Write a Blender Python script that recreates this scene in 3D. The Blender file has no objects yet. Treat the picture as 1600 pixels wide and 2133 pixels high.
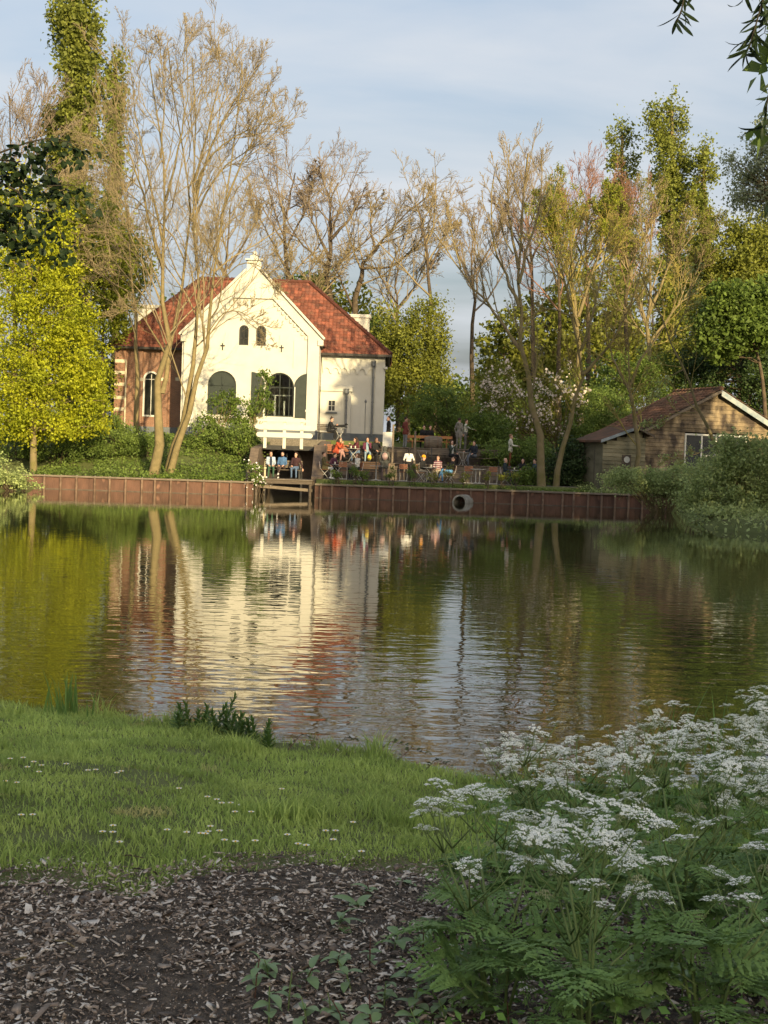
import bpy, bmesh, math, random
import numpy as np
from mathutils import Vector, Matrix

random.seed(7)
rng = np.random.default_rng(7)
SC = bpy.context.scene
COL = SC.collection
R = math.radians

# ------------------------------------------------------------------ camera
FPX, CX, CY = 2900.0, 800.0, 1066.5          # focal length and centre, in photograph pixels
CAMZ, PITCH, ROLL = 2.0, R(2.18), R(1.9)
_cr, _sr, _cp, _sp = math.cos(ROLL), math.sin(ROLL), math.cos(PITCH), math.sin(PITCH)
cam_fwd = Vector((0, _cp, -_sp)); cam_up0 = Vector((0, _sp, _cp)); cam_r0 = Vector((1, 0, 0))
cam_right = cam_r0 * _cr + cam_up0 * _sr
cam_up = cam_up0 * _cr - cam_r0 * _sr
cd = bpy.data.cameras.new('camera'); camera = bpy.data.objects.new('camera', cd); COL.objects.link(camera)
cd.sensor_fit = 'VERTICAL'; cd.sensor_height = 24.0; cd.sensor_width = 18.0
cd.lens = 24.0 * FPX / 2133.0; cd.clip_start = 0.1; cd.clip_end = 3000
camera.matrix_world = Matrix(((cam_right.x, cam_up.x, -cam_fwd.x, 0), (cam_right.y, cam_up.y, -cam_fwd.y, 0),
                              (cam_right.z, cam_up.z, -cam_fwd.z, CAMZ), (0, 0, 0, 1)))
SC.camera = camera

def at(px, py, Y):
    """world point seen at photograph pixel (px, py) on the plane y = Y"""
    d = cam_fwd + cam_right * ((px - CX) / FPX) - cam_up * ((py - CY) / FPX)
    k = Y / d.y
    return Vector((d.x * k, Y, CAMZ + d.z * k))

# ------------------------------------------------------------------ sky and sun
SUN_EL, SUN_AZ = R(15.0), R(21.0)            # azimuth: to the right of straight behind the camera
sun_dir = Vector((math.sin(SUN_AZ) * math.cos(SUN_EL), -math.cos(SUN_AZ) * math.cos(SUN_EL), math.sin(SUN_EL)))
W = bpy.data.worlds.new('World'); SC.world = W; W.use_nodes = True
nt = W.node_tree; nt.nodes.clear()
def wn(t, **k):
    n = nt.nodes.new(t)
    for a, b in k.items(): setattr(n, a, b)
    return n
sky = wn('ShaderNodeTexSky', sky_type='NISHITA', sun_disc=False, sun_elevation=SUN_EL,
         sun_rotation=math.atan2(sun_dir.x, sun_dir.y), altitude=10, air_density=1.0, dust_density=8.0, ozone_density=1.5)
tc = wn('ShaderNodeTexCoord'); sep = wn('ShaderNodeSeparateXYZ')
nt.links.new(tc.outputs['Generated'], sep.inputs[0])
addz = wn('ShaderNodeMath', operation='ADD'); addz.inputs[1].default_value = 0.28
nt.links.new(sep.outputs['Z'], addz.inputs[0])
mx = wn('ShaderNodeMath', operation='MAXIMUM'); mx.inputs[1].default_value = 0.2; nt.links.new(addz.outputs[0], mx.inputs[0])
dvx = wn('ShaderNodeMath', operation='DIVIDE'); dvy = wn('ShaderNodeMath', operation='DIVIDE')
nt.links.new(sep.outputs['X'], dvx.inputs[0]); nt.links.new(mx.outputs[0], dvx.inputs[1])
nt.links.new(sep.outputs['Y'], dvy.inputs[0]); nt.links.new(mx.outputs[0], dvy.inputs[1])
cmb = wn('ShaderNodeCombineXYZ'); nt.links.new(dvx.outputs[0], cmb.inputs[0]); nt.links.new(dvy.outputs[0], cmb.inputs[1])
mp = wn('ShaderNodeMapping'); mp.inputs['Scale'].default_value = (0.9, 2.3, 1); mp.inputs['Location'].default_value = (3.1, 1.7, 0)
mp.inputs['Rotation'].default_value = (0, 0, R(-14))
nt.links.new(cmb.outputs[0], mp.inputs[0])
nz = wn('ShaderNodeTexNoise'); nz.inputs['Scale'].default_value = 1.5; nz.inputs['Detail'].default_value = 7; nz.inputs['Roughness'].default_value = 0.52
nz.inputs['Distortion'].default_value = 0.25
nt.links.new(mp.outputs[0], nz.inputs['Vector'])
rp = wn('ShaderNodeValToRGB'); rp.color_ramp.elements[0].position = 0.30; rp.color_ramp.elements[1].position = 0.68
rp.color_ramp.elements[0].color = (0.22, 0.22, 0.22, 1); rp.color_ramp.elements[1].color = (0.92, 0.92, 0.92, 1)
nt.links.new(nz.outputs['Fac'], rp.inputs[0])
skm = wn('ShaderNodeMix', data_type='RGBA', blend_type='MULTIPLY'); skm.inputs[0].default_value = 1
skm.inputs[7].default_value = (0.066, 0.066, 0.066, 1)
nt.links.new(sky.outputs[0], skm.inputs[6])
mix = wn('ShaderNodeMix', data_type='RGBA'); nt.links.new(rp.outputs[0], mix.inputs[0])
nt.links.new(skm.outputs[2], mix.inputs[6]); mix.inputs[7].default_value = (0.186, 0.195, 0.207, 1)
bg = wn('ShaderNodeBackground'); bg.inputs['Strength'].default_value = 1.0
nt.links.new(mix.outputs[2], bg.inputs['Color'])
wo = wn('ShaderNodeOutputWorld'); nt.links.new(bg.outputs[0], wo.inputs[0])

sl = bpy.data.lights.new('sun', 'SUN'); sl.energy = 2.0; sl.angle = R(0.55); sl.color = (1.0, 0.79, 0.43)
so = bpy.data.objects.new('sun', sl); COL.objects.link(so); so.location = (20, -40, 30)
so.rotation_euler = (-sun_dir).to_track_quat('-Z', 'Y').to_euler()

SC.view_settings.view_transform = 'Standard'; SC.view_settings.look = 'None'
SC.view_settings.exposure = 2.0; SC.view_settings.gamma = 1.0; SC.view_settings.use_curve_mapping = False
SC.render.engine = 'CYCLES'
SC.cycles.max_bounces = 8; SC.cycles.transparent_max_bounces = 8; SC.cycles.diffuse_bounces = 3
SC.cycles.sample_clamp_indirect = 6

# ------------------------------------------------------------------ materials
MATS = {}
def mk(name, c1, c2=None, scale=3.0, rough=0.8, bump=0.0, bscale=40.0, detail=5, metal=0.0, stretch=None, spec=0.3,
       trans=0.0, attr=None, c3=None, bdist=0.02, ramp=(0.35, 0.65)):
    """procedural surface: two-colour noise (optionally a third), fine bump, optional leaf translucency and per-piece tint"""
    m = bpy.data.materials.new(name); m.use_nodes = True; n = m.node_tree.nodes; l = m.node_tree.links
    b = n['Principled BSDF']; b.inputs['Roughness'].default_value = rough; b.inputs['Metallic'].default_value = metal
    b.inputs['Specular IOR Level'].default_value = spec
    t = n.new('ShaderNodeTexCoord'); vec = t.outputs['Object']
    if stretch:
        mpn = n.new('ShaderNodeMapping'); mpn.inputs['Scale'].default_value = stretch; l.new(vec, mpn.inputs[0]); vec = mpn.outputs[0]
    c2 = c2 or tuple(x * 0.8 for x in c1)
    z = n.new('ShaderNodeTexNoise'); z.inputs['Scale'].default_value = scale; z.inputs['Detail'].default_value = detail
    l.new(vec, z.inputs['Vector'])
    r = n.new('ShaderNodeValToRGB'); e = r.color_ramp.elements
    e[0].position, e[1].position = ramp; e[0].color = (*c1, 1); e[1].color = (*c2, 1)
    if c3:
        q = r.color_ramp.elements.new(min(0.98, ramp[1] + 0.1)); q.color = (*c3, 1)
    l.new(z.outputs['Fac'], r.inputs[0]); col = r.outputs[0]
    if attr:
        a = n.new('ShaderNodeAttribute'); a.attribute_name = 'tint'
        mm = n.new('ShaderNodeMapRange'); mm.inputs[3].default_value = 1 - attr; mm.inputs[4].default_value = 1 + attr
        l.new(a.outputs['Fac'], mm.inputs[0])
        mu = n.new('ShaderNodeMix'); mu.data_type = 'RGBA'; mu.blend_type = 'MULTIPLY'; mu.inputs[0].default_value = 1
        l.new(col, mu.inputs[6]); l.new(mm.outputs[0], mu.inputs[7]); col = mu.outputs[2]
    l.new(col, b.inputs['Base Color'])
    if bump:
        bz = n.new('ShaderNodeTexNoise'); bz.inputs['Scale'].default_value = bscale; bz.inputs['Detail'].default_value = 4
        l.new(vec, bz.inputs['Vector'])
        bp = n.new('ShaderNodeBump'); bp.inputs['Strength'].default_value = bump; bp.inputs['Distance'].default_value = bdist
        l.new(bz.outputs['Fac'], bp.inputs['Height']); l.new(bp.outputs[0], b.inputs['Normal'])
    if trans:
        tr = n.new('ShaderNodeBsdfTranslucent'); l.new(col, tr.inputs['Color'])
        ms = n.new('ShaderNodeMixShader'); ms.inputs[0].default_value = trans
        l.new(b.outputs[0], ms.inputs[1]); l.new(tr.outputs[0], ms.inputs[2]); l.new(ms.outputs[0], n['Material Output'].inputs[0])
    MATS[name] = m
    return m
def leafmat(name, c1, c2, scale=0.6, trans=0.35, attr=0.35, rough=0.55, c3=None):
    return mk(name, c1, c2, scale=scale, rough=rough, trans=trans, attr=attr, c3=c3, spec=0.25, detail=3)
def M(x): return MATS[x] if isinstance(x, str) else x

# ------------------------------------------------------------------ mesh helpers
def np_mesh(name, verts, quads, mat, smooth=False, tint=None, mats=None, midx=None):
    """fast mesh from arrays; quads is (n, 3) or (n, 4) or a list of such"""
    verts = np.asarray(verts, dtype=np.float32)
    if isinstance(quads, np.ndarray): quads = [quads]
    quads = [q for q in quads if len(q)]
    me = bpy.data.meshes.new(name)
    me.vertices.add(len(verts)); me.vertices.foreach_set('co', verts.ravel())
    loops = np.concatenate([q.ravel() for q in quads]).astype(np.int32)
    tot = np.concatenate([np.full(len(q), q.shape[1], dtype=np.int32) for q in quads])
    st = np.concatenate([[0], np.cumsum(tot)[:-1]]).astype(np.int32)
    me.loops.add(len(loops)); me.loops.foreach_set('vertex_index', loops)
    me.polygons.add(len(tot)); me.polygons.foreach_set('loop_start', st)
    me.update(calc_edges=True)
    if smooth: me.polygons.foreach_set('use_smooth', np.ones(len(tot), dtype=bool))
    if tint is not None:
        a = me.attributes.new('tint', 'FLOAT', 'FACE'); a.data.foreach_set('value', np.asarray(tint, dtype=np.float32))
    if mats:
        for m in mats: me.materials.append(M(m))
        me.polygons.foreach_set('material_index', np.asarray(midx, dtype=np.int32))
    else: me.materials.append(M(mat))
    return me
def link(name, me, parent=None, loc=None):
    o = bpy.data.objects.new(name, me); COL.objects.link(o)
    if parent is not None: o.parent = parent
    if loc is not None: o.location = loc
    return o
def tag(o, label=None, cat=None, group=None, kind=None):
    if label: o['label'] = label
    if cat: o['category'] = cat
    if group: o['group'] = group
    if kind: o['kind'] = kind
    return o
def thing(name, label, cat, loc=(0, 0, 0), rz=0.0, group=None):
    o = bpy.data.objects.new(name, None); COL.objects.link(o); o.location = loc; o.rotation_euler = (0, 0, rz)
    o.empty_display_size = 0.2
    return tag(o, label, cat, group)
KIDS = {}
def dup(root, loc, rz=0.0, label=None, group=None, s=None):
    """copy of a thing with copies of its parts and sub-parts (mesh data shared)"""
    def rec(o, parent):
        c = o.copy(); COL.objects.link(c)
        if parent is not None: c.parent = parent
        for ch in o.children: rec(ch, c)
        return c
    r = rec(root, None); r.location = loc; r.rotation_euler = (0, 0, rz)
    if s: r.scale = (s, s, s)
    if label: r['label'] = label
    if group: r['group'] = group
    return r

class B:
    """collects boxes, prisms, tubes and lathes into one mesh"""
    def __init__(s): s.v = []; s.f = []; s.m = []; s.cm = 0
    def add(s, vs, fs):
        k = len(s.v); s.v += [tuple(v) for v in vs]; s.f += [tuple(i + k for i in f) for f in fs]; s.m += [s.cm] * len(fs); return s
    def box(s, x0, x1, y0, y1, z0, z1, j=0.0):
        J = lambda: random.uniform(-j, j) if j else 0
        vs = [(x + J(), y + J(), z + J()) for z in (z0, z1) for y in (y0, y1) for x in (x0, x1)]
        return s.add(vs, [(0, 2, 3, 1), (4, 5, 7, 6), (0, 1, 5, 4), (2, 6, 7, 3), (0, 4, 6, 2), (1, 3, 7, 5)])
    def bar(s, a, b, w, h, up=(0, 0, 1)):
        a, b = Vector(a), Vector(b); d = (b - a).normalized(); u = Vector(up)
        if abs(d.dot(u)) > 0.95: u = Vector((0, 1, 0))
        x = d.cross(u).normalized(); y = x.cross(d).normalized()
        vs = [p + x * (i * w / 2) + y * (k * h / 2) for p in (a, b) for i, k in ((-1, -1), (1, -1), (1, 1), (-1, 1))]
        return s.add(vs, [(3, 2, 1, 0), (4, 5, 6, 7), (0, 1, 5, 4), (1, 2, 6, 5), (2, 3, 7, 6), (3, 0, 4, 7)])
    def prism(s, poly, y0, y1, ax='y'):
        """poly of (x, z) pairs extruded along y (or along x with (y, z) pairs)"""
        n = len(poly); mp = (lambda p, t: (p[0], t, p[1])) if ax == 'y' else ((lambda p, t: (t, p[0], p[1])) if ax == 'x' else (lambda p, t: (p[0], p[1], t)))
        vs = [mp(p, y0) for p in poly] + [mp(p, y1) for p in poly]
        return s.add(vs, [tuple(range(n)), tuple(range(2 * n - 1, n - 1, -1))] + [(i, i + n, (i + 1) % n + n, (i + 1) % n) for i in range(n)])
    def tube(s, pts, rad, n=8, caps=True):
        pts = [Vector(p) for p in pts]; K = len(pts)
        rad = rad if isinstance(rad, (list, tuple)) else [rad] * K
        vs = []; ref = None
        for i, p in enumerate(pts):
            d = (pts[min(i + 1, K - 1)] - pts[max(i - 1, 0)]).normalized()
            if ref is None: ref = d.orthogonal().normalized()
            ref = (ref - d * ref.dot(d)).normalized(); q = d.cross(ref)
            vs += [p + (ref * math.cos(2 * math.pi * k / n) + q * math.sin(2 * math.pi * k / n)) * rad[i] for k in range(n)]
        fs = [(i * n + k, i * n + (k + 1) % n, (i + 1) * n + (k + 1) % n, (i + 1) * n + k) for i in range(K - 1) for k in range(n)]
        if caps: fs += [tuple(range(n - 1, -1, -1)), tuple((K - 1) * n + k for k in range(n))]
        return s.add(vs, fs)
    def lathe(s, prof, c=(0, 0, 0), n=12, axis='z'):
        """prof of (r, h) from bottom to top"""
        vs = []
        for r_, h in prof:
            for k in range(n):
                a = 2 * math.pi * k / n; x, y = r_ * math.cos(a), r_ * math.sin(a)
                vs.append((c[0] + x, c[1] + y, c[2] + h) if axis == 'z' else ((c[0] + h, c[1] + x, c[2] + y) if axis == 'x' else (c[0] + x, c[1] + h, c[2] + y)))
        K = len(prof)
        fs = [(i * n + k, i * n + (k + 1) % n, (i + 1) * n + (k + 1) % n, (i + 1) * n + k) for i in range(K - 1) for k in range(n)]
        fs += [tuple(range(n - 1, -1, -1)), tuple((K - 1) * n + k for k in range(n))]
        return s.add(vs, fs)
    def ell(s, c, r3, n=10, k=6):
        c = Vector(c); vs = [c + Vector((0, 0, -r3[2]))]
        for i in range(1, k):
            t = -math.pi / 2 + math.pi * i / k
            vs += [c + Vector((r3[0] * math.cos(t) * math.cos(2 * math.pi * j / n), r3[1] * math.cos(t) * math.sin(2 * math.pi * j / n), r3[2] * math.sin(t))) for j in range(n)]
        vs.append(c + Vector((0, 0, r3[2]))); e = len(vs) - 1
        fs = [(0, 1 + (j + 1) % n, 1 + j) for j in range(n)]
        for i in range(k - 2): fs += [(1 + i * n + j, 1 + i * n + (j + 1) % n, 1 + (i + 1) * n + (j + 1) % n, 1 + (i + 1) * n + j) for j in range(n)]
        fs += [(e, 1 + (k - 2) * n + j, 1 + (k - 2) * n + (j + 1) % n) for j in range(n)]
        return s.add(vs, fs)
    def mesh(s, name, mat, off=None, smooth=False, bevel=0.0):
        me = bpy.data.meshes.new(name)
        vs = s.v if off is None else [(v[0] - off[0], v[1] - off[1], v[2] - off[2]) for v in s.v]
        me.from_pydata(vs, [], s.f)
        bm = bmesh.new(); bm.from_mesh(me)
        bmesh.ops.recalc_face_normals(bm, faces=bm.faces)
        if bevel: bmesh.ops.bevel(bm, geom=[e for e in bm.edges if e.is_manifold and e.calc_face_angle(0) > 0.6], offset=bevel, segments=1, affect='EDGES', clamp_overlap=True)
        bm.to_mesh(me); bm.free()
        ml = mat if isinstance(mat, (list, tuple)) else [mat]
        for m in ml: me.materials.append(M(m))
        if len(ml) > 1 and not bevel:
            for i, p in enumerate(me.polygons): p.material_index = s.m[i]
        if smooth:
            for p in me.polygons: p.use_smooth = True
        return me
    def obj(s, name, mat, parent=None, smooth=False, bevel=0.0, world=True):
        """with a parent that only has a location, world coordinates are turned into local ones"""
        off = None
        if parent is not None and world:
            off = Vector(parent.location); q = parent.parent
            while q is not None: off += Vector(q.location); q = q.parent
        return link(name, s.mesh(name, mat, off, smooth, bevel), parent)

def wall_holes(outer, holes, y0, y1):
    """slab in the xz plane between y0 and y1, with through openings; returns a B"""
    bm = bmesh.new(); allloops = []
    for lp in [outer] + holes:
        vs = [bm.verts.new((p[0], y0, p[1])) for p in lp]
        for i in range(len(vs)): bm.edges.new((vs[i], vs[(i + 1) % len(vs)]))
        allloops.append(vs)
    bm.verts.index_update()
    bmesh.ops.triangle_fill(bm, use_beauty=True, use_dissolve=False, edges=bm.edges[:])
    bm.verts.index_update(); b = B(); n = len(bm.verts)
    vs = [v.co.copy() for v in bm.verts]; fs = [tuple(v.index for v in f.verts) for f in bm.faces]
    back = [Vector((v.x, y1, v.z)) for v in vs]
    side = []
    for lp in allloops:
        ids = [v.index for v in lp]
        side += [(ids[i], ids[i] + n, ids[(i + 1) % len(ids)] + n, ids[(i + 1) % len(ids)]) for i in range(len(ids))]
    b.add(vs + back, fs + [tuple(i + n for i in reversed(f)) for f in fs] + side)
    bm.free(); return b
def arch(xc, w, z0, zs, n=12):
    """closed loop: rectangle from z0 to springing zs with a half round head"""
    r_ = w / 2
    return [(xc - r_, z0), (xc + r_, z0)] + [(xc + r_ * math.cos(math.pi * i / n), zs + r_ * math.sin(math.pi * i / n)) for i in range(n + 1)]

# ------------------------------------------------------------------ branching and foliage, vectorised
def norm(a): return a / np.maximum(np.linalg.norm(a, axis=-1, keepdims=True), 1e-9)
def tubes(P, Rr, sides):
    """P (N,K,3), Rr (N,K) -> verts, quads"""
    N, K, _ = P.shape
    T = norm(P[:, -1] - P[:, 0]); ref = np.where(np.abs(T[:, 2:3]) > 0.8, np.array([[1.0, 0.1, 0]]), np.array([[0.05, 0, 1.0]]))
    U = norm(np.cross(T, ref)); V = np.cross(T, U)
    a = np.arange(sides) * 2 * np.pi / sides
    off = U[:, None, None, :] * np.cos(a)[None, None, :, None] + V[:, None, None, :] * np.sin(a)[None, None, :, None]
    vs = (P[:, :, None, :] + off * Rr[:, :, None, None]).reshape(-1, 3)
    base = (np.arange(N) * K * sides)[:, None, None]; k = (np.arange(K - 1) * sides)[None, :, None]; s = np.arange(sides)[None, None, :]; s2 = (s + 1) % sides
    q = np.stack([base + k + s, base + k + s2, base + k + sides + s2, base + k + sides + s], -1).reshape(-1, 4)
    return vs, q
def spikes(P, Rr):
    """last twigs: three-sided tapering spikes"""
    N = len(P); T = norm(P[:, -1] - P[:, 0]); U = norm(np.cross(T, np.array([[0.3, 0.2, 1.0]]))); V = np.cross(T, U); a = np.arange(3) * 2 * np.pi / 3
    base = P[:, 0][:, None] + (U[:, None] * np.cos(a)[None, :, None] + V[:, None] * np.sin(a)[None, :, None]) * Rr[:, 0][:, None, None]
    vs = np.concatenate([base, P[:, -1][:, None]], 1).reshape(-1, 3); k = (np.arange(N) * 4)[:, None]
    return vs, np.concatenate([k + np.array([[0, 1, 3]]), k + np.array([[1, 2, 3]]), k + np.array([[2, 0, 3]])], 1).reshape(-1, 3)
class Acc:
    def __init__(s): s.v = []; s.q = []; s.n = 0; s.t = []
    def add(s, v, q, t=None):
        s.v.append(v); s.q.append(q + s.n); s.n += len(v)
        if t is not None: s.t.append(t)
    def mesh(s, name, mat, smooth=False, off=None):
        v = np.concatenate(s.v)
        if off is not None: v = v - np.array(off)
        return np_mesh(name, v, s.q, mat, smooth, np.concatenate(s.t) if s.t else None)
def sprout(P, Rr, per, ang, length, seg, up, jit, r0, tmin=0.25, taper=0.25, rmin=0.006, seed=0, flat=1.0):
    """children of the polylines P: per each, leaving at about ang degrees, growing length * (parent length) long"""
    g = np.random.default_rng(seed); N, K, _ = P.shape
    plen = np.linalg.norm(np.diff(P, axis=1), axis=2).sum(1)
    t = np.clip(tmin + (1 - tmin) * (np.arange(per)[None, :] + g.random((N, per))) / per, 0, 0.999)
    x = t * (K - 1); i = np.floor(x).astype(int); fr = (x - i)[..., None]; n = np.arange(N)[:, None]
    st = P[n, i] * (1 - fr) + P[n, i + 1] * fr
    tg = norm(P[n, i + 1] - P[n, i]); rr = Rr[n, i] * (1 - fr[..., 0]) + Rr[n, i + 1] * fr[..., 0]
    st = st.reshape(-1, 3); tg = tg.reshape(-1, 3); rr = rr.ravel(); C = len(st)
    rnd = norm(g.normal(size=(C, 3)) * np.array([1, flat, 1])); side = norm(rnd - tg * (rnd * tg).sum(1, keepdims=True))
    a = np.radians(ang * g.uniform(0.65, 1.3, C))[:, None]
    d = norm(tg * np.cos(a) + side * np.sin(a))
    L = np.repeat(plen, per) * length * g.uniform(0.6, 1.25, C) * (1.35 - 0.95 * t.ravel())
    out = np.zeros((C, seg + 1, 3)); out[:, 0] = st
    for k in range(seg):
        d = norm(d + g.normal(size=(C, 3)) * jit + np.array([0, 0, up]))
        out[:, k + 1] = out[:, k] + d * (L / seg)[:, None]
    ra = np.maximum(np.minimum(rr * 0.75, r0), rmin)
    rad = ra[:, None] * np.linspace(1, taper, seg + 1)[None, :]
    return out, np.maximum(rad, rmin * 0.7)
def leaves(C, size, seed=0, up=0.35, aspect=0.62, fold=0.25):
    """one folded diamond leaf at each centre; returns verts, tris, tint"""
    g = np.random.default_rng(seed); N = len(C)
    nrm = norm(g.normal(size=(N, 3)) + np.array([0, 0, up])); a = norm(np.cross(nrm, g.normal(size=(N, 3)))); b = np.cross(nrm, a)
    s = (size * g.uniform(0.6, 1.35, N))[:, None]
    p0 = C - a * s * 0.5; p2 = C + a * s * 0.5; p1 = C + b * s * aspect * 0.5 + nrm * s * fold * 0.4; p3 = C - b * s * aspect * 0.5 + nrm * s * fold * 0.4
    vs = np.stack([p0, p1, p2, p3], 1).reshape(-1, 3); k = (np.arange(N) * 4)[:, None]
    tr = np.concatenate([k + np.array([[0, 1, 2]]), k + np.array([[0, 2, 3]])], 1).reshape(-1, 3)
    return vs, tr, np.repeat(g.random(N), 2)
def polyline(pts, rad, n=9):
    """smooth a hand-placed limb into n points"""
    pts = np.array([tuple(p) for p in pts], float); rad = np.array(rad, float)
    t = np.linspace(0, 1, len(pts)); u = np.linspace(0, 1, n)
    out = np.stack([np.interp(u, t, pts[:, i]) for i in range(3)], 1)
    for _ in range(2): out[1:-1] = 0.25 * out[:-2] + 0.5 * out[1:-1] + 0.25 * out[2:]
    return out, np.interp(u, t, rad)

# ------------------------------------------------------------------ surface materials
mk('soil', (0.045, 0.038, 0.032), (0.13, 0.105, 0.082), scale=26, rough=0.95, bump=1.0, bscale=110, c3=(0.17, 0.14, 0.11), detail=8)
mk('turf', (0.09, 0.11, 0.032), (0.12, 0.14, 0.045), scale=2.2, rough=0.95, bump=0.8, bscale=70, c3=(0.085, 0.075, 0.035))
mk('paint_cream', (0.56, 0.55, 0.495), (0.51, 0.495, 0.435), scale=1.3, rough=0.62, bump=0.12, bscale=26, ramp=(0.4, 0.75))
mk('paint_white', (0.58, 0.57, 0.53), (0.51, 0.50, 0.45), scale=4, rough=0.55)
mk('plinth_grey', (0.10, 0.115, 0.128), (0.135, 0.15, 0.162), scale=2, rough=0.7, bump=0.15)
mk('tile_red', (0.19, 0.062, 0.038), (0.115, 0.046, 0.032), scale=2.4, rough=0.75, attr=0.42, c3=(0.165, 0.085, 0.050))
mk('dark_green', (0.018, 0.027, 0.024), (0.026, 0.036, 0.031), scale=4, rough=0.45)
mk('glass_dark', (0.012, 0.014, 0.014), (0.030, 0.032, 0.030), scale=1.2, rough=0.08, spec=0.6)
mk('zinc', (0.20, 0.21, 0.22), (0.14, 0.15, 0.16), scale=6, rough=0.5, metal=0.3)
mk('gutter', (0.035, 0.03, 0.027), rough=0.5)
mk('iron', (0.03, 0.03, 0.03), rough=0.55)
mk('stone_band', (0.62, 0.56, 0.42), (0.48, 0.42, 0.31), scale=3, rough=0.8)
mk('timber_old', (0.13, 0.105, 0.08), (0.21, 0.17, 0.13), scale=3, rough=0.9, bump=0.4, stretch=(1, 6, 10))
mk('timber_dark', (0.075, 0.06, 0.048), (0.125, 0.10, 0.078), scale=3, rough=0.9, bump=0.4, stretch=(1, 5, 9))
mk('brick_dark', (0.11, 0.085, 0.066), (0.165, 0.125, 0.092), scale=5, rough=0.92, bump=0.4, bscale=14)
mk('concrete', (0.30, 0.29, 0.26), (0.19, 0.19, 0.165), scale=4, rough=0.9, bump=0.2)
mk('pile_rust', (0.145, 0.078, 0.056), (0.084, 0.048, 0.036), scale=1.6, rough=0.85, bump=0.4, bscale=9, c3=(0.22, 0.12, 0.085), stretch=(1, 1, 0.6))
mk('pile_post', (0.21, 0.14, 0.10), (0.12, 0.078, 0.055), scale=5, rough=0.85, bump=0.3)
mk('board_weathered', (0.050, 0.038, 0.031), (0.252, 0.194, 0.122), scale=1.1, rough=0.9, bump=0.35, c3=(0.36, 0.29, 0.19), stretch=(1.6, 1, 1.1), attr=0.3, ramp=(0.38, 0.62))
mk('board_green', (0.13, 0.12, 0.075), (0.24, 0.215, 0.14), scale=1.0, rough=0.9, bump=0.35, stretch=(1.2, 1, 2.2), attr=0.2)
mk('board_blue', (0.20, 0.25, 0.28), (0.34, 0.36, 0.36), scale=4, rough=0.75)
mk('tile_brown', (0.225, 0.113, 0.068), (0.117, 0.077, 0.050), scale=1.6, rough=0.9, attr=0.35, c3=(0.13, 0.13, 0.06))

def brick_mat(name, c1, c2, mortar, scale=1.0):
    m = bpy.data.materials.new(name); m.use_nodes = True; n = m.node_tree.nodes; l = m.node_tree.links
    b = n['Principled BSDF']; b.inputs['Roughness'].default_value = 0.85
    t = n.new('ShaderNodeTexCoord'); mpn = n.new('ShaderNodeMapping'); mpn.inputs['Rotation'].default_value = (R(90), 0, 0)
    l.new(t.outputs['Object'], mpn.inputs[0])
    k = n.new('ShaderNodeTexBrick'); k.inputs['Color1'].default_value = (*c1, 1); k.inputs['Color2'].default_value = (*c2, 1)
    k.inputs['Mortar'].default_value = (*mortar, 1); k.inputs['Scale'].default_value = scale; k.inputs['Mortar Size'].default_value = 0.008
    k.inputs['Brick Width'].default_value = 0.22; k.inputs['Row Height'].default_value = 0.065
    l.new(mpn.outputs[0], k.inputs['Vector'])
    z = n.new('ShaderNodeTexNoise'); z.inputs['Scale'].default_value = 1.2; l.new(t.outputs['Object'], z.inputs['Vector'])
    mr = n.new('ShaderNodeMapRange'); mr.inputs[3].default_value = 0.7; mr.inputs[4].default_value = 1.3; l.new(z.outputs['Fac'], mr.inputs[0])
    mu = n.new('ShaderNodeMix'); mu.data_type = 'RGBA'; mu.blend_type = 'MULTIPLY'; mu.inputs[0].default_value = 1
    l.new(k.outputs['Color'], mu.inputs[6]); l.new(mr.outputs[0], mu.inputs[7]); l.new(mu.outputs[2], b.inputs['Base Color'])
    bp = n.new('ShaderNodeBump'); bp.inputs['Distance'].default_value = 0.01; bp.inputs['Strength'].default_value = 0.5; bp.invert = True
    l.new(k.outputs['Fac'], bp.inputs['Height']); l.new(bp.outputs[0], b.inputs['Normal']); MATS[name] = m
brick_mat('brick_red', (0.27, 0.125, 0.072), (0.20, 0.092, 0.056), (0.26, 0.21, 0.165))

# ------------------------------------------------------------------ ground and water
def on_plane(px, py, z):
    d = cam_fwd + cam_right * ((px - CX) / FPX) - cam_up * ((py - CY) / FPX); k = (z - CAMZ) / d.z
    return Vector((d.x * k, d.y * k, z))
_sh = [on_plane(px, py, 0.07) for px, py in ((0, 1474), (180, 1493), (370, 1512), (560, 1550), (700, 1566), (870, 1606), (960, 1626), (1090, 1645), (1300, 1660), (1600, 1640))]
SHX = np.array([-60, -20, -6] + [p.x for p in _sh] + [3.2, 6, 20, 60]); SHY = np.array([16, 13, 10.6] + [p.y for p in _sh] + [8.2, 8.8, 14, 22])
def Ys(x): return np.interp(x, SHX, SHY)
def vnoise(x, y, s, seed=0):
    """cheap smooth value noise"""
    g = np.random.default_rng(seed); n = 64; T = g.random((n, n)); X, Y_ = x / s, y / s
    i, j = np.floor(X).astype(int), np.floor(Y_).astype(int); a, b = X - i, Y_ - j; a = a * a * (3 - 2 * a); b = b * b * (3 - 2 * b)
    i0, i1, j0, j1 = i % n, (i + 1) % n, j % n, (j + 1) % n
    return (T[i0, j0] * (1 - a) + T[i1, j0] * a) * (1 - b) + (T[i0, j1] * (1 - a) + T[i1, j1] * a) * b
def sst(t): t = np.clip(t, 0, 1); return t * t * (3 - 2 * t)
CHX0, CHX1 = -6.55, -3.42                     # water channel under the jetty
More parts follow.
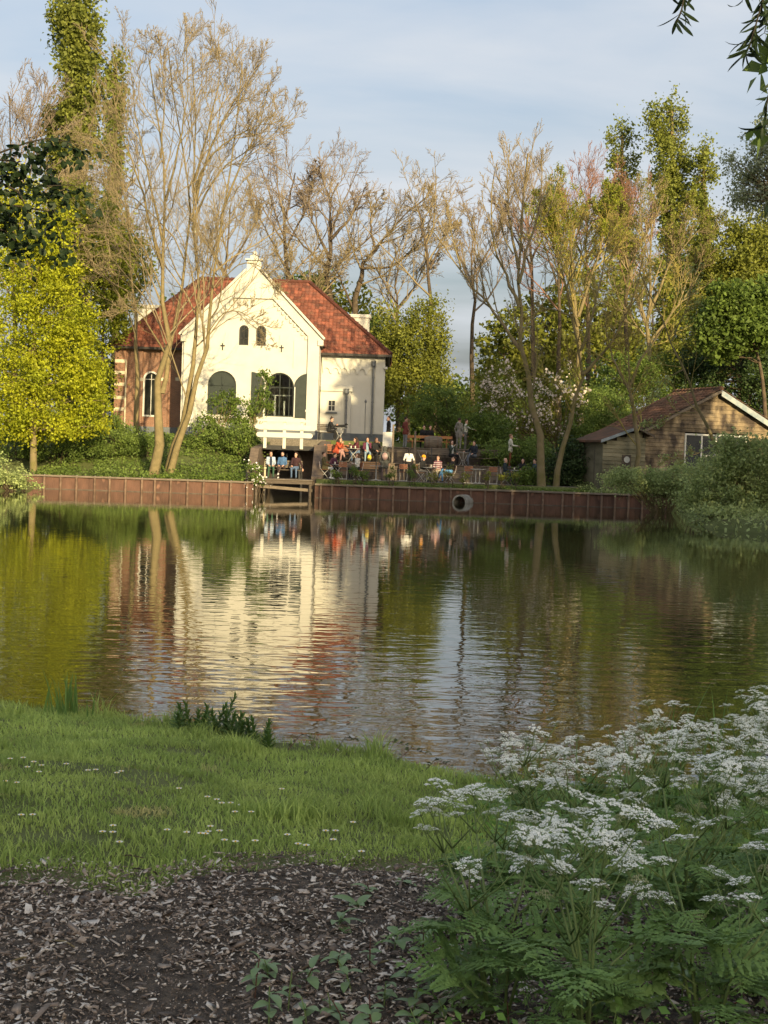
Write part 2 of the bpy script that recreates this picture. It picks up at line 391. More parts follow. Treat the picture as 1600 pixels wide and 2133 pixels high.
def ground_z(x, y):
    x = np.asarray(x, float); y = np.asarray(y, float)
    d1 = Ys(x) - y                             # >0 : on the near bank
    near = -0.06 + 0.19 * sst(d1 / 0.22 + 0.2) + 0.32 * sst(d1 / 4.2) + 0.05 * (vnoise(x, y, 0.7, 1) - 0.5) * sst(d1 / 0.5) + 0.025 * (vnoise(x, y, 0.22, 2) - 0.5) * sst(d1 / 0.3)
    xr = np.where(y < 48, 10.9 + (48 - y) * 0.3, 10.9 + (y - 48) * 0.165)
    xl = np.where(y < 62, -17.0 - (62 - y) * 0.4, -16.9)
    yf = 68.05
    d2 = np.maximum.reduce([y - yf, (x - xr), (xl - x)])
    slope = 0.66 + 2.1 * sst((y - 69.2) / 9.5)
    tiers = np.where(y < 69.0, 0.70, np.where(y < 72, 0.90, np.where(y < 75, 1.75, np.where(y < 78.6, 2.6, 2.95))))
    right = 0.7 + 0.5 * sst((y - 69) / 3) + 1.4 * sst((y - 72) / 10)
    far = np.where(x < CHX0, slope, np.where(x < 9.6, tiers, right))
    far = np.where((y > 80), 2.72 + 0 * x, far)
    side = 0.45 * sst(d2 / 0.8 + 0.15) + 0.5 * sst(d2 / 6) - 0.15
    far = np.where(y > yf, far, side)
    chan = (x > CHX0) & (x < CHX1) & (y < 79)
    far = np.where(chan, -0.7, far)
    bed = -0.7 + 0 * x
    z = np.where(d1 > -0.25, near, np.where(d2 > 0, far, bed))
    return z
def gz(x, y): return float(ground_z(np.array([x]), np.array([y]))[0])

gx = np.unique(np.round(np.concatenate([np.arange(-400, -40, 30), np.arange(-40, -18, 2), np.arange(-18, -5, 0.5), np.arange(-5, 5, 0.1), np.arange(5, 20, 0.5), np.arange(20, 40, 2), np.arange(40, 401, 30),
     [CHX0 - 0.01, CHX0 + 0.01, CHX1 - 0.01, CHX1 + 0.01, 9.59, 9.61]]), 3))
gy = np.unique(np.round(np.concatenate([np.arange(-200, -10, 20), np.arange(-10, 2, 1), np.arange(2, 10.6, 0.1), np.arange(10.6, 16, 0.4), np.arange(16, 66, 2), np.arange(66, 84, 0.5), np.arange(84, 140, 4), np.arange(140, 800, 40),
     [68.04, 68.06, 68.99, 69.01, 71.98, 72.02, 74.98, 75.02, 78.58, 78.62, 61.99, 62.01]]), 3))
GX, GY = np.meshgrid(gx, gy); GZ = ground_z(GX, GY); nx, ny = len(gx), len(gy)
ii = (np.arange(ny - 1)[:, None] * nx + np.arange(nx - 1)[None, :]).ravel()
gme = np_mesh('ground', np.stack([GX, GY, GZ], -1).reshape(-1, 3), np.stack([ii, ii + 1, ii + nx + 1, ii + nx], 1), 'turf', smooth=True)
tag(link('ground', gme), kind='structure')

# dark woodchip path sheet, draped 8 mm above the ground
_pb = [on_plane(px, py, 0.42) for px, py in ((-200, 1838), (0, 1842), (180, 1850), (330, 1858), (480, 1826), (600, 1805), (700, 1798), (800, 1798), (900, 1806), (1000, 1815), (1300, 1840), (1700, 1860))]
PBX = np.array([-40] + [p.x for p in _pb] + [30]); PBY = np.array([4.6] + [p.y for p in _pb] + [4.6])
def path_edge(x): return np.interp(x, PBX, PBY) + 0.16 * (vnoise(np.asarray(x, float) + 9, np.asarray(x, float) * 0 + 3, 0.16, 5) - 0.5)
px_ = np.linspace(-5, 5, 140); pt_ = np.linspace(0, 1, 60)
PX = np.repeat(px_[None, :], 60, 0); PY = -1.5 + (path_edge(px_)[None, :] + 1.5) * pt_[:, None]
PZ = ground_z(PX, PY) + 0.008 - 0.03 * (pt_[:, None] > 0.995)
ii = (np.arange(59)[:, None] * 140 + np.arange(139)[None, :]).ravel()
tag(link('path', np_mesh('path', np.stack([PX, PY, PZ], -1).reshape(-1, 3), np.stack([ii, ii + 1, ii + 141, ii + 140], 1), 'soil', smooth=True)), kind='structure')

def water_mat():
    m = bpy.data.materials.new('pond_water'); m.use_nodes = True; n = m.node_tree.nodes; l = m.node_tree.links
    b = n['Principled BSDF']; b.inputs['Base Color'].default_value = (0.030, 0.030, 0.013, 1); b.inputs['Roughness'].default_value = 0.015
    b.inputs['IOR'].default_value = 1.52; b.inputs['Specular IOR Level'].default_value = 0.6
    t = n.new('ShaderNodeTexCoord')
    def noise(sc, rot, det, dist=0.0):
        mpn = n.new('ShaderNodeMapping'); mpn.inputs['Scale'].default_value = sc; mpn.inputs['Rotation'].default_value = (0, 0, R(rot)); l.new(t.outputs['Object'], mpn.inputs[0])
        z = n.new('ShaderNodeTexNoise'); z.inputs['Scale'].default_value = 1.0; z.inputs['Detail'].default_value = det; z.inputs['Roughness'].default_value = 0.5
        z.inputs['Distortion'].default_value = dist; l.new(mpn.outputs[0], z.inputs['Vector']); return z
    a = noise((1.5, 3.3, 1), 9, 1, 0.4); c = noise((3.6, 6.6, 1), -13, 1, 0.5)
    big = noise((0.045, 0.10, 1), 20, 2)                                     # calmer and rougher patches
    mr = n.new('ShaderNodeMapRange'); mr.inputs[1].default_value = 0.35; mr.inputs[2].default_value = 0.68; mr.inputs[3].default_value = 0.35; mr.inputs[4].default_value = 1.0
    l.new(big.outputs['Fac'], mr.inputs[0])
    sp = n.new('ShaderNodeSeparateXYZ'); l.new(t.outputs['Object'], sp.inputs[0])
    my = n.new('ShaderNodeMapRange'); my.inputs[1].default_value = 8; my.inputs[2].default_value = 30; my.inputs[3].default_value = 1.0; my.inputs[4].default_value = 0.13   # sheltered under the far bank
    l.new(sp.outputs['Y'], my.inputs[0])
    mm = n.new('ShaderNodeMath'); mm.operation = 'MULTIPLY'; l.new(mr.outputs[0], mm.inputs[0]); l.new(my.outputs[0], mm.inputs[1])
    b1 = n.new('ShaderNodeBump'); b1.inputs['Distance'].default_value = 0.0135; l.new(mm.outputs[0], b1.inputs['Strength']); l.new(a.outputs['Fac'], b1.inputs['Height'])
    b2 = n.new('ShaderNodeBump'); b2.inputs['Distance'].default_value = 0.0065; l.new(mm.outputs[0], b2.inputs['Strength']); l.new(c.outputs['Fac'], b2.inputs['Height']); l.new(b1.outputs[0], b2.inputs['Normal'])
    l.new(b2.outputs[0], b.inputs['Normal']); MATS['pond_water'] = m
water_mat()
wx = np.linspace(-70, 70, 15); wy = np.linspace(5.5, 78.5, 12); WX, WY = np.meshgrid(wx, wy)
ii = (np.arange(11)[:, None] * 15 + np.arange(14)[None, :]).ravel()
tag(link('water', np_mesh('water', np.stack([WX, WY, 0 * WX], -1).reshape(-1, 3), np.stack([ii, ii + 1, ii + 16, ii + 15], 1), 'pond_water', smooth=True)), kind='structure')

# ------------------------------------------------------------------ sheet pile quay on both sides of the channel
QY = 68.0
def quay(label, posts_px, x_end0, x_end1):
    xs = sorted(at(p, 1020 + (p - 80) * 0.032, QY).x for p in posts_px)
    t = thing('quay_wall', label, 'quay wall', ((x_end0 + x_end1) / 2, QY, 0))
    B().box(x_end0, x_end1, QY - 0.10, QY + 0.22, 0.60, 0.69).obj('cap_beam', 'timber_old', t, bevel=0.012)
    for x in xs:
        j = random.uniform(-0.012, 0.012)
        B().box(x - 0.05, x + 0.05, QY - 0.13 + j, QY - 0.02, -0.6, 0.598 + random.uniform(-.01, 0)).obj('post', 'pile_post', t, bevel=0.01)
        B().lathe([(0.028, 0), (0.028, 0.02), (0.012, 0.03)], (x, QY - 0.04, 0.69), 8).obj('bolt', 'concrete', t)
    for a, b in zip([x_end0] + xs, xs + [x_end1]):
        if b - a > 0.15: B().box(a + 0.052, b - 0.052, QY - 0.055, QY - 0.002, -0.05, 0.035).obj('waterline_strip', 'timber_dark', t)  # added dark strip standing in for the waterline, lost in the mirror reflection
    ed = [x_end0] + xs + [x_end1]
    for a, b in zip(ed[:-1], ed[1:]):
        if b - a < 0.15: continue
        j = random.uniform(0, 0.02); bb = B(); n = max(2, int((b - a) / 0.28)); w = (b - a) / n
        poly = []
        for k in range(n):                      # shallow corrugation of the sheet
            x0 = a + k * w; dd = 0.018 if k % 2 else 0.0
            poly += [(x0 + 0.004, QY + j + dd), (x0 + w - 0.02, QY + j + dd)]
        poly += [(b - 0.004, QY + 0.10), (a + 0.004, QY + 0.10)]
        bb.prism(poly, -0.6, 0.598, ax='z'); bb.obj('pile_panel', 'pile_rust', t)
    return t
XL0 = at(70, 1018, QY).x
quay('rusty sheet pile quay below the trees beside the white house', [93, 127, 160, 198, 229, 262, 296, 323, 356, 391, 424, 457, 481, 515], XL0 - 0.6, -6.42)
quay('rusty sheet pile quay with drain pipe below the terrace', [668, 691, 723, 754, 788, 819, 852, 885, 917, 938, 980, 1010, 1032, 1066, 1099, 1130, 1171, 1194, 1224, 1252, 1280, 1308, 1337, 1365], -3.42, at(1392, 1050, QY).x)

pc = at(957, 1046, 67.1); pipe = B()
ax = Vector((-0.36, -0.93, 0.0)).normalized(); u_ = ax.cross(Vector((0, 0, 1))).normalized(); n_ = 28; vs = []
for r_, k in ((0.36, 0.0), (0.36, 1.3), (0.285, 1.3), (0.285, 0.0)):
    c = pc - ax * k; vs += [c + (u_ * math.cos(2 * math.pi * i / n_) + Vector((0, 0, 1)) * math.sin(2 * math.pi * i / n_)) * r_ for i in range(n_)]
fs = [(k * n_ + i, k * n_ + (i + 1) % n_, ((k + 1) % 4) * n_ + (i + 1) % n_, ((k + 1) % 4) * n_ + i) for k in (0, 2, 3) for i in range(n_)]
fs += [(2 * n_ + i, 1 * n_ + i, 1 * n_ + (i + 1) % n_, 2 * n_ + (i + 1) % n_) for i in range(n_)]
pipe.add(vs, fs); tag(pipe.obj('drain_pipe', 'concrete', smooth=False), 'round concrete drain pipe sticking out of the quay at water level', 'pipe')

# ------------------------------------------------------------------ channel walls, culvert arch, jetty, white railed bridge
def tapered_wall(name, label, x0, x1, prof, mat='brick_dark'):
    b = B(); b.prism(prof, x0, x1, ax='x'); return tag(b.obj(name, mat, bevel=0.02), label, 'retaining wall')
tapered_wall('retaining_wall', 'sloping dark brick retaining wall between jetty and terrace chairs', -3.68, -3.12, [(69.2, -0.6), (79, -0.6), (79, 2.93), (75.0, 2.62), (71.4, 2.60), (69.6, 1.10), (69.2, 1.0)])
tapered_wall('retaining_wall', 'leaning dark brick retaining wall between jetty and bushes', -6.95, -6.52, [(69.2, -0.6), (79, -0.6), (79, 2.62), (75.0, 2.55), (71.6, 2.35), (69.6, 1.05), (69.2, 0.95)])
ac = at(591, 968, 75.0); cul = thing('culvert', 'dark brick culvert arch with pale rim under the bridge', 'culvert', (ac.x, 75, 0))
_out = [(-6.52, -0.6), (-3.68, -0.6), (-3.68, 2.40), (-6.52, 2.40)]
wall_holes(_out, [arch(ac.x, 1.84, -0.5, ac.z, 16)], 75.0, 75.4).obj('wall', 'brick_dark', cul)
rim = wall_holes(arch(ac.x, 2.06, -0.45, ac.z, 20), [arch(ac.x, 1.85, -0.4, ac.z, 20)], 74.95, 75.0); rim.obj('arch_rim', 'stone_band', cul)
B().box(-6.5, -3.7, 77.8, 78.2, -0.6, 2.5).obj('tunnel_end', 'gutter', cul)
wall_holes(arch(ac.x, 1.84, -0.5, ac.z, 16), [arch(ac.x, 1.80, -0.48, ac.z, 16)], 75.41, 77.7).obj('tunnel_lining', 'brick_dark', cul)
ss = B(); c = at(597.5, 949, 74.9); ss.box(c.x - 0.045, c.x + 0.045, 74.86, 74.94, c.z - 0.11, c.z + 0.11)
tag(ss.obj('notice_plate', 'paint_white', bevel=0.01), 'small white plate hung in the culvert arch', 'sign')

jt = thing('jetty', 'low wooden jetty carrying the bench of three men', 'jetty', (-4.98, 68.9, 0))
jy = 68.05
while jy < 71.6:
    B().box(-6.40 + random.uniform(-.03, .03), -3.56 + random.uniform(-.03, .03), jy, jy + 0.165, 0.80 + random.uniform(-.004, .004), 0.84).obj('plank', 'timber_old', jt, bevel=0.006); jy += 0.175
B().box(-6.38, -3.58, 68.10, 68.22, 0.62, 0.795).obj('beam', 'timber_dark', jt, bevel=0.01)
B().box(-6.38, -3.58, 70.9, 71.05, 0.62, 0.795).obj('beam', 'timber_dark', jt, bevel=0.01)
b0, b1 = at(540, 1012, 68.3), at(652, 1022, 68.3)
B().bar((-6.4, 68.34, b0.z), (-3.55, 68.34, b1.z), 0.10, 0.15).obj('brace', 'timber_old', jt, bevel=0.01)
for x in (-6.3, -3.66):
    for y in (68.2, 70.97): B().tube([(x, y, -0.65), (x, y, 0.62)], 0.07, 8).obj('pile', 'timber_dark', jt)

RY = 73.2
br = thing('footbridge', 'white wooden railed footbridge below the big arched windows', 'footbridge', (-5.1, RY, 2.4))
d0, d1 = at(532, 929, RY), at(648, 932, RY)
for k in range(11): B().box(-6.52, -3.10, RY + 0.02 + k * 0.17, RY + 0.18 + k * 0.17, 2.47, 2.52).obj('deck_plank', 'timber_dark', br, bevel=0.006)
B().box(-6.55, -3.3, RY - 0.06, RY + 0.02, 2.30, 2.53).obj('edge_beam', 'iron', br)
for px in (553, 593, 629):
    p = at(px, 900, RY); B().box(p.x - 0.085, p.x + 0.085, RY - 0.19, RY - 0.065, 2.36, at(px, 872, RY).z).obj('post', 'paint_cream', br, bevel=0.015)
for (xa, xb, py, h, nm) in ((537, 648, 876, 0.13, 'handrail'), (532, 650, 889.5, 0.24, 'rail'), (535, 652, 906, 0.26, 'rail')):
    a, b = at(xa, py - 1, RY), at(xb, py + 2, RY); zc = (a.z + b.z) / 2; r_ = h / 2
    ends = [(a.x + r_ * (1 - math.sin(math.pi * i / 6)), zc + r_ * math.cos(math.pi * i / 6)) for i in range(7)]
    poly = ends + [(b.x - r_ * (1 - math.sin(math.pi * i / 6)), zc - r_ * math.cos(math.pi * i / 6)) for i in range(7)]
    B().prism(poly, RY - 0.265, RY - 0.195).obj(nm, 'paint_cream', br)

# ------------------------------------------------------------------ terrace tiers: each riser a boarded wall
mk('gravel', (0.12, 0.105, 0.085), (0.20, 0.175, 0.14), scale=14, rough=0.95, bump=0.5, bscale=50)
for (yy, z0, z1, lab) in ((72.0, 0.88, 1.76, 'lower boarded terrace riser behind the front row of chairs'), (75.0, 1.73, 2.62, 'upper boarded terrace riser under the barrel')):
    t = thing('terrace_riser', lab, 'retaining wall', (3, yy, z0)); z = z0; k = 0
    while z < z1 - 0.05:
        h = 0.215; x = -3.1
        while x < 9.5:
            L = random.uniform(2.6, 3.8); e = min(x + L, 9.6)
            B().box(x + 0.006, e - 0.006, yy - 0.06 + random.uniform(-.008, .008), yy - 0.005, z + 0.006, z + h - 0.004).obj('board', 'timber_dark' if random.random() < .5 else 'timber_old', t)
            x = e
        z += h
    B().box(-3.1, 9.6, yy - 0.12, yy + 0.16, z1 - 0.0, z1 + 0.045).obj('coping', 'timber_old', t, bevel=0.01)
    x = -2.6
    while x < 9.5: B().box(x, x + 0.12, yy - 0.16, yy - 0.065, z0, z1 - 0.01).obj('post', 'timber_dark', t, bevel=0.01); x += 1.9
def deck(name, x0, x1, y0, y1, z):
    tag(B().box(x0, x1, y0, y1, z - 0.03, z).obj(name, 'gravel'), kind='structure')
deck('terrace_floor', -3.11, 9.58, 69.03, 71.93, 0.912); deck('terrace_floor', -3.11, 9.58, 72.18, 74.86, 1.762); deck('terrace_floor', -3.11, 9.58, 75.18, 78.5, 2.612)
tag(B().box(-7.4, 4.0, 78.63, 84.9, 2.45, 2.958).obj('terrace_floor', 'gravel'), kind='structure')

# ------------------------------------------------------------------ the white house
HC = -8.08; GYF = 82.0; WYF = 85.0
house = thing('white_house', 'cream painted house with stepped gable and red tiled hipped roof', 'house', (HC, 86, 2.72))
inner = [(HC - 3.3, 4.15), (HC + 3.3, 4.15), (HC + 3.3, 9.03), (HC + 1.17, 11.16), (HC - 1.17, 11.16), (HC - 3.3, 9.03)]
outer = [(HC - 3.97, 2.6), (HC + 3.97, 2.6), (HC + 3.97, 8.6), (HC + 4.12, 8.95), (HC + 0.42, 12.72), (HC + 0.42, 13.25), (HC + 0.30, 13.36), (HC - 0.30, 13.36), (HC - 0.42, 13.25), (HC - 0.42, 12.72), (HC - 4.12, 8.95), (HC - 3.97, 8.6)]
inner2 = [(HC - 3.3, 3.52), (HC + 3.3, 3.52)] + inner[2:]
wall_holes(outer, [inner2], GYF, GYF + 0.16).obj('gable_band', 'paint_cream', house)
hA1, hA2 = arch(HC - 1.70, 1.68, 4.28, 6.03), arch(HC + 1.70, 1.68, 4.28, 6.03)
hS1, hS2 = arch(HC - 0.50, 0.56, 8.41, 9.31, 8), arch(HC + 0.52, 0.56, 8.41, 9.31, 8)
gw_out = [(HC - 3.9, 2.6), (HC + 3.9, 2.6), (HC + 3.9, 9.0), (HC, 12.9), (HC - 3.9, 9.0)]
wall_holes(gw_out, [hA1, hA2, hS1, hS2], GYF + 0.162, GYF + 0.5).obj('gable_wall', 'paint_cream', house)
for s in (-1, 1):                                # side walls of the projecting gable, coping on the rakes
    B().box(HC + s * 3.95 - 0.15, HC + s * 3.95 - 0.0 if s < 0 else HC + s * 3.95, GYF + 0.17, WYF + 0.3, 2.6, 8.7).obj('gable_side_wall', 'paint_cream', house)
    p0 = Vector((HC + s * 4.22, 0, 8.86)); p1 = Vector((HC + s * 0.40, 0, 12.76)); d = (p1 - p0).normalized(); nn = Vector((d.z * s, 0, -d.x * s)); nn = nn if nn.z > 0 else -nn
    q = [p0, p1, p1 + nn * 0.13, p0 + nn * 0.13]
    B().prism([(v.x, v.z) for v in q], GYF - 0.16, GYF + 0.55).obj('coping', 'paint_cream', house)
    # stepped frieze under the rake
    x = 1.3
    fz = B()
    while x < 3.3:
        zz = 12.33 - x; fz.box(HC + s * x - 0.07, HC + s * x + 0.07, GYF + 0.06, GYF + 0.158, zz - 0.30, zz - 0.10); x += 0.235
    tag(fz.obj('stepped_frieze', 'paint_cream', house), kind='stuff')
    B().box(HC + s * 4.02 - 0.16, HC + s * 4.02 + 0.18, GYF - 0.10, GYF + 0.4, 8.50, 8.85).obj('kneeler', 'paint_cream', house, bevel=0.03)
fin = B(); fin.box(HC - 0.50, HC + 0.50, GYF - 0.12, GYF + 0.5, 13.36, 13.46); fin.box(HC - 0.22, HC + 0.22, GYF - 0.05, GYF + 0.4, 13.46, 13.66)
fin.ell((HC, GYF + 0.17, 13.78), (0.15, 0.15, 0.16)); fin.obj('finial', 'paint_cream', house)
nb = B(); nb.box(HC - 0.75, HC - 0.68, GYF + 0.0, GYF + 0.158, 10.7, 11.0); nb.obj('corbel', 'paint_cream', house)
cb = B(); cb.box(HC - 0.10, HC + 0.10, GYF + 0.02, GYF + 0.158, 10.75, 11.15); cb.obj('corbel', 'paint_cream', house)
def arched_window(name, hole, xc, w, z0, zs, yy, parent, muntins, pane='glass_dark', fr='dark_green', closed=False):
    win = wall_holes(hole, [arch(xc, w - 0.14, z0 + 0.07, zs, 12)], yy + 0.06, yy + 0.14).obj(name, fr, parent)
    b = B(); r_ = w / 2 - 0.07
    pl = [(xc - r_, z0 + 0.07), (xc + r_, z0 + 0.07)] + [(xc + r_ * math.cos(math.pi * i / 12), zs + r_ * math.sin(math.pi * i / 12)) for i in range(13)]
    b.prism(pl, yy + 0.10, yy + 0.115)
    sub = b.obj('pane', pane, None); sub.parent = win; sub.location = -Vector(parent.location) * 0
    sub.data.transform(Matrix.Translation(-Vector(parent.location)))
    for m in muntins:
        q = B().box(*m).obj('glazing_bar', fr if not closed else 'dark_green', None); q.parent = win; q.data.transform(Matrix.Translation(-Vector(parent.location)))
    return win
yb = GYF + 0.2
arched_window('window', hA1, HC - 1.70, 1.68, 4.28, 6.03, yb, house, [(HC - 1.73, HC - 1.67, yb + .05, yb + .1, 4.35, 6.7), (HC - 2.47, HC - 0.93, yb + .05, yb + .098, 6.0, 6.06)], pane='dark_green')
mk('room_lit', (0.16, 0.14, 0.10), (0.06, 0.05, 0.04), scale=1.5, rough=0.8)
gl = bpy.data.materials.new('window_glass'); gl.use_nodes = True; g_ = gl.node_tree.nodes['Principled BSDF']
g_.inputs['Base Color'].default_value = (0.75, 0.8, 0.8, 1); g_.inputs['Roughness'].default_value = 0.03; g_.inputs['Transmission Weight'].default_value = 1.0; g_.inputs['IOR'].default_value = 1.2
MATS['window_glass'] = gl
arched_window('window', hA2, HC + 1.70, 1.68, 4.28, 6.03, yb, house, [(HC + 1.05, HC + 1.10, yb + .05, yb + .1, 4.35, 6.6), (HC + 1.68, HC + 1.73, yb + .05, yb + .1, 4.35, 6.78), (HC + 2.25, HC + 2.29, yb + .05, yb + .1, 4.35, 6.55), (HC + 0.95, HC + 2.45, yb + .05, yb + .098, 5.98, 6.03)], pane='window_glass')
rm = B(); rm.box(HC + 0.3, HC + 3.2, GYF + 2.6, GYF + 2.7, 3.6, 7.6); rm.obj('back_wall', 'room_lit', house)
rm = B(); rm.box(HC + 0.3, HC + 3.2, GYF + 0.55, GYF + 2.6, 3.6, 4.2); rm.obj('room_floor', 'timber_dark', house)
rm = B(); rm.box(HC + 0.25, HC + 0.32, GYF + 0.52, GYF + 2.6, 3.6, 7.6); rm.box(HC + 3.2, HC + 3.27, GYF + 0.52, GYF + 2.6, 3.6, 7.6); rm.box(HC + 0.25, HC + 3.27, GYF + 0.52, GYF + 2.6, 7.6, 7.65); rm.obj('room_side', 'room_lit', house)
for x in (HC + 1.38, HC + 1.95): B().box(x - 0.05, x + 0.05, GYF + 0.9, GYF + 1.0, 4.2, 5.5 if x < HC + 1.5 else 5.25).obj('inner_post', 'paint_white', house)
B().box(HC + 1.2, HC + 2.3, GYF + 1.4, GYF + 1.5, 5.55, 5.62).obj('inner_beam', 'paint_white', house)
arched_window('window', hS1, HC - 0.50, 0.56, 8.41, 9.31, yb - 0.02, house, [(HC - 0.52, HC - 0.48, yb + .03, yb + .078, 8.48, 9.5), (HC - 0.72, HC - 0.28, yb + .03, yb + .076, 8.8, 8.84)], fr='iron')
arched_window('window', hS2, HC + 0.52, 0.56, 8.41, 9.31, yb - 0.02, house, [(HC + 0.50, HC + 0.54, yb + .03, yb + .078, 8.48, 9.5), (HC + 0.30, HC + 0.74, yb + .03, yb + .076, 8.8, 8.84)], fr='iron')
for s, xh in ((1, HC + 2.56), (-1, HC + 0.84)):  # open half-arch shutters of the right hand window
    n = 8; r_ = 0.82
    pl = [(xh, 4.24)] + [(xh + s * 0.80, 4.24)] + [(xh + s * 0.80, 6.86)] + [(xh + s * (0.80 - 0.80 * math.sin(math.pi / 2 * i / n)), 6.04 + r_ * math.cos(math.pi / 2 * i / n)) for i in range(1, n + 1)]
    sh_ = B().prism(pl, GYF + 0.075, GYF + 0.125).obj('shutter', 'dark_green', house)
    k = B().box(xh + s * 0.74 - 0.05, xh + s * 0.74 + 0.05, GYF + 0.03, GYF + 0.073, 4.62, 4.74).obj('latch', 'paint_white', None); k.parent = sh_; k.data.transform(Matrix.Translation(-Vector(house.location)))
for x in (HC + 0.80, HC + 2.60): B().box(x - 0.03, x + 0.03, GYF + 0.04, GYF + 0.16, 4.24, 6.05).obj('window_jamb', 'paint_white', house)
B().box(HC - 3.2, HC + 3.2, GYF + 0.02, GYF + 0.16, 4.06, 4.22).obj('sill_band', 'paint_cream', house)
for x in (HC - 1.72, HC + 1.74, HC - 3.0, HC + 2.95):
    a = B(); zc = 8.28 if abs(x - HC) < 2 else 7.4; a.box(x - 0.03, x + 0.03, GYF + 0.11, GYF + 0.16, zc - 0.2, zc + 0.2); a.box(x - 0.13, x + 0.13, GYF + 0.105, GYF + 0.158, zc + 0.03, zc + 0.09)
    if abs(x - HC) < 2: a.obj('wall_anchor', 'iron', house)
B().box(HC - 4.03, HC + 4.03, GYF - 0.06, GYF + 0.0, 2.5, 3.50).obj('plinth', 'plinth_grey', house)
for x0, z0, w, h in ((HC + 2.45, 7.2, 0.06, 1.6), (HC + 1.6, 8.1, 0.05, 1.0), (HC - 2.5, 7.2, 0.06, 1.6)):      # blind panel edges in the plaster
    B().box(x0, x0 + w, GYF + 0.115, GYF + 0.16, z0, z0 + h).obj('plaster_rib', 'paint_cream', house)

# right wing
XR0, XR1 = HC + 3.98, -0.23
mw = wall_holes([(XR0, 2.6), (XR1, 2.6), (XR1, 8.30), (XR0, 8.30)], [], WYF, WYF + 0.4); mw.obj('wing_wall', 'paint_cream', house)
B().box(XR1 - 0.57, XR1 + 0.003, WYF - 0.07, WYF - 0.001, 3.5, 8.02).obj('pilaster', 'paint_cream', house)
B().box(XR1 - 0.4, XR1, WYF + 0.401, 94, 2.6, 8.3).obj('end_wall', 'paint_cream', house)
zt, zb = at(730, 752, WYF).z, at(730, 777, WYF).z
nsc = 6; w_ = (XR1 - 0.57 - XR0 - 0.05) / nsc; pl = [(XR0 + 0.02, zt + 0.2), (XR1 - 0.58, zt + 0.2)]
for k in range(nsc - 1, -1, -1):
    xc = XR0 + 0.05 + (k + 0.5) * w_; pl.append((xc + w_ / 2 - 0.05, zb - 0.06)); pl += [(xc + (w_ / 2 - 0.09) * math.cos(math.pi * i / 8), zb + 0.06 + (w_ / 2 - 0.09) * 1.15 * math.sin(math.pi * i / 8)) for i in range(9)]; pl.append((xc - w_ / 2 + 0.05, zb - 0.06))
B().prism(pl, WYF - 0.10, WYF - 0.002).obj('arched_frieze', 'paint_cream', house)
dn = B(); x = XR0 + 0.05
while x < XR1 - 0.05: dn.box(x, x + 0.07, WYF - 0.14, WYF - 0.003, 8.10, 8.19); x += 0.13
tag(dn.obj('dentils', 'paint_cream', house), kind='stuff')
B().box(XR0, XR1 + 0.05, WYF - 0.16, WYF - 0.004, 8.192, 8.30).obj('cornice', 'paint_cream', house)
B().box(XR0, XR1 + 0.02, WYF - 0.06, WYF - 0.002, 2.5, 3.49).obj('plinth', 'plinth_grey', house)
pz = at(700, 803, 84.4).z; px0, px1 = XR0 - 0.1, at(731, 830, 84.4).x
wx_ = at(691, 845, 84.4); hwin = [(wx_.x - 0.25, wx_.z - 0.36), (wx_.x + 0.25, wx_.z - 0.36), (wx_.x + 0.25, wx_.z + 0.36), (wx_.x - 0.25, wx_.z + 0.36)]
wall_holes([(px0 + 0.12, 2.6), (px1, 2.6), (px1, pz - 0.36), (px0 + 0.12, pz - 0.36)], [hwin], 84.4, 84.98).obj('porch', 'paint_cream', house)
B().box(px0 + 0.12, px1 + 0.08, 84.3, 84.99, pz - 0.358, pz).obj('porch_coping', 'paint_cream', house, bevel=0.02)
B().box(px0 + 0.12, px1 + 0.02, 84.34, 84.397, 2.5, 3.49).obj('plinth', 'plinth_grey', house)
wnd = wall_holes(hwin, [[(wx_.x - 0.19, wx_.z - 0.30), (wx_.x + 0.19, wx_.z - 0.30), (wx_.x + 0.19, wx_.z + 0.30), (wx_.x - 0.19, wx_.z + 0.30)]], 84.36, 84.50).obj('window', 'paint_white', house)
for bx, mt in (((wx_.x - 0.19, wx_.x + 0.19, 84.47, 84.48, wx_.z - 0.30, wx_.z + 0.30), 'glass_dark'), ((wx_.x - 0.015, wx_.x + 0.015, 84.44, 84.468, wx_.z - 0.30, wx_.z + 0.30), 'paint_white'), ((wx_.x - 0.19, wx_.x + 0.19, 84.445, 84.467, wx_.z - 0.015, wx_.z + 0.015), 'paint_white')):
    q = B().box(*bx).obj('pane' if mt == 'glass_dark' else 'glazing_bar', mt, None); q.parent = wnd; q.data.transform(Matrix.Translation(-Vector(house.location)))
B().box(wx_.x - 0.34, wx_.x + 0.34, 84.26, 84.4, wx_.z - 0.48, wx_.z - 0.38).obj('window_sill', 'plinth_grey', house)
def downpipe(px, py0, py1, Y, r_, nm='downpipe', mt='zinc', hopper=True):
    a, b = at(px, py0, Y), at(px, py1, Y); q = B(); q.tube([(a.x, Y, a.z), (a.x, Y, b.z)], r_, 8)
    if hopper: q.lathe([(r_, -0.22), (r_ * 2.2, -0.12), (r_ * 2.2, 0.10), (r_ * 2.5, 0.12), (r_ * 2.5, 0.16)], (a.x, Y, a.z), 10)
    z = b.z + 0.5
    while z < a.z - 0.4: q.lathe([(r_ * 1.3, 0), (r_ * 1.3, 0.06)], (a.x, Y, z), 8); z += 1.5
    q.obj(nm, mt, house, smooth=False)
downpipe(778.5, 758, 908, WYF - 0.17, 0.062); downpipe(722, 815, 905, 84.2, 0.07); downpipe(762, 838, 908, WYF - 0.05, 0.014, 'lightning_rod', 'zinc', False)
q = at(762, 836, WYF - 0.05); B().ell(q, (0.07, 0.05, 0.11)).obj('rod_head', 'zinc', house)
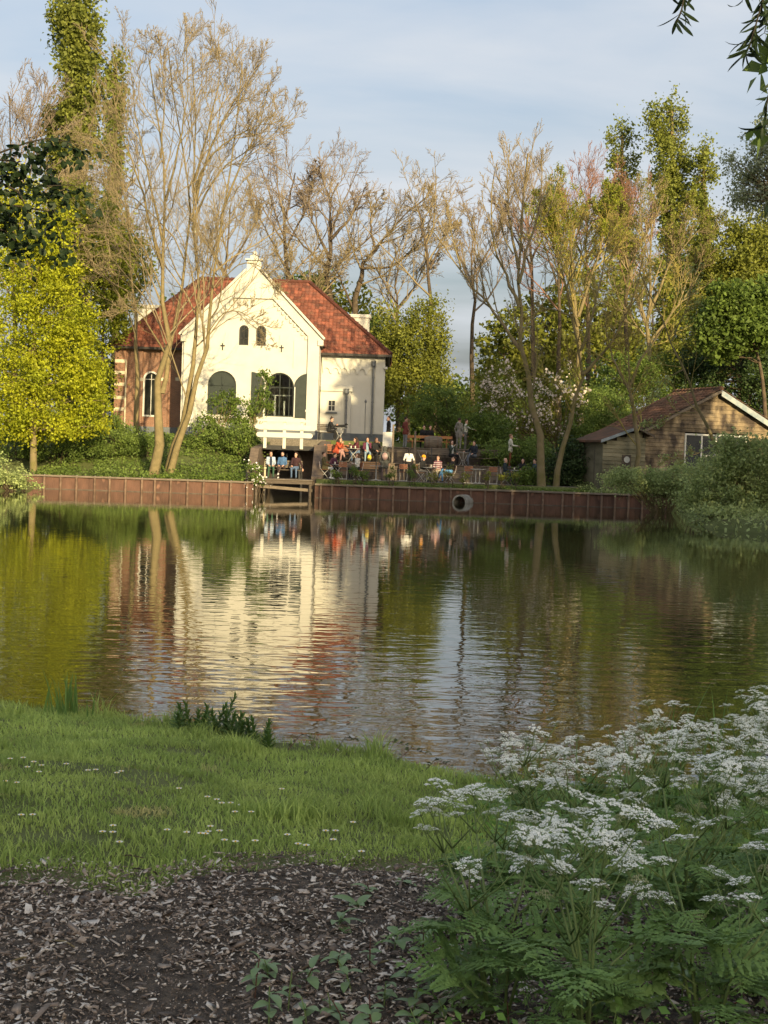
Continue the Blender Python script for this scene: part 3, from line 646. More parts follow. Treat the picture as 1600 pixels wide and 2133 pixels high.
q = at(804, 767, WYF - 0.1); tag(B().box(q.x - 0.12, q.x + 0.1, q.y - 0.2, q.y + 0.12, q.z - 0.07, q.z + 0.07).obj('wall_lamp', 'paint_white', house, bevel=0.02))

# brick left wing
XL1, XLW = HC - 3.98, at(240, 880, WYF).x
wl = at(314.5, 825, WYF); hL = arch(wl.x, 0.98, at(314, 868, WYF).z, at(314, 790, WYF).z, 12)
wall_holes([(XLW, 2.6), (XL1, 2.6), (XL1, 8.30), (XLW, 8.30)], [hL], WYF, WYF + 0.4).obj('brick_wing_wall', 'brick_red', house)
z0_ = at(314, 868, WYF).z; zs_ = at(314, 790, WYF).z
fr_ = wall_holes(hL, [arch(wl.x, 0.78, z0_ + 0.1, zs_, 12)], WYF - 0.05, WYF + 0.12).obj('window', 'paint_white', house)
pl = arch(wl.x, 0.77, z0_ + 0.1, zs_, 12); q = B().prism(pl, WYF + 0.08, WYF + 0.09).obj('pane', 'glass_dark', None); q.parent = fr_; q.data.transform(Matrix.Translation(-Vector(house.location)))
for bx in ((wl.x - 0.02, wl.x + 0.02, WYF + 0.04, WYF + 0.078, z0_ + 0.1, zs_ + 0.3), (wl.x - 0.38, wl.x + 0.38, WYF + 0.045, WYF + 0.077, zs_ - 0.02, zs_ + 0.02)):
    q = B().box(*bx).obj('glazing_bar', 'paint_white', None); q.parent = fr_; q.data.transform(Matrix.Translation(-Vector(house.location)))
for pa, pb in ((239, 262), (283, 297), (334, 350), (366, 378)):
    xa, xb = at(pa, 820, WYF).x, at(pb, 820, WYF).x
    B().box(xa, xb, WYF - 0.16, WYF - 0.002, 3.5, 8.1).obj('brick_pilaster', 'brick_red', house)
    for py in ((752, 776, 800, 828, 852) if pa < 270 else (790,)):
        zc = at(pa, py, WYF).z; B().box(xa - 0.01, xb + 0.01, WYF - 0.175, WYF - 0.005, zc - 0.10, zc + 0.10).obj('stone_band', 'stone_band', house)
B().box(XLW - 0.02, XL1, WYF - 0.19, WYF - 0.003, 2.5, 3.49).obj('plinth', 'plinth_grey', house)
B().box(XLW - 0.1, XL1, WYF - 0.2, WYF - 0.004, 8.1, 8.30).obj('cornice', 'brick_red', house)
B().box(XLW, XLW + 0.4, WYF + 0.401, 94, 2.6, 8.3).obj('end_wall', 'brick_red', house)
B().box(XLW, XR1, 93.6, 94, 2.6, 8.3).obj('back_wall', 'paint_cream', house)
downpipe(263, 752, 905, WYF - 0.25, 0.05, 'downpipe', 'stone_band', False)

def tile_field(name, o, u, v, poly, mat, tw=0.235, th=0.30, seed=0, parent=None, amp=0.035):
    """overlapping curved tiles on the plane o + s u + t v, kept where the tile's centre lies in poly (s, t)"""
    o, u, v = (np.array(tuple(x), float) for x in (o, u, v)); u /= np.linalg.norm(u); v /= np.linalg.norm(v); n = np.cross(u, v); n = n if n[2] > 0 else -n
    P = np.array(poly); s0, t0 = P.min(0); s1, t1 = P.max(0)
    S, T = np.meshgrid(np.arange(s0, s1, tw), np.arange(t0, t1, th)); S = S.ravel(); T = T.ravel()
    cx, cy = S + tw / 2, T + th / 2; ins = np.zeros(len(S), bool); j = len(P) - 1
    for i in range(len(P)):
        c = ((P[i, 1] > cy) != (P[j, 1] > cy)) & (cx < (P[j, 0] - P[i, 0]) * (cy - P[i, 1]) / (P[j, 1] - P[i, 1] + 1e-12) + P[i, 0]); ins ^= c; j = i
    S, T = S[ins], T[ins]; N = len(S); g = np.random.default_rng(seed)
    prof = [(0, 0), (0.22, amp), (0.5, amp * 0.25), (0.8, -amp * 0.2), (1.0, 0.0)]; vs = []
    jz = g.normal(0, 0.005, N)
    for (dt, lift, drop) in ((-0.03, 0.035, -0.045), (-0.03, 0.035, 0), (th, 0.0, 0)):
        for (a, h) in prof:
            vs.append(o + (S + a * tw)[:, None] * u + (T + dt)[:, None] * v + (h + lift + drop + jz)[:, None] * n)
    V = np.stack(vs, 1).reshape(-1, 3); k = (np.arange(N) * 15)[:, None, None]
    q = np.array([[i + r * 5, i + 1 + r * 5, i + 6 + r * 5, i + 5 + r * 5] for r in (0, 1) for i in range(4)])[None]
    q = (k + q).reshape(-1, 4)
    off = np.zeros(3)
    if parent is not None: off = np.array(tuple(parent.location))
    me = np_mesh(name, V - off, q, mat, tint=np.repeat(g.random(N), 8)); return tag(link(name, me, parent), kind='stuff')
EZ, RZ, RYd = 8.30, 13.1, 89.5; e0 = WYF - 0.42; xa, xb = XLW - 0.4, XR1 + 0.35; ra, rb = -12.2, -5.25; ye = 94.4
def slope(name, p0, p1, p2, p3, seed):           # eave p0-p1, ridge p3-p2
    p0, p1, p2, p3 = map(Vector, (p0, p1, p2, p3)); u = (p1 - p0).normalized(); n = u.cross(p3 - p0 if p3 != p0 else p2 - p0).normalized(); v = n.cross(u).normalized()
    if v.z < 0: v = -v
    poly = [((p - p0).dot(u), (p - p0).dot(v)) for p in (p0, p1, p2, p3)]
    tile_field('roof_tiles', p0, u, v, poly, 'tile_red', seed=seed, parent=house)
    b = B(); nn = u.cross(v); nn = nn if nn.z > 0 else -nn; dn_ = nn * -0.05
    q4 = [p0 + dn_, p1 + dn_, p2 + dn_, p3 + dn_] if (p2 - p3).length > 0.01 else [p0 + dn_, p1 + dn_, p2 + dn_]; m_ = len(q4)
    b.add(q4 + [x - nn * 0.12 for x in q4], [tuple(range(m_)), tuple(range(2 * m_ - 1, m_ - 1, -1))] + [(i, i + m_, (i + 1) % m_ + m_, (i + 1) % m_) for i in range(m_)]); b.obj('roof_deck', 'timber_dark', house)
slope('f', (xa, e0, EZ), (xb, e0, EZ), (rb, RYd, RZ), (ra, RYd, RZ), 1)
slope('r', (xb, e0, EZ), (xb, ye, EZ), (rb, RYd, RZ), (rb, RYd, RZ), 2)
slope('l', (xa, ye, EZ), (xa, e0, EZ), (ra, RYd, RZ), (ra, RYd, RZ), 3)
slope('b', (xb, ye, EZ), (xa, ye, EZ), (ra, RYd, RZ), (rb, RYd, RZ), 4)
GR = 12.45
slope('gl', (HC - 4.15, 88.5, 8.62), (HC - 4.15, GYF + 0.4, 8.62), (HC, GYF + 0.4, GR), (HC, 89.0, GR), 5)
slope('gr', (HC + 4.15, GYF + 0.4, 8.62), (HC + 4.15, 88.5, 8.62), (HC, 89.0, GR), (HC, GYF + 0.4, GR), 6)
def hip_line(p0, p1, n, nm):
    p0, p1 = Vector(p0), Vector(p1); d = (p1 - p0) / n
    for k in range(n):
        a = p0 + d * k; b = p0 + d * (k + 1.12); B().tube([a + Vector((0, 0, .05)), b + Vector((0, 0, .02))], [0.14, 0.115], 8).obj(nm, 'tile_red', house)
hip_line((xb, e0, EZ), (rb, RYd, RZ), 20, 'hip_tile'); hip_line((xa, e0, EZ), (ra, RYd, RZ), 20, 'hip_tile'); hip_line((ra, RYd, RZ), (rb, RYd, RZ), 18, 'ridge_tile')
B().box(HC + 4.0, xb + 0.05, e0 - 0.14, e0 + 0.05, EZ - 0.14, EZ + 0.0).obj('gutter', 'gutter', house); B().box(xa - 0.05, HC - 4.0, e0 - 0.14, e0 + 0.05, EZ - 0.14, EZ + 0.0).obj('gutter', 'gutter', house)
B().box(HC + 4.0, xb - 0.05, e0 + 0.055, WYF - 0.002, EZ - 0.06, EZ - 0.005).obj('soffit', 'timber_dark', house); B().box(xa, HC - 4.0, e0 + 0.055, WYF - 0.002, EZ - 0.06, EZ - 0.005).obj('soffit', 'timber_dark', house)
for pa, pb, py in ((719, 770, 656), (282, 331, 636)):
    x0, x1, zt_ = at(pa, py + 10, 90).x, at(pb, py + 10, 90).x, at((pa + pb) / 2, py, 90).z
    c = B().box(x0, x1, 89.6, 90.7, 8.0, zt_ - 0.22).obj('chimney', 'paint_cream', house)
    q = B().box(x0 - 0.1, x1 + 0.1, 89.5, 90.8, zt_ - 0.22, zt_).obj('chimney_cap', 'paint_cream', None, bevel=0.02); q.parent = c; q.data.transform(Matrix.Translation(-Vector(house.location)))

# ------------------------------------------------------------------ weathered wooden hut on the right bank (turned 20 degrees)
HA = R(20); hu = Vector((math.cos(HA), math.sin(HA), 0)); hn = Vector((math.sin(HA), -math.cos(HA), 0))
hap = at(1495, 815, 72.0); hut = thing('wooden_hut', 'weathered brown plank hut with mossy tiled roof by the water', 'hut', (hap.x, 72.0, 0.9), HA)
hz = hap.z - 0.9; TS = math.tan(R(26.6))         # local frame: x along the front, y into the hut, z up from ground
def hb(): return B()
w0, w1 = -1.78, 1.78; wz1 = at(1495, 909, 72).z - 0.9; wz0 = at(1495, 974, 72).z - 0.9
def plank(x0, x1, z, h, y=0.0, mat='board_weathered', nm='plank'):
    b = B(); t = random.uniform(0, .006); b.prism([(x0, z), (x1, z), (x1, z + h), (x0, z + h)], y - 0.025 - t, y)
    for i in range(len(b.v)):
        v = b.v[i]
        if v[1] < y - 0.01 and v[2] < z + 0.02: b.v[i] = (v[0], v[1] - 0.032, v[2])    # lapped lower edge
    o = b.obj(nm, mat, hut, world=False); a = o.data.attributes.new('tint', 'FLOAT', 'FACE'); a.data.foreach_set('value', [random.random()] * len(o.data.polygons)); return o
z = -0.6; h = 0.20
while z < hz - 0.25:
    top = z + h; hw = min(4.15, (hz - top) / TS) if top > hz - 4.15 * TS else 4.15
    if z + h > wz0 + 0.02 and z < wz1 - 0.02: plank(-hw, w0 - 0.10, z, h - 0.008); plank(w1 + 0.10, hw, z, h - 0.008)
    else: plank(-hw, hw, z, h - 0.008)
    z += h
hb().prism([(-4.1, -0.6), (4.1, -0.6), (4.1, hz - 4.1 * TS), (0, hz), (-4.1, hz - 4.1 * TS)], 0.9, 1.0).obj('inner_wall', 'timber_dark', hut, world=False)
for s in (-1, 1): hb().box(s * 4.12 - 0.04, s * 4.12 + 0.04, 0.01, 3.9, -0.6, hz - 4.15 * TS).obj('side_wall', 'board_weathered', hut, world=False)
hb().box(-4.1, 4.1, 3.9, 3.98, -0.6, hz - 2.05).obj('rear_wall', 'timber_dark', hut, world=False)
wf = wall_holes([(w0 - 0.09, wz0 - 0.07), (w1 + 0.09, wz0 - 0.07), (w1 + 0.09, wz1 + 0.09), (w0 - 0.09, wz1 + 0.09)], [[(w0, wz0), (w1, wz0), (w1, wz1), (w0, wz1)]], -0.07, 0.04).obj('window', 'paint_white', hut, world=False)
def kid(b, nm, mat, p): o = b.obj(nm, mat, None); o.parent = p; return o
for x in (-0.85, 0.0, 0.90): kid(hb().box(x - 0.045, x + 0.045, -0.05, 0.02, wz0, wz1), 'mullion', 'paint_white', wf)
for a, b in ((w0, -0.9), (-0.8, -0.05), (0.05, 0.85), (0.95, w1)): kid(hb().box(a, b, -0.005, 0.005, wz0, wz1), 'pane', 'glass_dark', wf)
kid(hb().box(-0.80, -0.05, -0.045, -0.01, wz0 + 0.55, wz0 + 0.62), 'transom', 'paint_white', wf)
def hut_roof(s, y0, y1, x_e, z_r, x_r, mat, th=0.33, mossy=0):
    ang = math.atan(TS); L = abs(x_e - x_r) / math.cos(ang)
    o = np.array([x_e, y0, z_r - abs(x_e - x_r) * TS + 0.10]); u = np.array([0, 1.0, 0]); v = np.array([-s * math.cos(ang), 0, math.sin(ang)])
    me = tile_field('roof_tiles', o, u, v, [(0, 0), (y1 - y0, 0), (y1 - y0, L), (0, L)], mat, tw=0.30, th=th, seed=int(10 + x_e), amp=0.05); me.parent = hut
    b = B(); b.add([(x_e, y0, o[2] - .02), (x_e, y1, o[2] - .02), (x_r, y1, z_r + .08), (x_r, y0, z_r + .08)] + [(x_e, y0, o[2] - .1), (x_e, y1, o[2] - .1), (x_r, y1, z_r), (x_r, y0, z_r)], [(0, 1, 2, 3), (7, 6, 5, 4), (0, 4, 5, 1), (1, 5, 6, 2), (2, 6, 7, 3), (3, 7, 4, 0)]); b.obj('roof_deck', 'timber_dark', hut, world=False)
hut_roof(-1, -0.35, 4.2, -4.75, hz, 0, 'tile_brown'); hut_roof(1, -0.35, 4.2, 4.75, hz, 0, 'tile_brown')
for k in range(14): hb().tube([(0, -0.35 + k * 0.325, hz + 0.13), (0, -0.35 + (k + 1.08) * 0.325, hz + 0.11)], [0.13, 0.11], 7).obj('ridge_tile', 'tile_brown', hut, world=False)
for s, m_, hh in ((-1, 'timber_old', 0.14), (1, 'board_blue', 0.30)):
    b = B(); b.prism([(0, hz + 0.05), (s * 4.8, hz + 0.05 - 4.8 * TS), (s * 4.8, hz + 0.05 - hh - 4.8 * TS), (0, hz + 0.05 - hh)], -0.39, -0.355); b.obj('barge_board', m_, hut, world=False)
# small annexe in front of the left corner
ax0, ax1, ay = -6.75, -4.35, -0.35; axc = -5.0; az = at(1297, 896, 70.3).z - 0.9; zl = az - 0.62; zr = az - 0.22
z = -0.6
while z < az - 0.12:
    a = ax0 if z + h < zl else ax0 + (z + h - zl) / (az - zl) * (axc - ax0); b2 = ax1 if z + h < zr else ax1 - (z + h - zr) / (az - zr) * (ax1 - axc)
    if b2 - a > 0.1: plank(a, b2, z, h - 0.008, ay, 'board_green')
    z += h
hb().box(ax0, ax0 + 0.06, ay + 0.005, 2.2, -0.6, zl).obj('side_wall', 'board_green', hut, world=False); hb().box(ax1 - 0.06, ax1, ay + 0.005, -0.03, -0.6, zr).obj('side_wall', 'timber_dark', hut, world=False)
hb().box(ax0, ax1, 0.4, 0.5, -0.6, zl).obj('inner_wall', 'timber_dark', hut, world=False)
b = B(); b.prism([(ax0 - 0.25, zl - 0.04), (axc, az + 0.10), (ax1 + 0.35, zr - 0.06), (ax1 + 0.35, zr + 0.02), (axc, az + 0.20), (ax0 - 0.25, zl + 0.06)], ay - 0.3, 2.4); b.obj('annexe_roof', 'tile_brown', hut, world=False)
b = B(); b.prism([(ax0 - 0.27, zl - 0.06), (axc, az + 0.04), (axc, az + 0.19), (ax0 - 0.27, zl + 0.08)], ay - 0.345, ay - 0.305); b.obj('barge_board', 'board_blue', hut, world=False)
b = B(); b.prism([(axc, az + 0.06), (ax1 + 0.36, zr - 0.12), (ax1 + 0.36, zr + 0.0), (axc, az + 0.19)], ay - 0.345, ay - 0.305); b.obj('barge_board', 'timber_dark', hut, world=False)
pp = B(); sgx, sgz = -5.42, at(1289, 957, 70.1).z - 0.9
pp.box(sgx - 0.24, sgx + 0.26, ay - 0.08, ay - 0.05, sgz - 0.36, sgz + 0.24); port = pp.obj('sign_board', 'timber_dark', hut, world=False)
pp = B(); pp.lathe([(0.16, 0), (0.16, 0.02), (0.15, 0.03)], (sgx, ay - 0.12, sgz), 24, axis='y'); kid(pp, 'round_plate', 'paint_white', port)

# ------------------------------------------------------------------ trees and shrubs
leafmat('leaf_lime', (0.395, 0.408, 0.023), (0.263, 0.309, 0.021), scale=0.7, c3=(0.474, 0.447, 0.040), trans=0.4)
leafmat('leaf_olive', (0.241, 0.254, 0.040), (0.146, 0.171, 0.032), scale=0.5, c3=(0.320, 0.291, 0.058), trans=0.4)
leafmat('leaf_mid', (0.188, 0.260, 0.058), (0.117, 0.175, 0.041), scale=0.7, trans=0.4)
leafmat('leaf_dark', (0.036, 0.066, 0.022), (0.058, 0.094, 0.029), scale=0.8, trans=0.2)
leafmat('leaf_poplar', (0.224, 0.246, 0.046), (0.153, 0.186, 0.037), scale=0.35, c3=(0.294, 0.262, 0.060), trans=0.4)
leafmat('leaf_willow', (0.390, 0.452, 0.179), (0.274, 0.347, 0.126), scale=0.9, trans=0.4)
leafmat('leaf_pale', (0.414, 0.448, 0.287), (0.310, 0.345, 0.196), scale=1.0, trans=0.4)
leafmat('leaf_fresh', (0.150, 0.215, 0.042), (0.100, 0.155, 0.032), scale=0.8, trans=0.4)
leafmat('leaf_spring', (0.255, 0.285, 0.030), (0.165, 0.200, 0.024), scale=0.6, trans=0.4, c3=(0.30, 0.29, 0.04))
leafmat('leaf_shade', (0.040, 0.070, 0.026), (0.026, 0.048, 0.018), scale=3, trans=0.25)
leafmat('petal_white', (0.86, 0.86, 0.84), (0.82, 0.82, 0.78), scale=2, trans=0.25, attr=None)
leafmat('petal_pink', (0.74, 0.66, 0.60), (0.66, 0.56, 0.48), scale=2, trans=0.3, attr=0.15)
mk('bark_pale', (0.221, 0.174, 0.089), (0.145, 0.119, 0.058), scale=3, rough=0.9, bump=0.5, bscale=12, c3=(0.272, 0.212, 0.111))
mk('bark_moss', (0.152, 0.132, 0.052), (0.216, 0.168, 0.096), scale=2.2, rough=0.95, bump=0.6, bscale=10, c3=(0.060, 0.050, 0.034))
mk('bark_brown', (0.115, 0.085, 0.055), (0.065, 0.05, 0.035), scale=4, rough=0.95, bump=0.5, bscale=12)
mk('twig_tan', (0.273, 0.220, 0.128), (0.194, 0.154, 0.088), scale=0.5, rough=0.9)
mk('twig_olive', (0.324, 0.266, 0.077), (0.225, 0.180, 0.063), scale=0.4, rough=0.9)
mk('twig_grey', (0.24, 0.19, 0.14), (0.165, 0.13, 0.098), scale=0.5, rough=0.9)
mk('twig_red', (0.27, 0.14, 0.095), (0.19, 0.11, 0.08), scale=0.5, rough=0.9)
mk('twig_dark', (0.035, 0.03, 0.022), rough=0.9)

def limb_px(pts, Y):
    return [at(p[0], p[1], Y + (p[2] if len(p) > 2 else 0)) for p in pts]
def bare_tree(name, label, Y, limbs, lv, bark='bark_pale', twig='twig_tan', seed=1, group=None, leaf=None, extra=None):
    """limbs: (pixel polyline, r0, r1); lv: tuples per level (per, ang, length, seg, up, jit, r0, rmin)"""
    base = limb_px(limbs[0][0], Y)[0]; base.z = min(base.z, gz(base.x, base.y) - 0.1) if Y < 78 else base.z
    t = thing(name, label, 'tree', base, group=group); off = tuple(base)
    PL, RL = [], []
    for pts, r0, r1 in limbs:
        w = limb_px(pts, Y)
        if pts is limbs[0][0]: w[0] = base
        p, r_ = polyline(w, r1 + (r0 - r1) * (1 - np.linspace(0, 1, len(pts))) ** 1.9, 11)
        g = np.random.default_rng(seed + len(PL)); p[1:-1] += g.normal(0, 0.35 * r0, (9, 3)); PL.append(p); RL.append(r_)
        a = Acc(); a.add(*tubes(p[None], r_[None], 8)); link('stem' if r0 > 0.1 else 'limb', a.mesh('stem', bark, True, off), t)
    P, Rr = np.stack(PL), np.stack(RL); acc = Acc(); accb = Acc(); tips = None; allP = []
    for k, (per, ang, ln, seg, up, jit, r0, rmin) in enumerate(lv):
        P, Rr = sprout(P, Rr, per, ang, ln, seg, up, jit, r0, tmin=0.30 if k == 0 else 0.15, rmin=rmin, seed=seed * 31 + k)
        (accb if k == 0 else acc).add(*(spikes(P, Rr) if P.shape[1] == 2 else tubes(P, Rr, 5 if k == 0 else (4 if k == 1 else 3)))); allP.append(P)
    tag(link('branches', accb.mesh('branches', bark if k < 2 else twig, True, off), t), kind='stuff')
    tag(link('twigs', acc.mesh('twigs', twig, False, off), t), kind='stuff')
    if leaf:
        mat, n, size = leaf; g = np.random.default_rng(seed + 99); Q = allP[-1]; i = g.integers(0, len(Q), n); j = g.integers(1, Q.shape[1], n)
        C = Q[i, j] + g.normal(0, 0.08, (n, 3)); v, tr, ti = leaves(C, size, seed); a = Acc(); a.add(v, tr, ti); tag(link('leaves', a.mesh('leaves', mat, False, off), t), kind='stuff')
    return t
def clump_leaves(lobes, Y, n, size, clump, seed, tall=1.0, shell=0.45, up=0.35, depth=1.0, bottom=None, per=60):
    """lobes: (px, py, rx, ry[, dY]) in photograph pixels at depth Y -> leaf centres gathered into clumps"""
    g = np.random.default_rng(seed); E = []
    for lb in lobes:
        yy = Y + (lb[4] if len(lb) > 4 else 0); c = at(lb[0], lb[1], yy); m = yy / FPX; E.append((np.array(tuple(c)), np.array([lb[2] * m, max(0.25, lb[2] * m * depth), lb[3] * m])))
    vol = np.array([np.prod(e[1]) ** (2 / 3.) for e in E]); vol /= vol.sum(); nc = max(3, n // per); out = []; cent = []
    for (c, r_), f in zip(E, vol):
        k = max(2, int(nc * f)); d = norm(g.normal(size=(k, 3))); rad = (shell + (1 - shell) * g.random(k) ** 0.6)[:, None]
        wob = 1 + 0.22 * np.sin(d[:, :1] * 5 + seed) * np.cos(d[:, 2:] * 6 + 1.3 * seed) + g.normal(0, 0.06, (k, 1))
        cc = c + d * r_ * rad * wob; cent.append(cc); s = clump * g.uniform(0.6, 1.4, (k, 1, 1))
        out.append((cc[:, None] + g.normal(size=(k, per, 3)) * s * np.array([1, 1, tall * 0.8])).reshape(-1, 3))
    C = np.concatenate(out); cent = np.concatenate(cent)
    if bottom is not None: C = C[C[:, 2] > bottom]
    return C, cent
def leafy(name, label, Y, lobes, n, size, clump, mat, seed, trunk=None, cat='tree', group=None, bark='bark_brown', tall=1.0, sticks=50, shell=0.45, r0=0.16, up=0.35, aspect=0.62, flowers=None, depth=1.0, stems=5):
    C, cent = clump_leaves(lobes, Y, n, size, clump, seed, tall, shell, depth=depth)
    if trunk: w = limb_px(trunk, Y)
    else:
        lo = max(lobes, key=lambda q: q[1] + q[3]); b = at(lo[0], lo[1] + lo[3] * 0.9, Y); w = [Vector((b.x, Y, b.z)), at(lo[0], lo[1] - lo[3] * 0.4, Y)]
    gzz = gz(w[0].x, w[0].y)
    w[0].z = gzz - 0.1 if gzz > 0.02 else min(w[0].z, -0.3)
    C = C[C[:, 2] > max(gzz, 0.02) + 0.03]
    t = thing(name, label, cat, w[0], group=group); off = tuple(w[0]); g = np.random.default_rng(seed + 5)
    if cat in ('tree',):
        p, r_ = polyline(w, np.linspace(r0, r0 * 0.35, len(w)), 9); a = Acc(); a.add(*tubes(p[None], r_[None], 8)); link('trunk', a.mesh('trunk', bark, True, off), t)
        src = p[3:]
    else:
        src = np.array([tuple(w[0])]) + np.concatenate([g.normal(0, 0.15, (stems, 2)), np.zeros((stems, 1))], 1)
    k = min(sticks, len(cent)); pick = cent[g.choice(len(cent), k, replace=False)]
    s = src[np.argmin(np.linalg.norm(pick[:, None] - src[None] - np.array([0, 0, 0.6]), axis=2), 1)]
    tt = np.linspace(0, 1, 5)[None, :, None]; P = s[:, None] * (1 - tt) + pick[:, None] * tt; P[:, 1:4] += g.normal(0, 0.06, (k, 3, 3)) + np.array([0, 0, 0.12]) * np.sin(np.pi * np.linspace(0.25, 0.75, 3))[None, :, None]
    rr = np.linspace(0.045 if cat == 'tree' else 0.022, 0.008, 5)[None].repeat(k, 0) * (1 if Y > 20 else 0.3); a = Acc(); a.add(*tubes(P, rr, 4)); tag(link('branches', a.mesh('branches', bark, True, off), t), kind='stuff')
    v, tr, ti = leaves(C, size, seed, up=up, aspect=aspect); a = Acc(); a.add(v, tr, ti); tag(link('crown', a.mesh('crown', mat, False, off), t), kind='stuff')
    if flowers:
        fm, fn, fs, fx = flowers; Q = cent[g.integers(0, len(cent), fn // 5)]; Q = (Q[:, None] + g.normal(0, 0.16, (len(Q), 5, 3)) + np.array([0, -0.35 if fn < 300 else -0.9, 0.05])).reshape(-1, 3); Q = Q[Q[:, 0] > fx] if fx is not None else Q
        v, tr, ti = leaves(Q, fs, seed + 1, aspect=0.95); a = Acc(); a.add(v, tr, ti); tag(link('blossom', a.mesh('blossom', fm, False, off), t), kind='stuff')
    return t

# --- the bare ash in front of the house: three leaning stems, fan-shaped crown
LV = [(9, 40, 0.40, 6, 0.11, 0.15, 0.045, 0.018), (7, 40, 0.50, 5, 0.12, 0.19, 0.024, 0.013), (6, 38, 0.52, 3, 0.15, 0.22, 0.014, 0.0095), (4, 32, 0.60, 1, 0.22, 0.15, 0.010, 0.008)]
bare_tree('ash_tree', 'tall bare ash with two leaning trunks beside the cream gable', 70.0, [
    ([(318, 988), (330, 900), (338, 800), (342, 700), (338, 560), (345, 420), (330, 250), (310, 120)], 0.29, 0.03),
    ([(350, 985, 1), (375, 905, 1), (392, 850, 1), (405, 750, 1), (415, 640, 1), (400, 480, 1), (410, 320, 1), (400, 120, 1)], 0.24, 0.03),
    ([(354, 988, .6), (380, 905, .6), (412, 800, .6), (432, 700, .3), (450, 600, 0), (462, 450, 0), (490, 290, 0), (505, 130, 0)], 0.20, 0.03),
    ([(338, 820), (345, 760, .5), (372, 640, 1), (392, 520, 1.5), (402, 400, 2), (375, 280, 2), (350, 100, 2)], 0.14, 0.03),
    ([(405, 400, .5), (420, 350, .3), (460, 300, 0), (530, 260, -.5), (590, 250, -1)], 0.09, 0.02),
    ([(408, 420, .5), (430, 330, 1), (470, 230, 1.4), (520, 170, 1.5), (545, 130, 1.5)], 0.09, 0.02),
    ([(400, 480, 1), (430, 380, 1.5), (500, 320, 2), (570, 290, 2), (610, 235, 2)], 0.07, 0.015), ([(462, 450, 0), (500, 340, -.6), (545, 260, -1), (560, 170, -1)], 0.07, 0.015), ([(405, 380, 1), (440, 250, 1.5), (460, 150, 1.8), (455, 75, 2)], 0.07, 0.015), ([(345, 420), (375, 300, -1), (395, 180, -1.5), (385, 65, -1.6)], 0.07, 0.015), ([(338, 500), (300, 330, 1), (275, 200, 1.4), (268, 90, 1.5)], 0.07, 0.015), ([(335, 330), (345, 200, -1), (330, 70, -1.2)], .05, .015),
    ([(340, 560), (315, 470, -.5), (285, 360, -1), (245, 270, -1), (235, 190, -1)], 0.10, 0.02),
    ([(338, 610), (300, 510, -.5), (270, 470, -1), (225, 490, -1.2), (200, 540, -1.4)], 0.06, 0.015),
    ([(346, 740), (300, 660, -.6), (280, 640, -1), (230, 655, -1.2)], 0.05, 0.015),
    ([(430, 700, .2), (470, 640, -.4), (530, 660, -.8), (560, 720, -1)], 0.05, 0.012),
    ([(450, 600, 0), (500, 540, -.6), (560, 560, -1), (600, 620, -1.2)], 0.05, 0.012)], LV, seed=3)
bare_tree('ash_tree', 'pale crooked bare tree between lime tree and brick wing', 76.0, [
    ([(284, 960), (288, 800), (284, 690), (275, 600), (278, 520), (262, 400), (230, 300)], 0.16, 0.03),
    ([(275, 600), (250, 560), (215, 560), (180, 620)], 0.05, 0.012), ([(278, 520), (240, 470), (190, 470), (150, 520)], 0.05, 0.012),
    ([(268, 440), (240, 390), (180, 370), (120, 400)], 0.05, 0.012), ([(262, 400), (290, 330), (300, 250)], 0.05, 0.012), ([(240, 330), (190, 280), (130, 270)], 0.04, 0.012)],
    [(9, 40, 0.42, 5, 0.04, 0.14, 0.04, 0.016), (7, 42, 0.5, 4, 0.03, 0.18, 0.022, 0.013), (6, 42, 0.5, 4, 0.02, 0.2, 0.014, 0.011)], seed=5)
# --- brown twiggy trees left, behind
LVB = [(11, 32, 0.42, 5, 0.10, 0.10, 0.07, 0.03), (8, 36, 0.45, 4, 0.09, 0.12, 0.035, 0.02), (7, 38, 0.45, 3, 0.08, 0.14, 0.022, 0.015), (4, 36, 0.5, 1, 0.08, 0.15, 0.015, 0.013)]
bare_tree('birch_tree', 'brown twiggy tree in front of the tall left poplar', 92.0, [
    ([(185, 900), (180, 700), (175, 500), (168, 440), (165, 400)], 0.25, 0.04), ([(180, 640), (130, 500), (100, 400)], 0.12, 0.03), ([(178, 600), (230, 480), (262, 380)], 0.12, 0.03)], LVB, 'bark_brown', 'twig_tan', 8)
bare_tree('birch_tree', 'purple grey bare tree left of the tall poplar', 98.0, [
    ([(30, 900), (30, 600), (25, 400), (20, 200)], 0.25, 0.04), ([(30, 520), (70, 330), (95, 180)], 0.1, 0.03), ([(30, 520), (-20, 330), (-50, 200)], 0.1, 0.03)], LVB, 'bark_brown', 'twig_grey', 9)
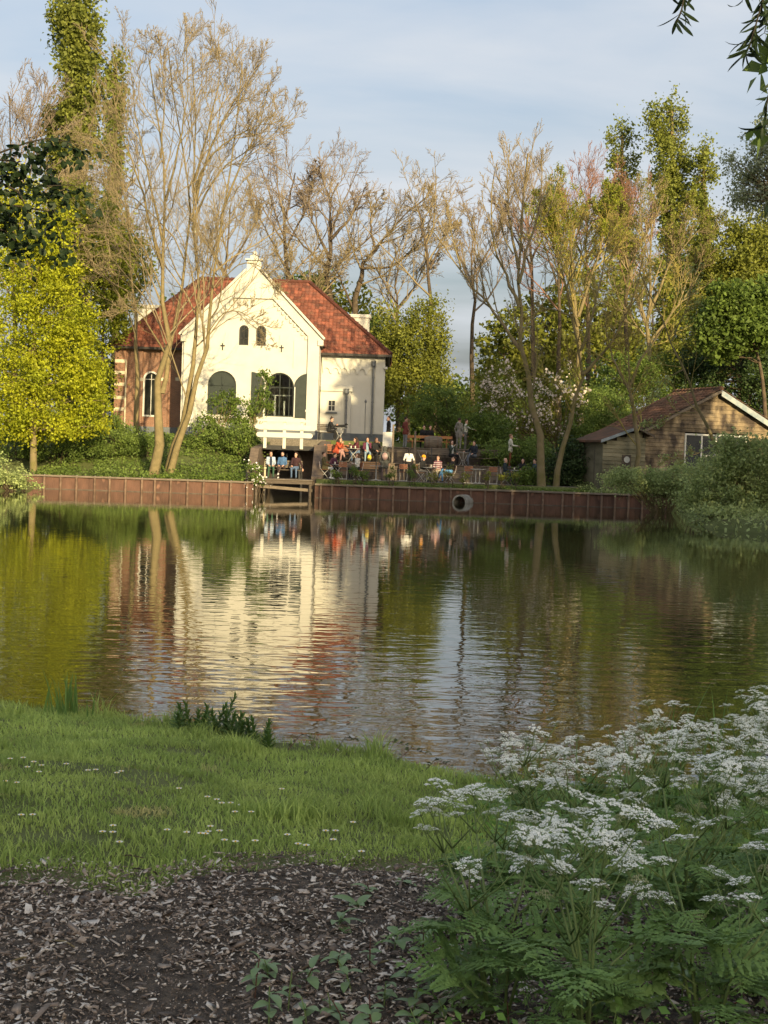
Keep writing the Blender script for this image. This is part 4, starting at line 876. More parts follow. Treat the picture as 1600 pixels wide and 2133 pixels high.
# --- bare trees behind the house
LVM = [(9, 42, 0.42, 5, 0.09, 0.13, 0.08, 0.03), (7, 42, 0.48, 4, 0.08, 0.16, 0.04, 0.02), (7, 42, 0.46, 3, 0.07, 0.18, 0.024, 0.016), (4, 40, 0.55, 1, 0.06, 0.18, 0.017, 0.014)]
for k, (lab, Y, lm, sd, tw) in enumerate((
    ('round bare tree standing behind the roof ridge', 106, [([(690, 900), (688, 640), (685, 520), (690, 450), (705, 380)], 0.42, 0.05), ([(687, 540), (650, 460), (640, 390)], 0.14, 0.04), ([(688, 500), (740, 440), (760, 390)], 0.14, 0.04), ([(686, 560), (620, 500), (580, 420)], 0.12, 0.03), ([(690, 420), (670, 370), (660, 340)], .08, .03)], 11, 'twig_grey'),
    ('bare tree with arching limbs right of the roof ridge', 104, [([(735, 900), (735, 620), (760, 540), (800, 500), (850, 440)], 0.36, 0.05), ([(750, 560), (820, 560), (880, 500), (910, 420)], 0.14, 0.03), ([(780, 515), (770, 450), (790, 410)], 0.12, 0.03), ([(735, 640), (700, 560), (660, 540)], 0.1, 0.03), ([(850, 440), (890, 410), (900, 390)], 0.07, 0.03)], 12, 'twig_tan'),
    ('bare tree rising between ash and finial', 108, [([(600, 900), (598, 600), (590, 480), (600, 410), (615, 360)], 0.3, 0.05), ([(596, 560), (550, 470), (520, 420)], 0.1, 0.03), ([(596, 520), (640, 430), (650, 380)], 0.1, 0.03)], 13, 'twig_grey'),
    ('low bushy bare tree just above the right roof slope', 102, [([(640, 900), (645, 680), (640, 600), (650, 540)], 0.2, 0.04), ([(643, 640), (600, 560), (570, 520)], 0.08, 0.03), ([(643, 640), (700, 560), (730, 520)], 0.08, 0.03)], 15, 'twig_tan'),
    ('low bushy bare tree above the right chimney', 103, [([(830, 900), (830, 680), (825, 600), (830, 530)], 0.2, 0.04), ([(830, 640), (790, 570), (770, 530)], 0.08, 0.03), ([(830, 640), (880, 580), (910, 540)], 0.08, 0.03)], 16, 'twig_tan'),
    ('bare brown tree filling the sky left of the finial', 104, [([(480, 900), (478, 620), (470, 520), (480, 430)], 0.26, 0.04), ([(476, 580), (430, 500), (400, 450)], 0.1, 0.03), ([(476, 560), (525, 480), (550, 430)], 0.1, 0.03)], 17, 'twig_tan'),
    ('grey bare tree left of the mossy terrace tree', 106, [([(985, 900), (985, 640), (980, 540), (990, 470)], 0.22, 0.04), ([(984, 600), (950, 520), (935, 470)], 0.09, 0.03), ([(984, 580), (1030, 500), (1045, 450)], 0.09, 0.03)], 18, 'twig_grey'),
    ('rust brown bare tree between the terrace trees', 108, [([(1165, 900), (1165, 640), (1160, 520), (1165, 420)], 0.22, 0.04), ([(1164, 600), (1130, 500), (1120, 430)], 0.09, 0.03), ([(1164, 580), (1205, 490), (1215, 430)], 0.09, 0.03)], 19, 'twig_red'),
    ('slim bare tree over the gap right of the house', 100, [([(905, 900), (900, 640), (890, 520), (880, 470), (870, 430)], 0.22, 0.04), ([(896, 560), (930, 490), (940, 450)], 0.08, 0.03)], 14, 'twig_tan'))):
    bare_tree('oak_tree', lab, Y, lm, LVM, 'bark_brown', tw, sd)
# --- terrace trees on the quay
bare_tree('alder_tree', 'bare tree with curved mossy trunk rising from the terrace quay', 69.3, [
    ([(1128, 1016), (1130, 950), (1118, 870), (1098, 800), (1086, 720), (1083, 640), (1080, 560), (1085, 440), (1100, 320)], 0.24, 0.05),
    ([(1088, 730), (1060, 690), (1010, 630), (960, 560), (900, 480)], 0.12, 0.03), ([(1082, 640), (1060, 580), (1035, 540), (1020, 460), (1030, 360)], 0.10, 0.03),
    ([(1080, 560), (1060, 460), (1055, 380), (1062, 300)], 0.09, 0.02), ([(1081, 590), (1110, 480), (1130, 400), (1128, 320)], 0.09, 0.02), ([(1070, 530), (1050, 500), (1040, 400)], .05, .015),
    ([(960, 560), (940, 480), (930, 420)], .05, .015), ([(1010, 630), (1000, 540), (985, 470)], .05, .015)],
    [(8, 30, 0.36, 6, 0.13, 0.09, 0.04, 0.016), (6, 36, 0.45, 5, 0.12, 0.12, 0.022, 0.013), (5, 38, 0.46, 3, 0.10, 0.14, 0.014, 0.011), (4, 34, .55, 1, .1, .15, .012, .01)], 'bark_moss', 'twig_tan', 21)
bare_tree('alder_tree', 'leaning twin of the mossy terrace tree, forking low beside it', 69.6, [
    ([(1158, 1014), (1168, 950), (1190, 860), (1216, 785), (1212, 740), (1190, 640), (1170, 560)], 0.18, 0.04),
    ([(1214, 780), (1250, 745), (1290, 690), (1330, 600), (1345, 520)], 0.11, 0.03), ([(1210, 730), (1240, 640), (1260, 540), (1270, 470)], 0.09, 0.02), ([(1195, 660), (1140, 640), (1100, 660)], 0.05, 0.015), ([(1180, 600), (1215, 520), (1225, 450)], .05, .015)],
    [(8, 40, 0.42, 6, 0.08, 0.13, 0.04, 0.016), (7, 42, 0.5, 5, 0.06, 0.16, 0.022, 0.013), (6, 42, 0.5, 3, 0.05, 0.18, 0.014, 0.011), (4, 38, .5, 1, .05, .2, .012, .01)], 'bark_moss', 'twig_olive', 22)
bare_tree('alder_tree', 'forked bare tree in front of the hut annexe', 69.2, [
    ([(1335, 1030), (1330, 960), (1325, 880), (1315, 820), (1308, 800)], 0.15, 0.09), ([(1308, 806), (1280, 760), (1262, 700), (1260, 620)], 0.08, 0.02), ([(1310, 806), (1340, 740), (1375, 690), (1410, 640), (1420, 560)], 0.09, 0.02), ([(1312, 810), (1308, 740), (1315, 660)], .06, .015)],
    [(8, 40, 0.45, 6, 0.08, 0.13, 0.035, 0.015), (7, 42, 0.5, 5, 0.06, 0.16, 0.02, 0.012), (5, 42, 0.5, 4, 0.05, 0.18, 0.013, 0.0105)], 'bark_moss', 'twig_olive', 23)
bare_tree('alder_tree', 'thin trunk leaning across the hut window', 58.0, [
    ([(1545, 1040), (1510, 960), (1470, 890), (1448, 840), (1425, 770), (1400, 710), (1365, 640), (1330, 560)], 0.115, 0.025),
    ([(1400, 710), (1430, 640), (1450, 560)], 0.04, 0.012), ([(1425, 770), (1380, 790), (1350, 830)], 0.03, 0.01), ([(1448, 860), (1400, 860), (1340, 890)], 0.03, 0.01), ([(1490, 930), (1440, 950), (1380, 960)], 0.03, 0.01)],
    [(7, 40, 0.35, 5, 0.05, 0.14, 0.02, 0.011), (6, 42, 0.45, 4, 0.04, 0.16, 0.012, 0.009), (4, 42, 0.5, 3, 0.03, 0.18, 0.01, 0.008)], 'bark_moss', 'twig_olive', 24, leaf=('leaf_willow', 1200, 0.09))
# --- yellow-olive willows and reddish trees right, behind
LVW = [(11, 30, 0.42, 5, 0.12, 0.10, 0.06, 0.025), (8, 34, 0.46, 4, 0.10, 0.13, 0.03, 0.018), (7, 36, 0.46, 3, 0.09, 0.15, 0.02, 0.014), (4, 36, 0.5, 1, 0.08, 0.16, 0.014, 0.012)]
for lab, Y, lm, sd, tw, bk, lf in (
    ('olive yellow willow with many upright stems behind the terrace trees', 88, [([(1210, 900), (1205, 700), (1195, 560), (1180, 430)], 0.25, 0.04), ([(1205, 680), (1160, 540), (1130, 430)], 0.12, 0.03), ([(1205, 660), (1250, 520), (1270, 420)], 0.12, 0.03)], 31, 'twig_olive', 'bark_pale', ('leaf_spring', 15000, 0.12)),
    ('broad olive yellow willow behind the wooden hut', 90, [([(1350, 900), (1348, 700), (1355, 560), (1360, 430)], 0.25, 0.04), ([(1348, 680), (1300, 540), (1290, 430)], 0.12, 0.03), ([(1350, 660), (1400, 540), (1430, 420)], 0.12, 0.03), ([(1350, 720), (1440, 600), (1480, 480)], .1, .03)], 32, 'twig_tan', 'bark_pale', ('leaf_olive', 15000, 0.12)),
    ('tall reddish bare tree behind the forked terrace tree', 112, [([(1110, 900), (1110, 600), (1100, 480), (1090, 420)], 0.25, 0.04), ([(1108, 560), (1060, 470), (1030, 420)], 0.1, 0.03), ([(1108, 540), (1150, 460), (1170, 410)], 0.1, 0.03)], 33, 'twig_grey', 'bark_brown', None),
    ('reddish brown bare tree left of the right hand poplars', 112, [([(1225, 900), (1225, 600), (1220, 480), (1225, 410)], 0.25, 0.04), ([(1224, 560), (1180, 460), (1170, 410)], 0.1, 0.03), ([(1224, 540), (1270, 460), (1275, 410)], 0.1, 0.03)], 34, 'twig_red', 'bark_brown', None),
    ('russet twiggy tree in front of the short poplar', 108, [([(1305, 900), (1305, 600), (1305, 500), (1305, 440)], 0.25, 0.04), ([(1305, 560), (1275, 480), (1268, 430)], 0.1, 0.03), ([(1305, 540), (1350, 480), (1365, 430)], 0.1, 0.03)], 35, 'twig_red', 'bark_brown', None)):
    bare_tree('willow_tree' if Y < 100 else 'birch_tree', lab, Y, lm, LVW, bk, tw, sd, leaf=lf)

# --- poplars
def poplar(lab, Y, px, y0, y1, hw, n, sd, grp=None):
    g = np.random.default_rng(sd); lob = []
    for k in range(26):
        f = k / 25; w = hw * (0.42 + 0.58 * math.sin(math.pi * min(1, 0.30 + f * 0.62))) * (0.55 if f < 0.04 else 1)
        for _ in range(2): lob.append((px + g.uniform(-0.68, 0.68) * w, y0 + (y1 - y0) * f + g.uniform(-8, 8), w * g.uniform(0.32, 0.55), hw * g.uniform(0.5, 0.95), g.uniform(-1, 1) * w * Y / FPX * 0.7))
    return leafy('poplar_tree', lab, Y, lob, n, 0.30, 0.30, 'leaf_poplar', sd, trunk=[(px, 960), (px, (y0 + y1) / 2), (px, y0 + 10)], tall=2.0, shell=0.3, sticks=160, bark='bark_pale', r0=0.35, group=grp)
poplar('tall columnar green poplar far left reaching above the ash', 101, 152, -30, 760, 62, 34000, 41); poplar('narrow poplar shoot right beside the tall left poplar', 102, 240, 130, 640, 26, 6000, 42)
poplar('tallest of the green poplars behind the wooden hut', 130, 1400, 222, 760, 45, 20000, 43); poplar('short dark poplar topping the russet tree', 134, 1296, 276, 760, 33, 9000, 44); poplar('slender low poplar right of the tallest hut poplar', 128, 1466, 315, 760, 28, 10000, 45)

# --- leafy trees and shrubs
leafy('lime_tree', 'bright yellow green leafy tree on the left bank', 69.5, [(55, 545, 95, 105), (10, 470, 70, 80), (110, 640, 85, 95), (25, 680, 95, 100), (150, 745, 75, 85), (60, 800, 115, 80), (165, 830, 62, 55), (110, 880, 100, 45), (120, 545, 60, 70), (30, 400, 60, 60), (190, 790, 40, 45), (200, 860, 34, 30), (175, 680, 45, 40), (-20, 860, 70, 50), (130, 470, 40, 40), (40, 890, 80, 36)], 50000, 0.155, 0.27, 'leaf_lime', 51, trunk=[(70, 988), (69, 920), (74, 800), (70, 600)], sticks=90, r0=0.2, bark='bark_moss', up=0.5, shell=0.25)
leafy('hornbeam_tree', 'olive green tree between lime tree and left chimney', 84, [(240, 560, 58, 90), (190, 500, 70, 100), (205, 660, 50, 110), (280, 570, 42, 70), (130, 480, 70, 110), (205, 790, 24, 90), (250, 650, 30, 50)], 30000, 0.19, 0.30, 'leaf_spring', 52, trunk=[(215, 960), (212, 780), (218, 600)])
leafy('yew_tree', 'dark evergreen behind the brick wing corner', 98, [(225, 830, 40, 90), (170, 820, 60, 110)], 7000, 0.24, 0.32, 'leaf_dark', 53, trunk=[(215, 960), (215, 830), (215, 780)])
for lb, Y, lob, n, mt, sd in (
    ('rounded dark green shrub under the bright lime tree', 72.5, [(120, 925, 70, 45), (170, 905, 60, 45)], 9000, 'leaf_mid', 61), ('leafy shrub against the brick wing plinth', 74, [(235, 915, 55, 50), (265, 935, 38, 38)], 8000, 'leaf_mid', 62),
    ('dim shrub at the left end of the quay', 73, [(30, 935, 60, 50), (75, 955, 40, 30)], 6000, 'leaf_mid', 63), ('low shrub between the two ash trunks and brick wing', 74, [(290, 935, 32, 32)], 3000, 'leaf_mid', 64),
    ('dense shrub on the slope below the gable', 75.5, [(450, 925, 40, 45), (480, 945, 45, 38)], 8000, 'leaf_mid', 65), ('shrub beside the leaning retaining wall', 74, [(515, 940, 25, 48), (500, 910, 30, 30)], 5000, 'leaf_mid', 66)):
    leafy('shrub', lb, Y, lob, n, 0.115, 0.16, mt, sd, cat='shrub', sticks=30)
for lb, Y, lob, n, sd in (('young elder with lime leaves before the shuttered arch', 76.5, [(470, 830, 38, 28), (450, 865, 36, 24), (485, 860, 30, 26)], 1700, 67), ('tall sapling with lime leaves before the open shutters', 76.5, [(548, 795, 20, 34), (530, 845, 26, 28), (556, 830, 22, 26), (520, 885, 26, 22)], 1900, 68), ('sapling with light leaves on the slope by the ash', 76, [(425, 905, 34, 30), (400, 935, 26, 24)], 1300, 69)):
    leafy('sapling', lb, Y, lob, n, 0.15, 0.17, 'leaf_fresh', sd, cat='sapling', bark='bark_pale', sticks=26, stems=3)
leafy('shrub', 'little white flowering bush hanging over the quay end', 68.25, [(528, 985, 20, 20), (536, 1004, 16, 20)], 1500, 0.10, 0.09, 'leaf_fresh', 70, cat='shrub', sticks=14, flowers=('petal_white', 60, 0.09, None))
leafy('weeping_tree', 'lime tinted weeping tree right of the house', 97, [(850, 730, 62, 85), (885, 690, 45, 70), (808, 700, 34, 80), (850, 810, 80, 55), (905, 770, 32, 70), (800, 780, 40, 60)], 26000, 0.20, 0.30, 'leaf_olive', 71, trunk=[(850, 960), (850, 820), (855, 700)], tall=1.6)
leafy('shrub', 'broad grey green shrub behind the barrel table', 85, [(900, 850, 60, 45), (960, 870, 50, 42)], 10000, 0.14, 0.2, 'leaf_mid', 72, cat='shrub')
leafy('blossom_shrub', 'large shrub with white spring blossom behind the terrace tree', 80, [(1010, 840, 60, 55), (1080, 850, 70, 70), (1160, 850, 60, 75), (1190, 800, 36, 46), (1040, 790, 40, 40)], 13000, 0.13, 0.22, 'leaf_olive', 73, cat='shrub', sticks=120, flowers=('petal_pink', 1500, 0.15, 5.2), bark='bark_moss')
for lb, Y, lob, n, mt, sd in (
    ('green shrub right of the man pointing', 77.5, [(1030, 905, 52, 38), (1000, 890, 40, 36)], 8000, 'leaf_fresh', 74), ('low hedge behind the man in cream jacket', 74.5, [(1100, 945, 55, 34), (1040, 950, 40, 26)], 7000, 'leaf_mid', 75),
    ('dark rounded bush between leaning tree and hut annexe', 71.5, [(1200, 960, 42, 50), (1170, 985, 36, 30)], 8000, 'leaf_dark', 76), ('dark bush at the foot of the mossy terrace tree', 69.9, [(1105, 1000, 30, 18), (1085, 1000, 20, 14)], 2600, 'leaf_fresh', 77),
    ('tall shrub behind the hut annexe', 79, [(1270, 870, 60, 60), (1230, 900, 50, 50)], 10000, 'leaf_mid', 78), ('grey green shrub rising behind the hut roof', 84, [(1320, 790, 70, 60), (1380, 800, 60, 60), (1290, 830, 60, 50)], 14000, 'leaf_fresh', 79)):
    leafy('shrub', lb, Y, lob, n, 0.13, 0.19, mt, sd, cat='shrub', sticks=30)
leafy('maple_tree', 'big green tree right of the hut poplars', 92, [(1520, 540, 80, 80), (1580, 500, 60, 70), (1480, 620, 60, 90), (1560, 620, 90, 90), (1500, 720, 80, 70)], 34000, 0.22, 0.34, 'leaf_olive', 81, trunk=[(1540, 960), (1540, 700), (1540, 560)])
leafy('chestnut_tree', 'fresh green tree above the hut roof', 80, [(1500, 680, 45, 42), (1560, 690, 60, 50), (1520, 630, 50, 40), (1600, 640, 50, 60), (1490, 720, 36, 30)], 15000, 0.26, 0.30, 'leaf_fresh', 82, trunk=[(1600, 960), (1590, 780), (1560, 680)], up=0.8)
leafy('yew_tree', 'dark evergreen mass behind the hut roof', 84, [(1540, 770, 90, 55), (1460, 780, 50, 50), (1600, 800, 60, 70)], 15000, 0.18, 0.28, 'leaf_dark', 83, trunk=[(1560, 960), (1560, 830), (1550, 770)])
leafy('white_willow', 'airy pale willow at the right edge above the hut', 58, [(1572, 330, 34, 60), (1590, 420, 46, 46), (1545, 400, 28, 46), (1600, 290, 30, 50), (1530, 340, 22, 30)], 5200, 0.13, 0.20, 'leaf_pale', 84, trunk=[(1680, 1030), (1660, 700), (1620, 420)], sticks=130, bark='bark_pale', shell=0.2)
leafy('willow_bush', 'big grey green willow bush leaning over the right water edge', 51.5, [(1500, 1020, 70, 66), (1570, 1000, 66, 80), (1450, 1055, 42, 38), (1610, 1060, 50, 44), (1530, 940, 50, 40), (1480, 1082, 60, 24, -2), (1545, 1082, 60, 26, -2), (1610, 1080, 50, 28, -2.5)], 27000, 0.12, 0.18, 'leaf_willow', 85, cat='shrub', sticks=90, bark='bark_moss')
leafy('willow_bush', 'lower willow bush drooping over the end of the quay', 63, [(1330, 1000, 60, 26), (1385, 1015, 50, 30), (1290, 1000, 40, 20), (1420, 1000, 50, 40)], 9500, 0.115, 0.16, 'leaf_willow', 86, cat='shrub', sticks=60, bark='bark_moss')
leafy('willow_bush', 'flat pale bush hanging over the left end of the quay', 63, [(10, 1000, 60, 20), (50, 1010, 32, 14), (-30, 985, 60, 34)], 6000, 0.12, 0.15, 'leaf_willow', 87, cat='shrub', sticks=40)
leafy('willow_bush', 'leafy bush in front of the hut window', 60, [(1560, 960, 60, 36), (1500, 985, 60, 30), (1450, 990, 40, 26)], 8000, 0.11, 0.17, 'leaf_willow', 88, cat='shrub', sticks=60)
# --- woodland behind everything
for k, (px, py, rx, ry, Y, mt) in enumerate(((700, 690, 70, 110, 112, 'leaf_olive'), (640, 640, 50, 80, 118, 'leaf_mid'), (960, 860, 80, 70, 116, 'leaf_mid'), (1050, 760, 60, 110, 118, 'leaf_olive'), (1140, 720, 80, 120, 120, 'leaf_olive'), (1240, 660, 90, 130, 122, 'leaf_olive'),
      (1360, 680, 90, 130, 124, 'leaf_olive'), (1460, 660, 70, 150, 126, 'leaf_mid'), (770, 740, 60, 110, 116, 'leaf_mid'), (60, 700, 130, 220, 116, 'leaf_olive'), (400, 760, 110, 160, 120, 'leaf_mid'), (540, 740, 80, 140, 120, 'leaf_mid'), (1580, 700, 90, 200, 122, 'leaf_mid'), (880, 880, 60, 70, 118, 'leaf_mid'), (1210, 850, 90, 80, 112, 'leaf_mid'), (1090, 870, 80, 70, 112, 'leaf_mid'))):
    names = ['behind the right roof slope', 'behind the gable finial', 'low behind the barrel table', 'behind the mossy terrace tree', 'behind the blossom shrub', 'behind the leaning terrace tree', 'behind the hut roof', 'under the tallest hut poplar', 'behind the right chimney', 'far behind the lime tree', 'behind the ash trunks', 'behind the gable wall', 'far behind the hut', 'behind the weeping tree', 'low between leaning terrace tree and hut', 'low behind the cream jacket']
    leafy('woodland_tree', 'hazy green background tree ' + names[k], Y, [(px, py, rx, ry), (px - rx * 0.4, py + ry * 0.5, rx * 0.8, ry * 0.6), (px + rx * 0.5, py + ry * 0.4, rx * 0.7, ry * 0.6)], 6500, 0.40, 0.48, mt, 200 + k, trunk=[(px, 965), (px, py + ry * 0.3), (px, py - ry * 0.3)], sticks=60, group='woodland behind the house')
# --- tall trees just outside the view: they shade the lawn, the terrace and the right wing
def shade_tree(lab, c, r3, n, sd, size=0.80, ztop=None):
    g = np.random.default_rng(sd); c = np.array(c); base = Vector((c[0], c[1], gz(c[0], c[1]) - 0.2)); t = thing('broadleaf_tree', lab, 'tree', base, group='tall trees behind the path')
    n = n // 2; k = n // 30; d = norm(g.normal(size=(k, 3))); cc = c + d * np.array(r3) * (g.random(k) ** 0.4)[:, None]; C = (cc[:, None] + g.normal(0, 0.55, (k, 30, 3))).reshape(-1, 3)
    v, tr, ti = leaves(C, size, sd); a = Acc(); a.add(v, tr, ti); tag(link('crown', a.mesh('crown', 'leaf_mid', False, tuple(base)), t), kind='stuff')
    B().tube([tuple(base), (c[0], c[1], c[2] - r3[2] * 0.3), (c[0], c[1], c[2] + r3[2] * 0.4)], [0.4, 0.3, 0.08], 10).obj('trunk', 'bark_brown', t, smooth=True)
shade_tree('broad tree on the right bank outside the picture', (17.6, 44, 14.2), (5.4, 4.5, 7.6), 16000, 301); shade_tree('second tree on the right bank outside the picture', (24.5, 44, 9.6), (3.4, 4.0, 6.0), 6500, 302)
shade_tree('large tree right of the path outside the picture', (18.6, 20, 9.6), (4.8, 5, 7.4), 12000, 303); shade_tree('wide tree right of the path outside the picture', (26.5, 20, 9.6), (5.0, 5, 7.0), 11000, 304)
for k, x in enumerate((7, 14.5, 22, 29.5)): shade_tree('leafy tree far behind the path, %s along the row' % ['first', 'second', 'third', 'fourth'][k], (x, -38 - (k % 2) * 3, 9.0), (5.2, 4.0, 8.4), 26000, 310 + k)

# ------------------------------------------------------------------ lawn, chips, plants of the near bank
def near_ground(px, py):
    z = 0.35
    for _ in range(6):
        p = on_plane(px, py, z); z = gz(p.x, p.y)
    return p
leafmat('grass_blade', (0.37, 0.47, 0.13), (0.245, 0.34, 0.09), scale=2.4, trans=0.35, attr=0.45, c3=(0.44, 0.41, 0.18), rough=0.6)
g = np.random.default_rng(77); NB = 165000
bx = g.uniform(-3.7, 3.0, NB); by = g.uniform(4.45, 10.5, NB)
dsh = Ys(bx) - by; dp = by - path_edge(bx)
keep = (dsh > -0.02) & (dp > -0.32)
pn = vnoise(bx, by, 0.16, 21); pn2 = vnoise(bx, by, 0.55, 22)
keep &= (dp > 0.10) | (pn > 0.52 - dp * 1.5)                       # ragged edge towards the chips
keep &= ~((pn2 < 0.16) & (g.random(NB) < 0.75)) & ~((pn < 0.10) & (g.random(NB) < 0.6))
bx, by, dsh, pn, pn2 = (a[keep] for a in (bx, by, dsh, pn, pn2)); n = len(bx); bz = ground_z(bx, by) - 0.004
tuft = vnoise(bx, by, 0.28, 23)
hgt = (0.022 + 0.024 * g.random(n)) * (0.65 + 0.8 * tuft) * (1 + 0.9 * np.exp(-(dsh / 0.28) ** 2)) * (1 + 1.1 * (tuft > 0.86))
an = g.uniform(0, 2 * np.pi, n); wd = g.uniform(0.0022, 0.0042, n); ln = g.uniform(0.15, 1.0, n) * hgt; la = g.uniform(0, 2 * np.pi, n)
b0 = np.stack([bx, by, bz], 1); sd_ = np.stack([np.cos(an), np.sin(an), 0 * an], 1) * wd[:, None]; lean = np.stack([np.cos(la), np.sin(la), 0 * la], 1) * ln[:, None]
upv = np.array([0, 0, 1.0]) * hgt[:, None]
V = np.stack([b0 - sd_, b0 + sd_, b0 + sd_ * 0.8 + lean * 0.35 + upv * 0.6, b0 - sd_ * 0.8 + lean * 0.35 + upv * 0.6, b0 + lean + upv * 0.95], 1).reshape(-1, 3)
k = (np.arange(n) * 5)[:, None]; tn = np.clip(0.5 * g.random(n) + 0.5 * (0.3 + 0.7 * pn2), 0, 1)
me = np_mesh('grass', V, [k + np.array([[0, 1, 2, 3]]), k + np.array([[3, 2, 4]])], 'grass_blade', tint=np.concatenate([tn, tn]))
tag(link('grass', me), 'short mown grass of the sloping near bank', 'grass', kind='stuff')

def chip_mat():
    m = bpy.data.materials.new('wood_chip'); m.use_nodes = True; n_ = m.node_tree.nodes; l = m.node_tree.links; b = n_['Principled BSDF']; b.inputs['Roughness'].default_value = 0.85
    a = n_.new('ShaderNodeAttribute'); a.attribute_name = 'tint'; r = n_.new('ShaderNodeValToRGB'); e = r.color_ramp.elements
    e[0].color = (0.060, 0.044, 0.035, 1); e[1].color = (0.80, 0.75, 0.67, 1)
    for p, c in ((0.40, (0.23, 0.172, 0.13, 1)), (0.68, (0.46, 0.375, 0.30, 1)), (0.88, (0.66, 0.58, 0.50, 1))): q = e.new(p); q.color = c
    z = n_.new('ShaderNodeTexNoise'); z.inputs['Scale'].default_value = 60; t = n_.new('ShaderNodeTexCoord'); l.new(t.outputs['Object'], z.inputs['Vector'])
    mu = n_.new('ShaderNodeMix'); mu.data_type = 'RGBA'; mu.blend_type = 'MULTIPLY'; mu.inputs[0].default_value = 0.5
    l.new(a.outputs['Fac'], r.inputs[0]); l.new(r.outputs[0], mu.inputs[6]); l.new(z.outputs['Fac'], mu.inputs[7]); l.new(mu.outputs[2], b.inputs['Base Color']); MATS['wood_chip'] = m
chip_mat()
NC = 32000; cx = g.uniform(-2.0, 1.5, NC); cy = 3.1 + g.random(NC) * 2.3; dpc = path_edge(cx) - cy
keep = (dpc > -0.22) & ((dpc > 0.05) | (g.random(NC) < 0.35)) & ~((vnoise(cx, cy, 0.35, 31) < 0.26) & (g.random(NC) < 0.6)); cx, cy = cx[keep], cy[keep]; n = len(cx)
L = g.gamma(1.6, 0.0062, n) + 0.0045; Wd = L * g.uniform(0.25, 0.75, n); T = g.uniform(0.0012, 0.004, n); az = g.uniform(0, np.pi * 2, n)
tilt = g.normal(0, 0.28, n); u = np.stack([np.cos(az) * np.cos(tilt), np.sin(az) * np.cos(tilt), np.sin(tilt)], 1); t2 = g.normal(0, 0.25, n)
w = np.stack([-np.sin(az) * np.cos(t2), np.cos(az) * np.cos(t2), np.sin(t2)], 1); nn = np.cross(u, w)
c0 = np.stack([cx, cy, ground_z(cx, cy) + 0.010 + np.abs(np.sin(tilt)) * L * 0.4 + g.uniform(0, 0.010, n)], 1); vs = []
for s_ in (0, 1):
    for (a, b) in ((-1, -1), (1.1, -0.8), (0.9, 1), (-1.1, 0.8)):
        ja, jb = g.uniform(0.35, 1.35, n), g.uniform(0.25, 1.4, n); vs.append(c0 + u * (L * a * 0.5 * ja)[:, None] + w * (Wd * b * 0.5 * jb)[:, None] + nn * (T * s_)[:, None])
V = np.stack(vs, 1).reshape(-1, 3); k = (np.arange(n) * 8)[:, None]
tr = k + np.array([[4, 5, 6, 7]]); qd = np.concatenate([k + np.array([[i, (i + 1) % 4, (i + 1) % 4 + 4, i + 4]]) for i in range(4)], 0)
tn = g.beta(1.5, 2.0, n); tn = np.where(g.random(n) < 0.24, g.uniform(0.85, 1, n), tn)
tag(link('wood_chips', np_mesh('wood_chips', V, [tr, qd], 'wood_chip', tint=np.concatenate([tn, np.tile(tn, 4)]))), 'scattered brown and pale wood chips on the dark path', 'wood chips', kind='stuff')

# crumbs of bark, dry leaf bits and fibres between the chips
n = 50000; X = g.uniform(-2.0, 1.5, n); Y = 3.1 + g.random(n) * 2.4; ok = path_edge(X) - Y > -0.18; X, Y = X[ok], Y[ok]
C = np.stack([X, Y, ground_z(X, Y) + 0.010 + 0.010 * g.random(len(X))], 1); v, tr, ti = leaves(C, 0.0095, 91, up=1.6, aspect=0.42); a = Acc(); a.add(v, tr, g.beta(1.3, 2.4, len(X)).repeat(2)); tag(link('bark_crumbs', a.mesh('bark_crumbs', 'wood_chip')), 'fine bark crumbs between the wood chips', 'bark crumbs', kind='stuff')
# thin sticks lying among the chips
for i, (pa, pb) in enumerate((((610, 2040), (690, 2000)), ((95, 1968), (160, 1988)), ((520, 1862), (585, 1868)), ((1000 - 180, 2010), (760, 2030)), ((230, 1792), (300, 1797)), ((20, 2015), (60, 2008)))):
    a, b = near_ground(*pa), near_ground(*pb); m_ = (a + b) / 2 + Vector((0.01, 0.01, 0.012)); q = B(); q.tube([a + Vector((0, 0, .016)), m_ + Vector((0, 0, .01)), b + Vector((0, 0, .018))], [0.004, 0.0035, 0.002], 6)
    tag(q.obj('stick', 'bark_pale' if i % 2 else 'bark_brown', smooth=True), ['pale split stick lying on the chips', 'thin brown stick on dark soil', 'brown twig at the lawn edge', 'pale curved stick beside the seedlings', 'dark twig lying across the grass', 'short pale stick on dark soil'][i], 'stick')

# daisies
mk('daisy_eye', (0.75, 0.50, 0.04), (0.6, 0.38, 0.03), scale=20, rough=0.8); mk('stalk_green', (0.085, 0.135, 0.03), (0.06, 0.10, 0.022), scale=8, rough=0.7)
dz = B()
for i in range(12):
    a = 2 * math.pi * i / 12; c, s = math.cos(a), math.sin(a); r_ = 0.011
    dz.add([(c * .003 - s * .0012, s * .003 + c * .0012, 0.034), (c * r_ - s * .0022, s * r_ + c * .0022, 0.037), (c * r_ * 1.12, s * r_ * 1.12, 0.0365), (c * r_ + s * .0022, s * r_ - c * .0022, 0.037), (c * .003 + s * .0012, s * .003 - c * .0012, 0.034)], [(0, 1, 2, 3, 4)])
dzm = dz.mesh('petals', 'petal_white'); eye = B(); eye.ell((0, 0, 0.036), (0.0038, 0.0038, 0.0025), 8, 4); eyem = eye.mesh('flower_eye', 'daisy_eye'); stk = B(); stk.tube([(0, 0, -0.01), (0.002, 0, 0.034)], 0.0011, 5); stkm = stk.mesh('stalk', 'stalk_green')
